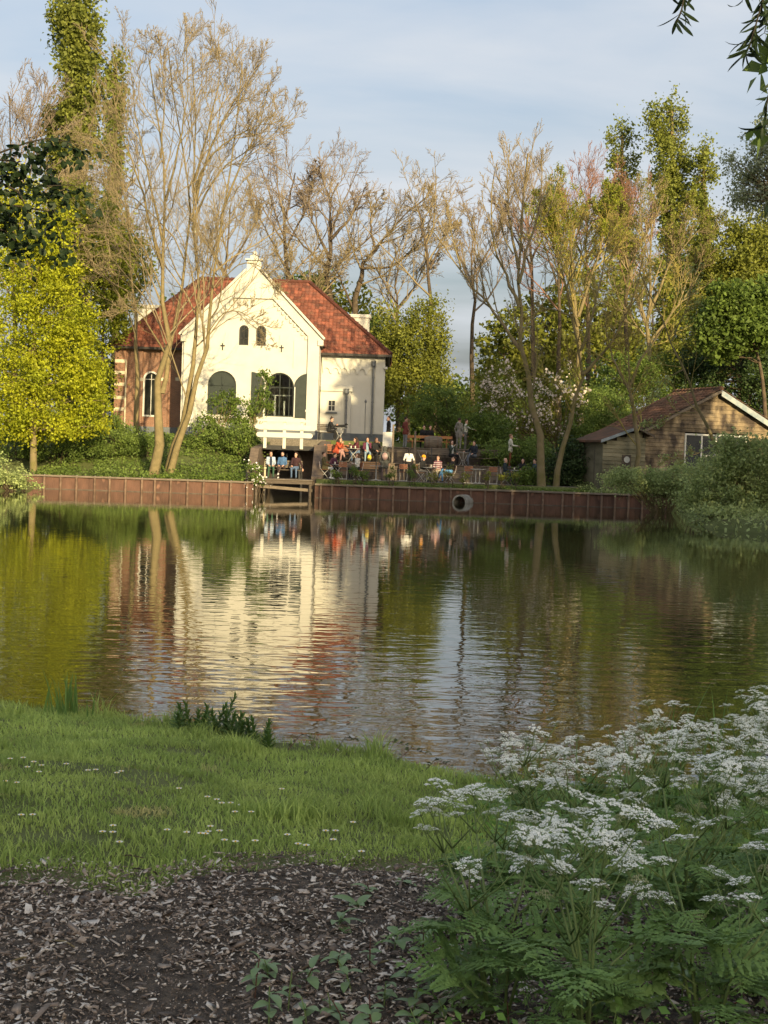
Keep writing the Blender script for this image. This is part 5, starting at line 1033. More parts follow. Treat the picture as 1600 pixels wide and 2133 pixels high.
for (zx, zy) in ((48, 452), (110, 447), (160, 467), (130, 493), (197, 484), (185, 517), (315, 477), (418, 508), (455, 505), (555, 520), (577, 512), (28, 563), (78, 570), (852, 596), (987, 637), (1031, 650), (1055, 668), (1097, 667), (1147, 677), (1195, 711), (1118, 711), (1341, 597),
                 (100, 728), (155, 727), (487, 810), (537, 780), (536, 812), (568, 860), (795, 800), (888, 812), (954, 817), (978, 819), (990, 808), (1001, 782), (1044, 804), (1068, 850), (1120, 857), (1214, 853), (1367, 823), (1418, 868), (1457, 875), (1550, 803), (1585, 847), (1597, 803), (1680, 760), (1720, 905)):
    p = near_ground(zx / 2.286, 1400 + zy / 2.286); o = thing('daisy', 'tiny white daisy in the lawn', 'daisy', p, random.uniform(0, 6), 'daisies scattered over the lawn'); o.scale = (1.2,) * 3
    for nm, md in (('petals', dzm), ('flower_eye', eyem), ('stalk', stkm)): link(nm, md, o)

# ------------------------------------------------------------------ cow parsley
leafmat('parsley_leaf', (0.280, 0.455, 0.137), (0.195, 0.338, 0.107), scale=5, trans=0.3, attr=0.3); mk('parsley_stem', (0.15, 0.21, 0.07), (0.11, 0.16, 0.05), scale=6, rough=0.6)
leafmat('flower_white', (0.88, 0.89, 0.86), (0.80, 0.83, 0.74), scale=30, trans=0.25, attr=None); leafmat('bud_cream', (0.56, 0.58, 0.36), (0.44, 0.48, 0.27), scale=30, trans=0.3, attr=0.2)
def fern_leaf(L, seed, droop=0.5):
    """divided fern-like leaf growing along +x from the origin"""
    g = np.random.default_rng(seed); V, T = [], []; np_ = 9
    def bend(p): x = p[0] / L; return (p[0] * (1 - 0.12 * droop * x), p[1], p[2] + L * (0.12 * math.sin(x * 2.2) - droop * 0.42 * x * x))
    def diamond(o, d, l, w, n_):
        d = d / np.linalg.norm(d); s = np.cross(n_, d); b = len(V)
        for a, c, h in ((0, 0, 0), (.35, .5, .04), (.5, .28, 0), (.72, .34, .03), (1, 0, -.05), (.72, -.34, .03), (.5, -.28, 0), (.35, -.5, .04)): V.append(o + d * l * a + s * w * c + n_ * l * h)
        T.extend([(b, b + 1, b + 2, b + 6, b + 7)[:4] if False else (b, b + 1, b + 7), (b + 1, b + 2, b + 7), (b + 2, b + 6, b + 7), (b + 2, b + 3, b + 6), (b + 3, b + 5, b + 6), (b + 3, b + 4, b + 5)])
    up = np.array([0, 0, 1.0])
    for i in range(np_):
        f = 0.26 + 0.70 * i / (np_ - 1); o = np.array([L * f, 0, 0]); pl = L * 0.46 * (1 - (f - 0.26) / 0.80) ** 0.9 + L * 0.03
        for s in (-1, 1):
            a = math.radians(58 - 10 * f + g.normal(0, 5)); d = np.array([math.cos(a), s * math.sin(a), 0.10 + g.normal(0, .06)]); m = max(2, int(6 * pl / (L * 0.46)))
            for j in range(m):
                h = 0.18 + 0.82 * j / m; oo = o + d * pl * h; q = pl * 0.36 * (1 - 0.62 * h) + L * 0.012
                for t in (-1, 1):
                    dd = np.array([math.cos(a - 0.75 * t * s * 1.0), s * math.sin(a) * 0.6 + t * 0.75, -0.05 + g.normal(0, .10)]); diamond(oo, dd, q * g.uniform(.8, 1.15), q * 0.62, up + g.normal(0, .15, 3))
            diamond(o + d * pl * 0.95, d, pl * 0.22, pl * 0.13, up)
    diamond(np.array([L * 0.93, 0, 0]), np.array([1.0, 0, 0]), L * 0.10, L * 0.05, up)
    b = B(); b.v = [bend(v) for v in V]; b.f = list(T); b.m = [0] * len(T)
    b.cm = 1; b.tube([bend((L * x, 0, -0.001)) for x in (0, .2, .4, .6, .8, .97)], [.0028, .0025, .002, .0016, .0012, .0006], 5)
    return b.mesh('leaf', ['parsley_leaf', 'parsley_stem'])
LEAFM = [fern_leaf(L, i, dr) for i, (L, dr) in enumerate(((0.26, 0.5), (0.22, 0.8), (0.30, 0.9), (0.18, 0.6), (0.24, 1.1)))]
def umbel(seed, R_, nr, nf, buds=False):
    """compound umbel: rays fan out from the origin, each ends in a small dome of tiny flowers"""
    g = np.random.default_rng(seed); b = B(); b.cm = 1; ends = []
    for i in range(nr):
        a = 2 * math.pi * i / nr * 2.4 + g.normal(0, .2); r_ = R_ * math.sqrt((i + 0.5) / nr); e = Vector((r_ * math.cos(a), r_ * math.sin(a), R_ * (0.62 - 0.32 * (r_ / R_) ** 2) + g.normal(0, R_ * .05))) if not buds else Vector((r_ * .7 * math.cos(a), r_ * .7 * math.sin(a), R_ * (.7 - .7 * r_ / R_)))
        b.tube([(0, 0, 0), e * 0.5 + Vector((0, 0, R_ * .05)), e], 0.0007, 3, False); ends.append(e)
    b.cm = 0
    for e in ends:
        for j in range(nf):
            a = 2.4 * j; r_ = R_ * 0.26 * math.sqrt((j + .5) / nf); c = e + Vector((r_ * math.cos(a), r_ * math.sin(a), R_ * 0.07 - (r_ ** 2) / R_ * 1.2 + g.normal(0, .0006)))
            if buds: b.ell(c + Vector((0, 0, -0.004)), (.0013, .0013, .0026), 4, 3)
            else:
                s = 0.0033 * g.uniform(.75, 1.25); t = g.uniform(0, 3); tx, ty = g.normal(0, .3, 2)
                pts = []
                for q in range(10):
                    rr = s if q % 2 == 0 else s * 0.42; an = t + q * math.pi / 5; pts.append(c + Vector((rr * math.cos(an), rr * math.sin(an), rr * (tx * math.cos(an) + ty * math.sin(an)))))
                b.add(pts, [tuple(range(10))])
    return b.mesh('umbel', ['flower_white' if not buds else 'bud_cream', 'parsley_stem'])
UMB = [umbel(i, R_, nr, nf) for i, (R_, nr, nf) in enumerate(((0.038, 13, 13), (0.032, 11, 12), (0.044, 15, 12), (0.028, 9, 12)))]; UMBB = [umbel(20 + i, 0.026, 9, 7, True) for i in range(2)]
PLANTS = [(0.36, 3.80, 0.60, 5, 0.30), (0.58, 3.62, 0.60, 5, 0.32), (0.92, 3.72, 0.56, 5, 0.30), (1.18, 3.95, 0.52, 4, 0.26), (0.42, 4.55, 0.50, 3, 0.22), (0.70, 4.45, 0.62, 5, 0.30), (1.02, 4.60, 0.60, 5, 0.30), (1.42, 4.70, 0.58, 5, 0.28), (0.66, 5.35, 0.52, 4, 0.24),
          (1.00, 5.45, 0.54, 5, 0.28), (1.40, 5.60, 0.54, 5, 0.28), (1.74, 5.80, 0.54, 4, 0.26), (0.92, 6.35, 0.40, 4, 0.26), (1.30, 6.55, 0.46, 5, 0.28), (1.70, 6.70, 0.56, 5, 0.26), (2.05, 6.95, 0.62, 5, 0.28), (1.52, 7.25, 0.55, 3, 0.22), (1.95, 7.35, 0.66, 3, 0.22), (0.70, 6.9, 0.30, 3, 0.2), (1.12, 7.15, 0.34, 3, 0.2), (1.75, 4.35, 0.5, 4, .26), (2.25, 4.9, 0.5, 4, .26), (2.5, 5.9, 0.5, 4, .26), (2.9, 6.6, 0.5, 4, .26), (3.1, 5.3, .5, 4, .26)]
_where = ['at the chip path edge, leftmost of the clump', 'with the densest fern leaves over the chip path', 'leaning over low weeds by the chip path', 'with thin stems beside the chip path', 'beside the lawn edge behind the leftmost one', 'with many white heads behind the fern leaves', 'in the middle of the flowering clump', 'with broad flat heads in the clump', 'at the lawn corner halfway to the water', 'halfway between path and water', 'with crowded heads halfway to the water', 'near the reeds halfway to the water', 'low, close to the lawn shore', 'under the reed blades', 'with tall heads beside the reeds', 'tallest, standing against the dark water', 'with sparse heads among the reeds', 'with high thin stalks over the water', 'smallest, on the grassy shore tip', 'short, at the water edge before the reeds', 'on the path edge beyond the thin stemmed one', 'on the path edge beyond the reeds side', 'past the reeds halfway to the water', 'past the reeds near the water', 'alone past the reeds by the path']
for pi, (X, Y, H, ns, spr) in enumerate(PLANTS):
    g = random.Random(900 + pi); z = gz(X, Y) - 0.01; t = thing('cow_parsley', 'white flowering cow parsley ' + _where[pi], 'cow parsley', (X, Y, z), group='cow parsley on the near bank')
    near = Y < 5.0
    for si in range(ns):
        a = g.uniform(0, 6.28); r_ = spr * g.uniform(0.15, 0.6); hh = H * g.uniform(0.62, 0.86); top = Vector((r_ * math.cos(a), r_ * math.sin(a), hh)); b = B(); b.tube([(0.02 * math.cos(a), 0.02 * math.sin(a), 0), top * 0.5 + Vector((-.01 * math.cos(a), 0, .03)), top], [0.0052, 0.0042, 0.0032], 6)
        nodes = [(top, a)]; mid = top * 0.62 + Vector((0, 0, .02)); nodes.append((mid, a + 2.2))
        heads = []
        for (nd, aa) in nodes:
            for q in range(g.choice((3, 4, 4)) if nd is top else 2):
                a2 = aa + (q - 1) * g.uniform(1.2, 2.1) + g.uniform(-.4, .4); l2 = g.uniform(0.10, 0.20) * (1 if nd is top else 1.35); e = nd + Vector((math.cos(a2) * l2 * 0.62, math.sin(a2) * l2 * 0.62, l2 * g.uniform(0.55, 1.0)))
                b.tube([nd, nd.lerp(e, .5) + Vector((math.cos(a2), math.sin(a2), 0)) * 0.012, e], [0.0026, 0.0021, 0.0015], 5); heads.append(e)
        b.obj('stem', 'parsley_stem', t, smooth=True, world=False)
        for e in heads:
            bud = g.random() < 0.24 and e.z < H * 0.9; me = g.choice(UMBB if bud else UMB); o = link('bud_head' if bud else 'umbel', me, t, e); s = g.uniform(0.8, 1.2); o.scale = (s, s, s); o.rotation_euler = (g.gauss(0, .22), g.gauss(0, .22), g.uniform(0, 6.28))
        for q in range(3):
            h2 = g.uniform(.2, .85); o = link('leaf', LEAFM[g.choice((1, 3))], t, top * h2); s = g.uniform(.4, .75); o.scale = (s, s, s); o.rotation_euler = (g.gauss(0, .25), g.uniform(-.7, .0), g.uniform(0, 6.28))
    for q in range(16 if near else 8):
        hz_ = g.uniform(0.03, 0.26 if near else 0.16); o = link('leaf', LEAFM[g.randrange(5)], t, (g.gauss(0, .05), g.gauss(0, .05), hz_)); s = g.uniform(.75, 1.2) * (1 if near else .8); o.scale = (s, s, s); o.rotation_euler = (g.gauss(0, .3), g.uniform(-.75, .05), g.uniform(0, 6.28))
# green growth under and between the parsley
g = np.random.default_rng(5); n = 9000; X = g.uniform(0.1, 3.0, n); Y = g.uniform(3.0, 7.7, n); ok = (X > 0.16 + 0.10 * (Y - 3.4) + 0.25 * (vnoise(X, Y, 0.3, 8) - 0.5)) & (Y < Ys(X) - 0.05) & (vnoise(X, Y, .25, 9) > .22); X, Y = X[ok], Y[ok]
C = np.stack([X, Y, ground_z(X, Y) + 0.012 + 0.13 * g.random(len(X)) ** 1.7], 1); v, tr, ti = leaves(C, 0.030, 3, up=1.2, aspect=0.55); a = Acc(); a.add(v, tr, ti)
leafmat('undergrowth', (0.190, 0.345, 0.076), (0.128, 0.250, 0.061), scale=4, trans=0.3, attr=0.35); tag(link('ground_cover', a.mesh('ground_cover', 'undergrowth')), 'low green weeds under the cow parsley', 'weeds', kind='stuff')

# ------------------------------------------------------------------ broad leaved seedlings between path and parsley
def oval_leaf(L, w, seed):
    g = np.random.default_rng(seed); b = B(); n = 6; vs = []
    for i in range(n + 1):
        x = i / n; ww = w * math.sin(math.pi * min(1, x * 0.92 + 0.05)) ** 0.75 * (1 - 0.25 * x); zz = 0.10 * L * math.sin(x * 2.6) - 0.16 * L * x * x; vs += [(L * x, -ww / 2, zz + 0.12 * ww), (L * x, 0, zz), (L * x, ww / 2, zz + 0.12 * ww)]
    fs = [(3 * i + k, 3 * i + k + 1, 3 * i + k + 4, 3 * i + k + 3) for i in range(n) for k in (0, 1)]; b.add(vs, fs); return b.mesh('leaf', 'seedling_leaf', smooth=True)
leafmat('seedling_leaf', (0.310, 0.444, 0.228), (0.215, 0.362, 0.134), scale=9, trans=0.25, rough=0.42); mk('stem_red', (0.10, 0.035, 0.03), (0.075, 0.06, 0.03), scale=20, rough=0.6)
OV = [oval_leaf(0.046, 0.032, 1), oval_leaf(0.056, 0.034, 2), oval_leaf(0.040, 0.026, 3), oval_leaf(0.075, 0.034, 4)]
SEED = [(530, 2085), (560, 2040), (600, 2110), (635, 2060), (690, 2120), (735, 2070), (770, 2030), (800, 2100), (840, 2050), (720, 2150), (860, 2120), (905, 2085), (770, 2140), (640, 2140), (930, 2140), (880, 2010), (820, 1985), (955, 2030), (700, 2020), (560, 2140), (1180, 2130), (1250, 2100), (1340, 2140), (1420, 2090), (1500, 2140), (1570, 2080), (990, 2120), (1060, 2160), (745, 1895), (705, 1940), (770, 1870), (845, 1845), (650, 2180), (780, 2190), (880, 2180)]
_sw = ['by the bottom edge of the path', 'under the fern leaves', 'among the wood chips', 'beside the pale stick', 'at the foot of the cow parsley']
for i, (px, py) in enumerate(SEED):
    g = random.Random(i); p = near_ground(px, py); H = g.uniform(0.05, 0.13) * (0.5 if i in (28, 29, 30, 31) else 1); t = thing('weed_seedling', ('red stemmed' if i % 3 == 0 else 'green stemmed') + ' broad leaved weed seedling ' + ('under the cow parsley' if px > 870 else 'on the open wood chips'), 'weed', p, g.uniform(0, 6), 'broad leaved seedlings along the path')
    top = (g.gauss(0, .02), g.gauss(0, .02), H); B().tube([(0, 0, -.01), (top[0] * .4, top[1] * .4, H * .55), top], [.0026, .0022, .0016], 5).obj('stem', 'stem_red' if i % 3 == 0 else 'parsley_stem', t, world=False)
    for k in range(g.choice((4, 6, 7))):
        f = 0.35 + 0.65 * (k // 2) / 3; o = link('leaf', OV[g.randrange(4) if i > 19 else g.randrange(3)], t, (top[0] * f, top[1] * f, H * f)); s = g.uniform(.75, 1.25); o.scale = (s, s, s); o.rotation_euler = (g.gauss(0, .2), g.uniform(-.5, .25), (k % 2) * 3.14 + (k // 2) * 1.57 + g.gauss(0, .3))
for i, (px, py, L, rz) in enumerate(((1205, 2125, 0.14, 1.9), (1240, 2120, 0.12, 0.9), (1300, 2060, 0.12, 2.4), (1530, 2040, 0.13, 2.2), (885, 1990, 0.09, 1.2))):
    p = near_ground(px, py); t = thing('dock_plant', 'dock plant with long smooth lance leaves ' + ['below the densest fern leaves', 'beside its larger dock neighbour', 'under the thin stemmed cow parsley', 'among white heads near the reeds side', 'at the chip path by the fern leaves'][i], 'weed', p); g = random.Random(i + 60)
    for k in range(4): o = link('leaf', OV[3], t, (0, 0, .005)); s = L / 0.075 * g.uniform(.7, 1.1); o.scale = (s, s * .8, s); o.rotation_euler = (g.gauss(0, .2), -g.uniform(.5, 1.1), rz + k * 1.7)

# ------------------------------------------------------------------ reeds, willowherb, bramble on the shore
leafmat('reed_blade', (0.252, 0.420, 0.105), (0.178, 0.315, 0.075), scale=4, trans=0.35)
def blade(b, base, h, w, az, lean, curl=0.3):
    K = 7; d = Vector((math.cos(az), math.sin(az), 0)); s = Vector((-math.sin(az), math.cos(az), 0)); vs = []
    for i in range(K + 1):
        x = i / K; c = Vector(base) + d * (lean * h * x ** (1.6 + curl)) + Vector((0, 0, h * (x - 0.25 * lean * x * x))); ww = w * (1 - x ** 2.2) * (0.6 + 0.4 * min(1, x * 4)) + 0.0004; vs += [c - s * ww / 2, c + d * ww * 0.15, c + s * ww / 2]
    b.add(vs, [(3 * i + k, 3 * i + k + 1, 3 * i + k + 4, 3 * i + k + 3) for i in range(K) for k in (0, 1)])
def reeds(name, label, X, Y, n, hmin, hmax, w, spread, sd):
    g = random.Random(sd); z = gz(X, Y); t = thing(name, label, 'reeds', (X, Y, max(z, -0.05)))
    for i in range(n): b = B(); blade(b, (g.gauss(0, spread), g.gauss(0, spread * .6), -0.03), g.uniform(hmin, hmax), w * g.uniform(.7, 1.2), g.uniform(0, 6.28), g.uniform(.05, .35)); b.obj('blade', 'reed_blade', t, smooth=True, world=False)
p = near_ground(140, 1492); reeds('iris_clump', 'clump of upright iris leaves at the water by the lawn', p.x, p.y + 0.06, 34, 0.16, 0.40, 0.016, 0.085, 3)
for i, (px, Y, n, h) in enumerate(((1340, 7.35, 5, 0.75), (1415, 7.45, 6, 0.85), (1470, 7.3, 6, 0.75), (1520, 7.5, 5, 0.7))):
    reeds('reed_clump', 'slender green reeds rising behind the cow parsley, ' + ['thinnest tuft on the lawn side', 'tallest tuft with broad blades', 'tuft beside the tall flower heads', 'tuft furthest from the lawn'][i], at(px, 1500, Y).x, Y, n, h * .55, h, 0.020, 0.05, 30 + i)
LW = [oval_leaf(0.05, 0.011, 7)]; LW[0].materials[0] = M('parsley_leaf')
leafmat('herb_leaf', (0.153, 0.269, 0.061), (0.107, 0.199, 0.051), scale=8, trans=0.3); LW[0].materials[0] = M('herb_leaf')
hm = [(398, 1506, .17), (422, 1510, .14), (446, 1512, .20), (474, 1514, .16), (500, 1522, .13), (532, 1532, .13), (375, 1505, .13), (385, 1500, .20), (410, 1508, .15), (435, 1505, .18), (462, 1508, .22), (450, 1515, .17), (490, 1515, .15), (520, 1525, .12), (548, 1540, .17), (560, 1548, .12), (478, 1520, .19)]
for i, (px, py, H) in enumerate(hm):
    p = near_ground(px, py + 16); g = random.Random(i + 5); t = thing('willowherb', 'leafy upright willowherb stem at the lawn shore', 'willowherb', p, g.uniform(0, 6), 'willowherb stems on the shore'); t.rotation_euler = (g.gauss(0, .22), g.gauss(0, .22), g.uniform(0, 6)); H *= g.uniform(.75, 1.2); B().tube([(0, 0, -.02), (.004, 0, H * .5), (0.01, 0, H)], [.003, .0025, .0012], 5).obj('stem', 'parsley_stem', t, world=False)
    for k in range(26): f = (k + 1) / 26; o = link('leaf', LW[0], t, (0.01 * f, 0, H * f)); s = 1.7 - 0.75 * f; o.scale = (s, s * 1.5, s); o.rotation_euler = (0, -0.35 - .8 * f, k * 2.4)
leafmat('bramble_leaf', (0.105, 0.147, 0.049), (0.133, 0.119, 0.049), scale=6, trans=0.3); BL = [oval_leaf(0.038, 0.026, 9)]; BL[0].materials[0] = M('bramble_leaf')
for i, (pa, pb) in enumerate((((690, 1578), (745, 1556)), ((775, 1580), (850, 1570)), ((820, 1592), (890, 1588)), ((880, 1612), (935, 1614)), ((600, 1562), (655, 1556)), ((1030, 1640), (1050, 1600)))):
    a, b_ = near_ground(*pa), near_ground(*pa) + (on_plane(pb[0], pb[1], 0.12) - on_plane(pa[0], pa[1], 0.12)); g = random.Random(i + 70); t = thing('bramble', 'trailing bramble shoot ' + ['before the open sky reflection', 'arching over the lawn shore', 'with reddish leaves at the shore edge', 'lowest at the water by the lawn corner', 'beside the willowherb', 'standing up at the lawn tip'][i], 'bramble', a)
    e = b_ - a; e.z = 0.05 + (0.15 if i == 5 else 0); pts = [Vector((0, 0, 0)), e * .5 + Vector((0, 0, .07)), e]; B().tube(pts, [.0028, .0022, .0012], 5).obj('stem', 'stem_red', t, world=False)
    for k in range(12): f = (k + 1) / 12; q = pts[0].lerp(pts[1], f * 2) if f < .5 else pts[1].lerp(pts[2], f * 2 - 1); o = link('leaf', BL[0], t, q); s = g.uniform(.6, 1.1); o.scale = (s, s, s); o.rotation_euler = (g.gauss(0, .4), g.uniform(-.6, .3), g.uniform(0, 6.28))
# rank tufts along the shore
g = np.random.default_rng(12); TX = np.concatenate([g.uniform(-3.2, 1.0, 46)]); b = B()
for x in TX:
    y = float(Ys(x)) - g.uniform(0.0, 0.16); z = gz(x, y)
    for i in range(14): blade(b, (x + g.normal(0, .03), y + g.normal(0, .025), z - .01), g.uniform(.05, .13), .0045, g.uniform(0, 6.28), g.uniform(.2, .9))
tag(b.obj('shore_grass', 'grass_blade'), 'longer grass tufts along the lawn shore', 'grass', kind='stuff')

# ------------------------------------------------------------------ branches reaching in from trees beside the camera
def curl_leaf(b, o, d, L, w, g):
    K = 5; d = Vector(d).normalized(); s = d.cross(Vector((g.gauss(0, 1), g.gauss(0, 1), g.gauss(0, 1)))).normalized(); n_ = s.cross(d); vs = []; cu = g.uniform(-1.6, 1.6)
    for i in range(K + 1):
        x = i / K; c = Vector(o) + d * (L * math.sin(x * 1.2) / 0.93) + n_ * (L * cu * 0.33 * x * x); ww = w * math.sin(math.pi * min(.98, .08 + x * .9)); vs += [c - s * ww / 2, c + s * ww / 2]
    b.add(vs, [(2 * i, 2 * i + 1, 2 * i + 3, 2 * i + 2) for i in range(K)])
wt = thing('corkscrew_willow', 'corkscrew willow with curly twigs hanging in from above', 'tree', (4.6, 5.0, gz(4.6, 5.0) - .1)); wy = 6.6
B().tube([(4.6, 5.0, 0.3), (4.4, 5.3, 3.0), (3.6, 5.8, 4.6), (2.6, 6.3, 5.2), (1.5, 6.6, 5.3)], [0.22, 0.17, 0.10, 0.05, 0.015], 10).obj('trunk', 'bark_brown', wt, smooth=True)
for i, (pts, nl) in enumerate((([(1435, -70), (1428, -20), (1420, 20), (1408, 48)], 15), ([(1453, -60), (1452, -5)], 4), ([(1600, -80), (1592, -10), (1575, 50), (1562, 95), (1553, 115)], 34), ([(1620, -40), (1604, 20), (1592, 70)], 16), ([(1550, -60), (1546, 5)], 5), ([(1630, 150), (1600, 200), (1596, 235)], 7), ([(1640, 220), (1605, 255), (1580, 268)], 9), ([(1640, 300), (1612, 380), (1598, 430)], 9))):
    g = random.Random(i + 200); w = [at(p[0], p[1], wy) for p in pts]; src = Vector((w[0].x + 0.05, wy, w[0].z + 0.5)); b = B(); b.tube([src] + w, [0.004] * len(w) + [0.0015], 5); tw = b.obj('hanging_twig', 'twig_dark', wt, smooth=True)
    lf = B(); K = len(w) - 1
    nl = int(nl * 1.6)
    for k in range(nl):
        f = (k + 0.6) / nl * K; j = min(K - 1, int(f)); p = w[j].lerp(w[j + 1], f - j); curl_leaf(lf, p, (g.gauss(0, .8), g.gauss(0, .6), -0.7 + g.gauss(0, .3)), g.uniform(.07, .125), g.uniform(.013, .020), g)
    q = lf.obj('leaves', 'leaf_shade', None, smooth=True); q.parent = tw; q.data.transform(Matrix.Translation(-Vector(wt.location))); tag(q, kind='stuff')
at_ = thing('alder_tree', 'near alder with a dark leafy bough hanging over the lime tree', 'tree', (-5.6, 11.0, gz(-5.6, 10.0) - .1)); ay_ = 10.8
B().tube([(-5.6, 11.0, -.1), (-5.5, 11.0, 3.0), (-5.3, 11, 6.5)], [0.2, 0.16, 0.08], 10).obj('trunk', 'bark_brown', at_, smooth=True)
bough = [([(-500, 420), (-150, 340), (0, 318), (60, 296), (100, 288), (150, 296), (170, 310)], 0), ([(-420, 420), (-100, 370), (20, 352), (90, 388), (150, 385), (205, 420)], 1), ([(-300, 420), (-60, 420), (40, 430), (100, 440), (130, 490), (136, 530)], 2), ([(-40, 360), (40, 400), (70, 470), (78, 500)], 3), ([(-40, 470), (10, 480), (40, 510)], 4), ([(60, 296), (85, 330), (110, 370), (128, 400)], 5), ([(-60, 330), (30, 335), (60, 360)], 6), ([(-60, 400), (0, 420), (30, 465)], 7)]
for pts, i in bough:
    g = random.Random(i + 300); w = [at(p[0], p[1], ay_ + (i % 3) * .15) for p in pts]
    b = B(); b.tube(w, [0.012 - 0.010 * k / (len(w) - 1) for k in range(len(w))], 5); tw = b.obj('bough', 'twig_dark', at_, smooth=True); lf = B(); K = len(w) - 1
    for k in range(140 if i < 3 else 85):
        f = g.uniform(0.15, 1) * K; j = min(K - 1, int(f)); p = w[j].lerp(w[j + 1], f - j) + Vector((g.gauss(0, .05), g.gauss(0, .08), -abs(g.gauss(0, .09)))); d = Vector((g.gauss(0, 1), g.gauss(0, 1), g.gauss(-.5, .7))).normalized(); s = d.cross(Vector((g.gauss(0, 1), g.gauss(0, 1), g.gauss(0, 1)))).normalized(); L = g.uniform(.042, .078); n_ = d.cross(s)
        lf.add([p, p + d * L * .3 + s * L * .38 + n_ * L * .1, p + d * L * .7 + s * L * .34 + n_ * L * .08, p + d * L, p + d * L * .7 - s * L * .34 + n_ * L * .08, p + d * L * .3 - s * L * .38 + n_ * L * .1], [(0, 1, 2, 3), (0, 3, 4, 5)])
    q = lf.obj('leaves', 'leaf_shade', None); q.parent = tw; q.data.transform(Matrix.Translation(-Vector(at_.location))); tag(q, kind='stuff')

# ------------------------------------------------------------------ ground cover of the far bank and planting along the quay
def cover(name, label, x0, x1, y0, y1, n, size, mat, hgt, seed):
    g = np.random.default_rng(seed); X = g.uniform(x0, x1, n); Y = g.uniform(y0, y1, n); k = vnoise(X, Y, 0.9, seed) > 0.25; X, Y = X[k], Y[k]
    C = np.stack([X, Y, ground_z(X, Y) + 0.02 + hgt * g.random(len(X)) ** 1.5 * (0.3 + vnoise(X, Y, 1.4, seed + 1))], 1); v, tr, ti = leaves(C, size, seed, up=0.9); a = Acc(); a.add(v, tr, ti); tag(link(name, a.mesh(name, mat)), label, 'ground cover', kind='stuff')
cover('ground_cover', 'nettles and weeds on the bank under the ash', -17.5, -7.0, 68.25, 79, 16000, 0.13, 'leaf_mid', 0.45, 401)
cover('ground_cover', 'low green verge along the terrace quay', -3.0, 10.0, 68.25, 69.0, 3500, 0.09, 'leaf_mid', 0.16, 402)
cover('ground_cover', 'weeds around the wooden hut', 9.7, 22, 68.2, 76, 9000, 0.14, 'leaf_willow', 0.4, 403)
cover('ground_cover', 'fresh weeds at the quay edge by the ash trunks', -12.5, -7.0, 68.2, 69.4, 2600, 0.11, 'leaf_fresh', 0.35, 404)
cover('ground_cover', 'green growth on the right bank under the willow bush', 10.9, 20, 38, 67, 9000, 0.16, 'leaf_willow', 0.4, 405)
for i, (px, py, r_, mt, wh) in enumerate(((702, 984, 11, 'leaf_fresh', 'by the olive jacket'), (738, 978, 8, 'leaf_fresh', 'in front of the white sweater'), (758, 984, 12, 'leaf_fresh', 'left of the white pedestal table'), (812, 984, 14, 'leaf_fresh', 'right of the white pedestal table'), (862, 985, 14, 'leaf_fresh', 'by the person in yellow hat'), (902, 990, 9, 'leaf_olive', 'before the striped sweater'),
        (932, 986, 11, 'leaf_olive', 'before the blue jeans'), (968, 996, 12, 'leaf_olive', 'between empty chair and round tables'), (1013, 988, 9, 'leaf_olive', 'right of the round tables'), (1042, 992, 10, 'leaf_olive', 'left of the bald man'), (1066, 986, 15, 'leaf_olive', 'before the bald man'))):
    leafy('terrace_shrub', 'small planted shrub on the quay ' + wh, 68.62, [(px, py, r_, r_ * 1.1), (px + 2, py + 6, r_ * .8, r_ * .8)], 420 if mt == 'leaf_fresh' else 260, 0.075, 0.075, mt, 500 + i, cat='shrub', sticks=12, group='shrubs planted along the quay')

# ------------------------------------------------------------------ furniture
mk('slat_red', (0.30, 0.125, 0.065), (0.22, 0.09, 0.05), scale=5, rough=0.6, stretch=(1, 6, 6)); mk('slat_tan', (0.40, 0.24, 0.12), (0.32, 0.18, 0.09), scale=4, rough=0.6, stretch=(1, 6, 6)); mk('slat_orange', (0.42, 0.19, 0.07), (0.34, 0.15, 0.06), scale=4, rough=0.6)
mk('steel_pale', (0.52, 0.51, 0.47), (0.42, 0.41, 0.38), scale=6, rough=0.4, metal=0.2); mk('steel_dark', (0.05, 0.05, 0.05), rough=0.5); mk('table_grey', (0.34, 0.34, 0.32), (0.26, 0.26, 0.25), scale=6, rough=0.45); mk('barrel_oak', (0.20, 0.165, 0.125), (0.13, 0.105, 0.08), scale=3, rough=0.85, bump=0.3, stretch=(1, 8, 8)); mk('glassware', (0.55, 0.50, 0.38), (0.7, 0.68, 0.6), scale=30, rough=0.15); mk('bottle_green', (0.03, 0.06, 0.025), rough=0.15)
def bistro_chair(slat='slat_red'):
    """front of the chair faces -y"""
    t = thing('folding_chair', 'folding bistro chair', 'chair')
    for s in (-1, 1):
        x = s * 0.20
        B().tube([(x, -0.22, 0.0), (x, -0.02, 0.26), (x, 0.20, 0.52), (x, 0.26, 0.86)], 0.012, 6).obj('leg', 'steel_pale', t, smooth=True, world=False)
        B().tube([(x * 0.9, 0.22, 0.0), (x * 0.9, 0.0, 0.24), (x * 0.9, -0.20, 0.455)], 0.012, 6).obj('leg', 'steel_pale', t, smooth=True, world=False)
    for y in (-0.20, 0.20): B().tube([(-0.20, y, 0.03), (0.20, y, 0.03)], 0.009, 6).obj('stretcher', 'steel_pale', t, world=False)
    for k in range(6): B().box(-0.21, 0.21, -0.22 + k * 0.072, -0.165 + k * 0.072, 0.455, 0.472).obj('seat_slat', slat, t, world=False)
    for k in range(3): B().box(-0.21, 0.21, 0.232 + k * 0.012, 0.247 + k * 0.012, 0.62 + k * 0.085, 0.69 + k * 0.085).obj('back_slat', slat, t, world=False)
    return t
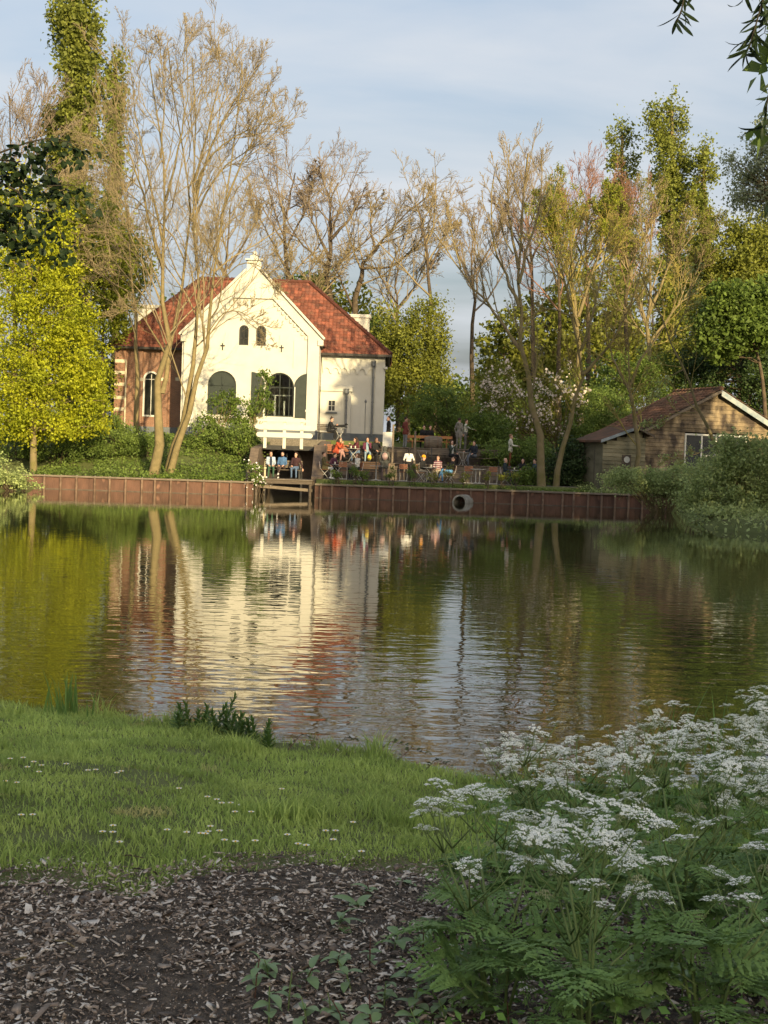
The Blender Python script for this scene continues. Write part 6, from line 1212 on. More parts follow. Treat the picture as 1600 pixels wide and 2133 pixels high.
def bench(L, slat, frame='steel_dark', back=True):
    t = thing('garden_bench', 'bench', 'bench'); n = 5
    for k in range(n): B().box(-L / 2, L / 2, -0.22 + k * 0.088, -0.145 + k * 0.088, 0.435, 0.46).obj('seat_slat', slat, t, world=False)
    if back:
        for k in range(4): B().box(-L / 2, L / 2, 0.235 + k * 0.012, 0.257 + k * 0.012, 0.56 + k * 0.095, 0.635 + k * 0.095).obj('back_slat', slat, t, world=False)
    for s in (-1, 1):
        x = s * (L / 2 - 0.12); B().box(x - 0.025, x + 0.025, -0.2, -0.15, 0, 0.433).obj('leg', frame, t, world=False)
        b = B(); b.bar((x, 0.19, 0), (x, 0.215, 0.43), 0.05, 0.05); b.bar((x, 0.22, 0.43), (x, 0.285, 0.93 if back else 0.434), 0.05, 0.04); b.obj('leg', frame, t, world=False); B().box(x - 0.02, x + 0.02, -0.149, 0.19, 0.38, 0.43).obj('rail', frame, t, world=False)
    return t
def x_table(w=0.75, top='table_grey'):
    t = thing('folding_table', 'table', 'table'); B().lathe([(w / 2, 0), (w / 2 + .005, 0.012), (w / 2, 0.026)], (0, 0, 0.715), 20).obj('table_top', top, t, world=False)
    for y in (-0.14, 0.14):
        for s in (-1, 1): B().tube([(s * 0.27, y, 0), (s * 0.06, y, 0.36), (-s * 0.26, y, 0.713)], 0.013, 6).obj('leg', 'steel_pale', t, smooth=True, world=False)
    B().tube([(0, -.14, .42), (0, .14, .42)], .01, 6).obj('pivot', 'steel_pale', t, world=False); return t
def pedestal_table(top='table_grey'):
    t = thing('pedestal_table', 'table', 'table'); B().lathe([(0.32, 0), (0.325, .01), (0.32, .025)], (0, 0, .715), 20).obj('table_top', top, t, world=False); B().tube([(0, 0, .03), (0, 0, .714)], .024, 8).obj('column', 'steel_pale', t, world=False)
    for k in range(4): a = k * math.pi / 2 + .5; B().bar((0, 0, .035), (.27 * math.cos(a), .27 * math.sin(a), .02), .05, .03).obj('foot', 'steel_pale', t, world=False)
    B().ell((0, 0, .05), (.07, .07, .035), 10, 5).obj('foot_boss', 'steel_pale', t, world=False); return t
def tripod_table():
    t = thing('bistro_table', 'table', 'table'); B().lathe([(0.34, 0), (0.345, .01), (0.34, .022)], (0, 0, .715), 20).obj('table_top', 'table_grey', t, world=False)
    for k in range(3): a = k * 2.094 + .3; c, s = math.cos(a), math.sin(a); B().tube([(.28 * c, .28 * s, .713), (.22 * c, .22 * s, .55), (.08 * c, .08 * s, .30), (.12 * c, .12 * s, .14), (.26 * c, .26 * s, 0)], .012, 6).obj('leg', 'steel_pale', t, smooth=True, world=False)
    B().lathe([(.085, 0), (.085, .015)], (0, 0, .29), 12).obj('ring', 'steel_pale', t, world=False); return t
Z1, Z2, Z3, Z4, ZJ = 0.912, 1.762, 2.612, 2.95, 0.84
def spot(px, Y, Z): return Vector((at(px, 970, Y).x, Y, Z))
protos = {}
def put(kind, fn, label, px, Y, Z, rz, group=None):
    if kind not in protos:
        o = fn(); protos[kind] = o; o.location = spot(px, Y, Z); o.rotation_euler = (0, 0, rz); o['label'] = label
        if group: o['group'] = group
        return o
    return dup(protos[kind], spot(px, Y, Z), rz, label, group)
CG = 'folding chairs on the lower terrace'
put('chair', bistro_chair, 'pale framed folding chair under the person in olive jacket', 676, 69.9, Z1, R(90), CG); put('chair', bistro_chair, 'empty red slatted folding chair between olive jacket and white sweater', 715, 69.6, Z1, R(180), CG)
put('chair', bistro_chair, 'folding chair under the woman in white sweater', 744, 70.2, Z1, R(-60), CG); put('chair', bistro_chair, 'empty red slatted folding chair beside the waitress', 841, 70.0, Z1, R(175), CG)
put('chair', bistro_chair, 'folding chair under the person in yellow hat', 879, 70.6, Z1, R(70), CG); put('chair', bistro_chair, 'folding chair under the striped sweater', 912, 70.7, Z1, R(10), CG); put('chair', bistro_chair, 'folding chair under the person in bright blue jeans', 938, 70.3, Z1, R(-70), CG)
put('chair', bistro_chair, 'empty red slatted folding chair left of the round tables', 975, 70.0, Z1, R(185), CG); put('chair', bistro_chair, 'empty red slatted folding chair right of the round tables', 1029, 70.0, Z1, R(170), CG)
put('chair', bistro_chair, 'folding chair under the bald man', 1053, 70.4, Z1, R(80), CG); put('chair', bistro_chair, 'folding chair under the person in sunglasses', 1089, 71.0, Z1, R(0), CG); put('chair', bistro_chair, 'folding chair under the man beside the mossy trunk', 1114, 70.7, Z1, R(-75), CG); put('chair', bistro_chair, 'folding chair under the person in purple top', 691, 70.7, Z1, R(60), CG)
def bnch(L, slat, lab, px, Y, Z, rz, **k): o = bench(L, slat, **k); o['label'] = lab; o.location = spot(px, Y, Z); o.rotation_euler = (0, 0, rz); return o
bnch(1.9, 'timber_old', 'old wooden bench on the jetty under three men', 590, 70.35, ZJ, 0)
bnch(1.5, 'slat_red', 'red slatted bench behind the woman in orange coat', 703, 73.9, Z2, 0); bnch(1.9, 'timber_dark', 'dark bench under the two women in maroon', 763, 73.9, Z2, 0); bnch(1.0, 'slat_tan', 'short tan slatted bench right of the white sweater', 768, 70.9, Z1, R(180))
bnch(1.6, 'timber_old', 'dark slatted bench under the woman with white scarf', 925, 74.2, Z2, 0); bnch(1.8, 'timber_old', 'dark slatted bench right of the man in dark jacket', 1008, 74.2, Z2, 0); bnch(1.2, 'timber_dark', 'dark bench against the porch plinth', 682, 79.5, Z4, R(20))
put('xt', x_table, 'round table with glasses before the woman in orange coat', 735, 73.2, Z2, 0); put('xt', x_table, 'low table with bottles before the olive jacket', 704, 70.3, Z1, 0); put('xt', x_table, 'table between yellow hat and striped sweater', 896, 70.4, Z1, .4); put('xt', x_table, 'table with bottle beside the bald man', 1078, 70.4, Z1, .2)
put('pt', pedestal_table, 'white footed pedestal table between two round shrubs', 784, 69.6, Z1, 0); put('pt', pedestal_table, 'nearer of two empty round tables with steel columns', 992, 69.8, Z1, .3); put('pt', pedestal_table, 'further of two empty round tables with steel columns', 1000, 70.4, Z1, .8)
put('tt', tripod_table, 'bistro table with curved legs between white scarf and dark jacket', 964, 73.0, Z2, .2); put('tt', tripod_table, 'bistro table with curved legs carrying the black dog', 706, 79.3, Z4, .5); put('tt', tripod_table, 'bistro table with curved legs behind the yellow hat', 881, 73.1, Z2, .9)
# long table, barrel, posts, board
lt = thing('picnic_table', 'long orange brown table behind the barrel', 'table', spot(893, 77.4, Z3))
for k in range(5): B().box(-1.25, 1.25, -0.35 + k * 0.142, -0.215 + k * 0.142, 0.72, 0.755).obj('top_board', 'slat_orange', lt, world=False)
for x in (-0.95, 0.95):
    for s in (-1, 1): B().bar((x, s * 0.34, 0), (x, s * 0.16, 0.72), 0.06, 0.06).obj('leg', 'slat_orange', lt, world=False)
B().box(-1.25, 1.25, -0.40, -0.355, 0.60, 0.755).obj('apron', 'slat_orange', lt, world=False)
for y in (-0.62, 0.62): B().box(-1.25, 1.25, y - 0.12, y + 0.12, 0.42, 0.455).obj('seat_board', 'slat_orange', lt, world=False)
ba = thing('barrel', 'old wooden barrel lying on the upper terrace', 'barrel', spot(901, 75.7, Z3)); ns = 18
for k in range(ns):
    b = B(); vs = []
    for i in range(7):
        x = -0.48 + 0.96 * i / 6; r_ = 0.29 + 0.075 * (1 - (x / 0.48) ** 2)
        for (a, q) in ((0.04, r_), (0.96, r_), (0.96, r_ - 0.03), (0.04, r_ - 0.03)): an = 2 * math.pi * (k + a) / ns; vs.append((x, q * math.cos(an), 0.365 + q * math.sin(an)))
    fs = [(4 * i + j, 4 * i + (j + 1) % 4, 4 * i + 4 + (j + 1) % 4, 4 * i + 4 + j) for i in range(6) for j in range(4)] + [(3, 2, 1, 0), (24, 25, 26, 27)]; b.add(vs, fs); b.obj('stave', 'barrel_oak', ba, world=False)
for x in (-0.44, -0.24, 0.24, 0.44):
    r_ = 0.293 + 0.075 * (1 - (x / 0.48) ** 2); b = B(); b.lathe([(r_, -0.022), (r_ + .008, -.022), (r_ + .008, .022), (r_, .022)], (x, 0, 0.365), 24, axis='x'); b.f = b.f[:-2]; b.m = b.m[:-2]; b.obj('hoop', 'pile_post', ba, world=False)
for x in (-0.45, 0.45): B().lathe([(0.27, -.01), (0.27, .01)], (x, 0, .365), 24, axis='x').obj('barrel_head', 'barrel_oak', ba, world=False)
tag(B().box(-.05, .05, -.05, .05, 0, 2.05).obj('timber_post', 'timber_old', bevel=.01), 'bare timber post beside the grey hooded backpacker', 'post').location = spot(817, 72.45, Z2)
tag(B().box(-.05, .05, -.05, .05, 0, 1.75).obj('timber_post', 'timber_old', bevel=.01), 'bare timber post right of the waitress', 'post').location = spot(863, 72.45, Z2)
sb = thing('sandwich_board', 'blank white folding board below the man in black', 'sign', spot(806, 75.8, Z3))
for s in (-1, 1): b = B(); b.bar((0, s * 0.24, 0), (0, s * 0.02, 0.85), 0.55, 0.02, up=(0, 1, 0)); b.obj('panel', 'paint_white', sb, world=False)
def glass(lab, px, Y, Z, dx, dy, kind=0):
    p = spot(px, Y, Z) + Vector((dx, dy, 0.742)); b = B()
    b.lathe([(.028, 0), (.032, .06), (.034, .13)] if kind == 0 else [(.033, 0), (.034, .14), (.014, .20), (.013, .27)], (0, 0, 0), 10); o = b.obj('drinking_glass' if kind == 0 else 'bottle', 'glassware' if kind == 0 else 'bottle_green', smooth=True); o.location = p; tag(o, lab, 'glass' if kind == 0 else 'bottle')
glass('pale drink glass on the table before the orange coat, beside its twin', 735, 73.2, Z2, -.12, 0); glass('second pale drink glass on the table before the orange coat', 735, 73.2, Z2, .10, .05); glass('tall glass among bottles before the olive jacket', 704, 70.3, Z1, -.15, -.05); glass('green bottle on the table before the olive jacket', 704, 70.3, Z1, .05, 0, 1)
glass('glass at the edge of the table before the purple top', 704, 70.3, Z1, .20, .05); glass('dark bottle on the table of the bald man', 1078, 70.4, Z1, .05, 0, 1); glass('glass on the table of the bald man', 1078, 70.4, Z1, -.15, 0); glass('glass on the table between yellow hat and striped sweater', 896, 70.4, Z1, .05, 0)

# ------------------------------------------------------------------ people
TS_ = bpy.data.scenes.new('scratch')
def remesh(me, voxel, smooth=4):
    o = bpy.data.objects.new('tmp', me); TS_.collection.objects.link(o); m = o.modifiers.new('r', 'REMESH'); m.mode = 'VOXEL'; m.voxel_size = voxel
    s = o.modifiers.new('s', 'SMOOTH'); s.iterations = smooth; s.factor = 0.5; vl = TS_.view_layers[0]; vl.update(); dg = vl.depsgraph; out = bpy.data.meshes.new_from_object(o.evaluated_get(dg), depsgraph=dg); bpy.data.objects.remove(o); return out
def skin_mats():
    mk('skin_light', (0.56, 0.34, 0.25), (0.50, 0.29, 0.21), scale=9, rough=0.55); mk('skin_tan', (0.42, 0.24, 0.16), (0.37, 0.20, 0.14), scale=9, rough=0.55); mk('eye_dark', (0.02, 0.015, 0.012), rough=0.3); mk('lip', (0.36, 0.13, 0.11), rough=0.5)
skin_mats(); CLOTH = {}
def cloth(c):
    if c not in CLOTH: nm = 'cloth_%d' % len(CLOTH); CLOTH[c] = mk(nm, c, tuple(x * 0.72 for x in c), scale=7, rough=0.85, bump=0.25, bscale=18)
    return CLOTH[c]
def ik(s, w, l1, l2, hint):
    s, w = Vector(s), Vector(w); d = w - s; L = min(d.length, (l1 + l2) * 0.985); d.normalize(); a = (l1 * l1 - l2 * l2 + L * L) / (2 * L); h = math.sqrt(max(0, l1 * l1 - a * a)); hv = Vector(hint); hv = (hv - d * hv.dot(d)).normalized(); return s + d * a + hv * h, s + d * L
def person(label, loc, rz, pose='stand', top=(0.1, 0.1, 0.1), legs=(0.1, 0.1, 0.12), shoes=(0.05, 0.05, 0.05), hair=(0.05, 0.035, 0.025), style='short', skin='skin_light', lean=0.0, yaw=0.0, wl=None, wr=None, s=1.0, coat=0.0, hood=None, cross=False, hat=None, stripe=None, beard=False, under=None, group='people on the terrace'):
    """faces -y at rz = 0; wl / wr are wrist targets in the person's own frame"""
    E, Cp = [], []                                                # ellipsoids (c, r, R, mat), capsules (a, b, ra, rb, mat)
    SK, TP, LG, SH = 0, 1, 2, 3; sit = pose == 'sit'; pz = 0.56 if sit else 0.93; Rl = Matrix.Rotation(lean, 3, 'X'); pv = Vector((0, 0.02 if sit else 0, pz))
    def tp(x, y, z): return pv + Rl @ Vector((x, y, z))           # torso frame above the pelvis
    E += [(tp(0, 0, 0.02), (0.168, 0.125, 0.13), Rl, LG if not coat else TP), (tp(0, -0.01, 0.16), (0.150, 0.112, 0.17), Rl, TP), (tp(0, 0, 0.34), (0.180, 0.122, 0.19), Rl, TP)]
    sh = [tp(k * 0.165, 0.0, 0.455) for k in (-1, 1)]; Cp.append((sh[0], sh[1], 0.072, 0.072, TP)); nk = tp(0, 0.0, 0.50); hd = tp(0, -0.02, 0.655); Cp.append((nk, hd, 0.055, 0.052, SK)); Cp.append((tp(0, .01, .46), tp(0, 0, .525), .075, .06, TP))
    hr = Rl @ Matrix.Rotation(yaw, 3, 'Z')
    if abs(lean) > 0.3: hr = Matrix.Rotation(lean * 0.4, 3, 'X') @ Matrix.Rotation(yaw, 3, 'Z')
    def hp(x, y, z): return hd + hr @ Vector((x, y, z))
    E += [(hp(0, 0.012, 0.03), (0.077, 0.096, 0.10), hr, SK), (hp(0, -0.022, -0.035), (0.060, 0.070, 0.085), hr, SK), (hp(0, -0.098, -0.012), (0.014, 0.020, 0.024), hr, SK), (hp(0.078, 0.01, 0), (0.012, 0.022, 0.032), hr, SK), (hp(-0.078, 0.01, 0), (0.012, 0.022, 0.032), hr, SK), (hp(0, -.06, -.10), (.03, .03, .02), hr, SK)]
    for k in (-1, 1):
        hip = pv + Vector((k * 0.09, 0, -0.02))
        if sit:
            kn = hip + Vector((k * 0.03, -0.42, -0.01)); an = Vector((kn.x, kn.y + 0.06, 0.085))
            if cross and k == 1: kn = hip + Vector((-0.08, -0.42, 0.10)); an = kn + Vector((-0.10, -0.16, -0.38))
        elif pose == 'walk': kn = hip + Vector((0, -0.10 * k, -0.43)); an = Vector((kn.x, kn.y + (0.02 if k < 0 else 0.16), 0.085 + (0.05 if k > 0 else 0)))
        else: kn = hip + Vector((k * 0.015, -0.015, -0.43)); an = Vector((k * 0.115, 0.02, 0.085))
        Cp += [(hip, kn, 0.088, 0.058, LG), (kn, an, 0.060, 0.042, LG), (an + Vector((0, 0.03, -0.035)), an + Vector((0.01 * k, -0.15, -0.05)), 0.045, 0.036, SH), (an, an + Vector((0, 0, -.03)), .045, .045, SH)]
        if coat: Cp.append((hip, hip.lerp(kn, coat), 0.115, 0.115, TP))
    hands = []
    for k, w in ((-1, wl), (1, wr)):
        S = sh[0] if k < 0 else sh[1]; w = Vector(w) if w is not None else (S + Rl @ Vector((k * 0.07, -0.06, -0.50)) if not sit else pv + Vector((k * 0.13, -0.30, 0.12))); el, wr_ = ik(S, w, 0.285, 0.255, (k * 0.5, 0.45, -0.8)); Cp += [(S, el, 0.057, 0.046, TP), (el, wr_, 0.046, 0.034, TP)]; d = (wr_ - el).normalized(); Cp.append((wr_, wr_ + d * 0.075, 0.028, 0.030, SK)); hands.append((wr_, d, k))
    if hood: E.append((tp(0, 0.10, 0.50), (0.11, 0.075, 0.085), Rl, TP))
    b = B()
    def sph(c, r3, Rm):
        q = B(); q.ell((0, 0, 0), r3, 14, 9); b.add([Vector(c) + Rm @ Vector(v) for v in q.v], q.f)
    I3 = Matrix.Identity(3)
    for c, r3, Rm, m in E: sph(c, r3, Rm)
    for a, c, ra, rb, m in Cp: b.tube([Vector(a).lerp(c, i / 4) for i in range(5)], [ra + (rb - ra) * i / 4 for i in range(5)], 12); sph(a, (ra,) * 3, I3); sph(c, (rb,) * 3, I3)
    raw = b.mesh('raw', 'skin_light'); me = remesh(raw, 0.025, 2); n = len(me.polygons); ce = np.zeros(n * 3); me.polygons.foreach_get('center', ce); ce = ce.reshape(-1, 3)
    D, Mi = [], []
    for c, r3, Rm, m in E: q = (ce - np.array(c)) @ np.array(Rm); D.append((np.linalg.norm(q / np.array(r3), axis=1) - 1) * min(r3)); Mi.append(m)
    for a, c, ra, rb, m in Cp:
        a_, d = np.array(a), np.array(c) - np.array(a); t = np.clip(((ce - a_) @ d) / max(d @ d, 1e-9), 0, 1); D.append(np.linalg.norm(ce - a_ - t[:, None] * d, axis=1) - (ra + (rb - ra) * t)); Mi.append(m)
    mi = np.array(Mi)[np.argmin(np.stack(D), 0)]
    if stripe: zz = (ce - np.array(pv)) @ np.array(Rl)[:, 2]; mi = np.where((mi == TP) & (np.sin(zz * 62) > 0.35), 4, mi)
    if under: q = (ce - np.array(tp(0, 0, .3))) @ np.array(Rl); mi = np.where((mi == TP) & (np.abs(q[:, 0]) < 0.055) & (q[:, 1] < -0.04) & (q[:, 2] > -0.22), 5, mi)
    me.materials.clear()
    for m in (skin, cloth(top), cloth(legs), cloth(shoes), cloth(stripe or top), cloth(under or top), 'eye_dark', 'lip'): me.materials.append(M(m))
    me.polygons.foreach_set('material_index', mi.astype(np.int32)); me.polygons.foreach_set('use_smooth', np.ones(n, bool))
    x = B()                                                       # face details and fingers, joined into the body mesh
    x.cm = 6
    for k in (-1, 1): x.ell(hp(k * 0.031, -0.082, 0.012), (0.011, 0.008, 0.008), 6, 4); x.bar(hp(k * .016, -.089, .032), hp(k * .048, -.080, .032), .006, .006)
    x.cm = 7; x.ell(hp(0, -0.088, -0.052), (0.022, 0.007, 0.006), 8, 4); x.cm = 0
    for wr_, d, k in hands:
        p0 = wr_ + d * 0.085; sd = d.cross(Vector((0, 0, 1))); sd = sd.normalized() if sd.length > .1 else Vector((1, 0, 0)); dn = d.cross(sd).normalized(); dn = dn if dn.z < 0 else -dn
        for i, L in enumerate((0.062, 0.074, 0.070, 0.055)): o = p0 + sd * (i - 1.5) * 0.017; x.tube([o - d * .02, o + d * L * .45 + dn * .006, o + d * L * .75 + dn * .028, o + d * L * .80 + dn * .048], [.009, .0085, .008, .006], 6)
        o = wr_ + d * .03 + sd * (-k) * .028; x.tube([o, o + sd * (-k) * .025 + d * .025, o + sd * (-k) * .03 + d * .055 + dn * .012], [.011, .0095, .007], 6)
    xm = x.mesh('x', [skin] * 8)
    bm = bmesh.new(); bm.from_mesh(me); bm.from_mesh(xm); bm.to_mesh(me); bm.free()
    me.name = 'body'
    t = thing('person', label, 'person', loc, rz, group); t.scale = (s, s, s)
    link('body', me, t)
    h = B()
    def hell(c, r3):
        q = B(); q.ell((0, 0, 0), r3, 14, 9); h.add([hp(*c) + hr @ Vector(v) for v in q.v], q.f)
    if style != 'bald':
        hell((0, 0.034, 0.056), (0.088, 0.096, 0.092))
        if style in ('long', 'pony'): hell((0, 0.072, -0.03), (0.078, 0.045, 0.11))
        if style == 'long': hell((0.062, 0.02, -0.06), (0.030, 0.055, 0.13)); hell((-0.062, 0.02, -0.06), (0.030, 0.055, 0.13)); h.tube([hp(0, .085, 0), hp(0, .12, -.14), hp(0, .125, -.30)], [.075, .085, .04], 10)
        if style == 'bun': hell((0, 0.06, 0.155), (0.045, 0.045, 0.042))
        if style == 'pony': h.tube([hp(0, .10, .02), hp(0, .14, -.10), hp(0, .125, -.30)], [.03, .032, .012], 8)
    else: hell((0, 0.062, -0.005), (0.080, 0.045, 0.05))
    hm = h.mesh('hair', cloth(hair), smooth=True); link('hair', remesh_mat(hm, cloth(hair)), t)
    if hat: q = B(); hell2 = B(); hell2.ell((0, 0, 0), (0.097, 0.110, 0.092), 16, 9); q.add([hp(0, 0.022, 0.078) + hr @ Vector(v) for v in hell2.v], hell2.f); q.tube([hp(.098 * math.cos(a), .02 + .112 * math.sin(a), .052) for a in [2 * math.pi * i / 16 for i in range(17)]], .018, 6); q.obj('hat', cloth(hat), t, smooth=True, world=False)
    if hood == 'up': q = B(); e2 = B(); e2.ell((0, 0, 0), (0.118, 0.128, 0.150), 16, 9); q.add([hp(0, 0.045, 0.015) + hr @ Vector(v) for v in e2.v], e2.f); q.obj('hood', cloth(top), t, smooth=True, world=False)
    if beard: q = B(); e2 = B(); e2.ell((0, 0, 0), (0.058, 0.05, 0.05), 12, 7); q.add([hp(0, -0.048, -0.085) + hr @ Vector(v) for v in e2.v], e2.f); q.obj('beard', cloth(hair), t, smooth=True, world=False)
    return t
def remesh_mat(me, m):
    o = remesh(me, 0.018, 3); o.materials.clear(); o.materials.append(m); o.polygons.foreach_set('use_smooth', np.ones(len(o.polygons), bool)); return o
BLK, NAVY, JEAN, GREY, WHT, MAR = (0.018, 0.018, 0.02), (0.03, 0.045, 0.09), (0.11, 0.17, 0.28), (0.16, 0.155, 0.145), (0.72, 0.71, 0.68), (0.11, 0.025, 0.035)
BRN, BLN = (0.05, 0.03, 0.02), (0.30, 0.20, 0.10)
P = person; SY = 0.10
JG = 'people on the jetty bench'
P('person on the jetty bench in pale blue sleeves and green trousers', spot(564, 70.25, ZJ), R(8), 'sit', (0.42, 0.50, 0.60), (0.05, 0.115, 0.07), hair=BRN, style='long', under=(0.03, 0.04, 0.07), wl=(-.12, -.28, .68), group=JG)
P('person on the jetty bench in blue hoodie with crossed legs', spot(588, 70.25, ZJ), R(-6), 'sit', (0.07, 0.15, 0.30), (0.07, 0.05, 0.045), (0.7, 0.7, 0.68), hair=BRN, beard=True, cross=True, hood=True, group=JG)
P('person on the jetty bench in dark maroon sweater and jeans', spot(616, 70.25, ZJ), R(-10), 'sit', (0.05, 0.022, 0.025), JEAN, hair=BRN, wr=(.42, -.10, .42), group=JG, yaw=-.4)
P('person with hair bun in black at the porch table', spot(683, 79.4, Z4), R(75), 'sit', BLK, BLK, style='bun', hair=BRN, lean=.25, wl=(.0, -.42, .86), wr=(.1, -.40, .9))
P('person in orange red coat and pink trousers leaning over the table', spot(698, 73.75, Z2), R(70), 'sit', (0.42, 0.075, 0.035), (0.52, 0.30, 0.26), hair=BRN, style='long', lean=.38, cross=True, wl=(-.05, -.36, .98), wr=(.08, -.38, .98), coat=.45)
P('person in maroon sweater and jeans facing the orange coat', spot(744, 73.8, Z2), R(-70), 'sit', MAR, JEAN, hair=BRN, style='long', lean=.22, wl=(-.1, -.40, .95), wr=(.05, -.42, .95))
P('person in maroon jacket with blue scarf and jeans', spot(764, 73.75, Z2), R(5), 'sit', (0.12, 0.03, 0.06), (0.24, 0.32, 0.40), hair=BRN, style='long', under=(0.28, 0.42, 0.50), wr=(.06, -.20, 1.02))
P('person in black drinking beside the blue scarf', spot(783, 73.7, Z2), R(25), 'sit', BLK, BLK, hair=(.2, .1, .05), style='long', wr=(.05, -.26, 1.05), skin='skin_light')
P('person in grey hooded coat seen from behind with backpack', spot(801, 71.1, Z1), R(178), 'stand', (0.085, 0.088, 0.080), (0.11, 0.085, 0.09), hood='up', style='short', coat=.5)
bp = B(); bp.ell((0, 0, 0), (.155, .085, .20), 14, 9); bpo = bp.mesh('b', 'paint_white'); mk('pack_pink', (0.26, 0.15, 0.15), (0.36, 0.30, 0.28), scale=9, rough=0.8, c3=(.10, .08, .09)); bpk = thing('backpack', 'pink and grey patterned backpack worn over the grey coat', 'backpack', spot(801, 70.92, Z1 + 1.22))
link('bag', remesh_mat(bpo, M('pack_pink')), bpk); q = B(); q.ell((0, -.06, -.06), (.11, .05, .09), 12, 7); q.obj('front_pocket', 'pack_pink', bpk, smooth=True, world=False)
for k in (-1, 1): B().tube([(k * .09, .05, .17), (k * .11, .16, .22), (k * .12, .27, .12)], .014, 6).obj('strap', cloth(BLK), bpk, world=False)
P('person in olive jacket, pale jeans and white shoes on a folding chair', spot(676, 69.9, Z1), R(85), 'sit', (0.12, 0.10, 0.045), (0.46, 0.48, 0.46), WHT, hair=BRN, style='short', lean=-.05, coat=.35)
P('person in purple top behind the olive jacket', spot(691, 70.7, Z1), R(60), 'sit', (0.10, 0.03, 0.06), BLK, hair=BRN, lean=.3, wr=(.08, -.36, .86))
P('person in white sweater with long brown hair and folded arms', spot(744, 70.2, Z1), R(-60), 'sit', (0.70, 0.68, 0.62), BLK, hair=(0.16, 0.09, 0.05), style='long', wl=(.10, -.22, .80), wr=(-.10, -.24, .82))
P('person in black standing at the corner of the house', spot(807, 76.6, Z3), R(-80), 'stand', BLK, BLK, hair=BRN, s=1.02, coat=.3)
P('person in red brown jacket and grey trousers on the upper terrace', spot(842, 76.3, Z3), R(120), 'stand', (0.17, 0.045, 0.035), (0.20, 0.205, 0.22), hair=(.03, .02, .018), coat=.15, wr=(.25, -.22, 1.1))
for i, px in enumerate((881, 894)): P(['person in black seated behind the barrel, face to the water', 'person in black seated behind the barrel, turned aside'][i], spot(px, 78.1, Z3), R(-10 + 40 * i), 'sit', BLK, BLK, hair=BRN, style='short')
P('person in long grey parka standing with back turned', spot(954, 75.9, Z3), R(140), 'stand', (0.23, 0.215, 0.185), (0.21, 0.195, 0.17), hair=BRN, hood=True, coat=.35, s=1.02)
P('person in pale shirt pointing with outstretched arm', spot(968, 76.8, Z3), R(75), 'stand', (0.60, 0.60, 0.52), GREY, hair=BRN, wl=(-.05, -.56, 1.12), s=1.0)
P('waitress in white blouse with black ponytail seen from behind', spot(851, 70.9, Z1), R(190), 'stand', WHT, BLK, hair=(.015, .012, .012), style='pony', wr=(.18, -.25, 1.05), wl=(-.22, -.22, 1.05), s=.97)
P('person in yellow knitted hat and black coat', spot(879, 70.6, Z1), R(60), 'sit', BLK, (.20, .19, .18), hat=(0.72, 0.34, 0.02), hair=BRN, lean=.15)
P('person in striped maroon sweater and beige trousers', spot(912, 70.7, Z1), R(-25), 'sit', (0.16, 0.03, 0.05), (0.48, 0.42, 0.32), hair=(.12, .07, .04), stripe=(0.55, 0.45, 0.45))
P('person lounging in bright blue jeans and black top', spot(938, 70.3, Z1), R(-75), 'sit', BLK, (0.10, 0.25, 0.48), hair=BRN, lean=-.25, cross=True)
P('person in dark green top with white scarf on a bench', spot(940, 73.9, Z2), R(35), 'sit', (0.04, 0.055, 0.04), BLK, hair=(.10, .06, .035), style='long', under=(.62, .62, .58), wl=(-.05, -.24, 1.02))
P('person in dark jacket and grey jeans with crossed legs', spot(986, 73.9, Z2), R(-35), 'sit', (0.02, 0.025, 0.035), (0.15, 0.17, 0.21), hair=BRN, cross=True, wl=(-.40, -.25, .78))
P('person in cream jacket and rust trousers looking at a phone', spot(1062, 73.6, Z2), R(80), 'stand', (0.66, 0.63, 0.54), (0.24, 0.075, 0.04), hair=(.22, .13, .07), coat=.1, wl=(-.08, -.36, 1.12), wr=(.10, -.34, 1.10), s=1.03)
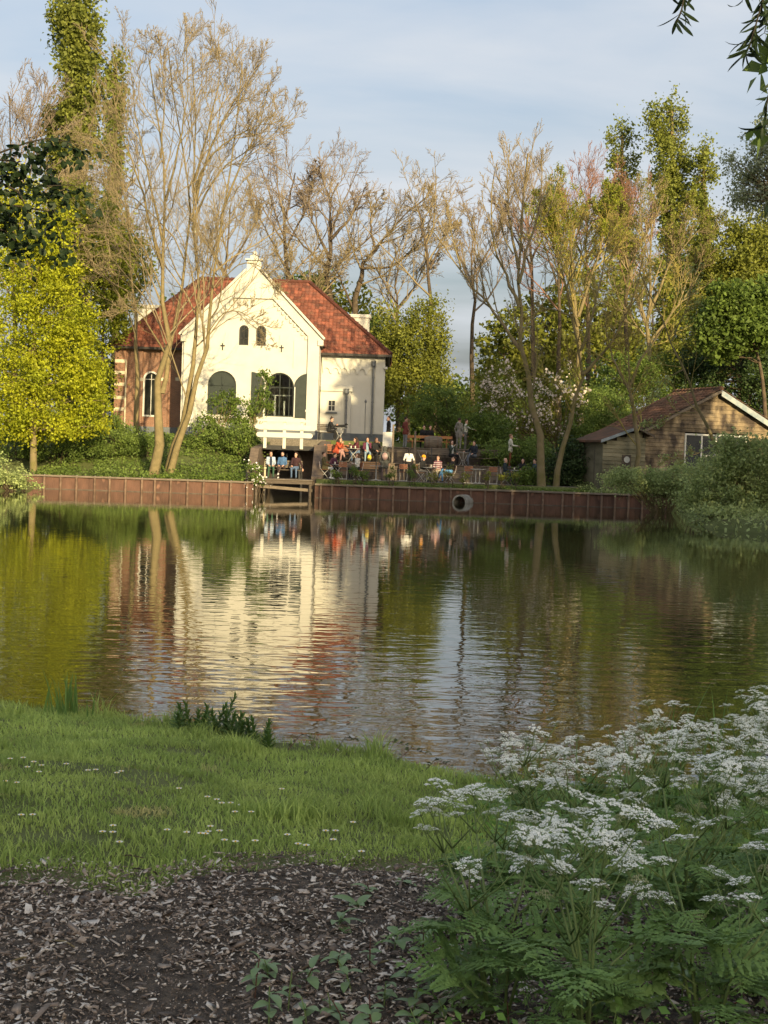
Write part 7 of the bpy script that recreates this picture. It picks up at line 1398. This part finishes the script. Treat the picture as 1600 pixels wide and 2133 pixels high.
ph = B(); ph.box(-.035, .035, -.006, .006, -.07, .07); pho = ph.obj('phone', 'steel_dark', bevel=.003); tag(pho, 'dark phone held by the person in cream jacket', 'phone'); pho.location = spot(1062, 73.6, Z2) + Vector((.45, -.02, 1.16)); pho.rotation_euler = (0, R(35), R(80))
P('bald person in dark jacket seated by the quay', spot(1053, 70.4, Z1), R(75), 'sit', (0.03, 0.045, 0.055), NAVY, style='bald', hair=(.35, .33, .30))
P('person in black with dark hair beside the bottle table', spot(1089, 71.0, Z1), R(-10), 'sit', BLK, BLK, hair=(.015, .012, .012), style='long', wl=(-.10, -.34, .80))
P('person in dark blue sweater next to the mossy trunk', spot(1114, 70.7, Z1), R(-70), 'sit', (0.035, 0.06, 0.10), BLK, hair=BRN, wr=(.0, -.42, .80))
yb_ = B(); yb_.ell((0, 0, .17), (.11, .05, .17), 12, 8); o = link('tote_bag', remesh_mat(yb_.mesh('t', 'paint_white'), cloth((0.62, 0.46, 0.05))), None, spot(769, 73.35, Z2 + .12)); tag(o, 'yellow bag hanging beside the blue scarf', 'bag')
# black dog lying on the porch table
dg_ = B()
def cap(a, c, ra, rb): dg_.tube([Vector(a).lerp(Vector(c), i / 4) for i in range(5)], [ra + (rb - ra) * i / 4 for i in range(5)], 10); dg_.ell(a, (ra,) * 3, 10, 7); dg_.ell(c, (rb,) * 3, 10, 7)
cap((-.22, 0, .085), (.0, 0, .10), .075, .085); cap((.0, 0, .10), (.17, 0, .11), .09, .085); cap((.17, 0, .13), (.27, 0, .20), .06, .05); cap((.29, 0, .215), (.31, 0, .21), .055, .05); cap((.33, 0, .20), (.40, 0, .185), .036, .024)
for s in (-1, 1): cap((.18, s * .06, .06), (.34, s * .06, .025), .034, .024); cap((-.20, s * .07, .06), (-.08, s * .10, .03), .05, .028); cap((.28, s * .045, .245), (.27, s * .07, .19), .018, .014)
cap((-.28, 0, .07), (-.44, .06, .03), .022, .010)
d_ = thing('dog', 'small black dog lying on the porch table', 'dog', spot(708, 79.3, Z4 + .738), R(-8)); link('body', remesh_mat(dg_.mesh('d', 'paint_white'), cloth(BLK)), d_)
bpy.data.scenes.remove(TS_)
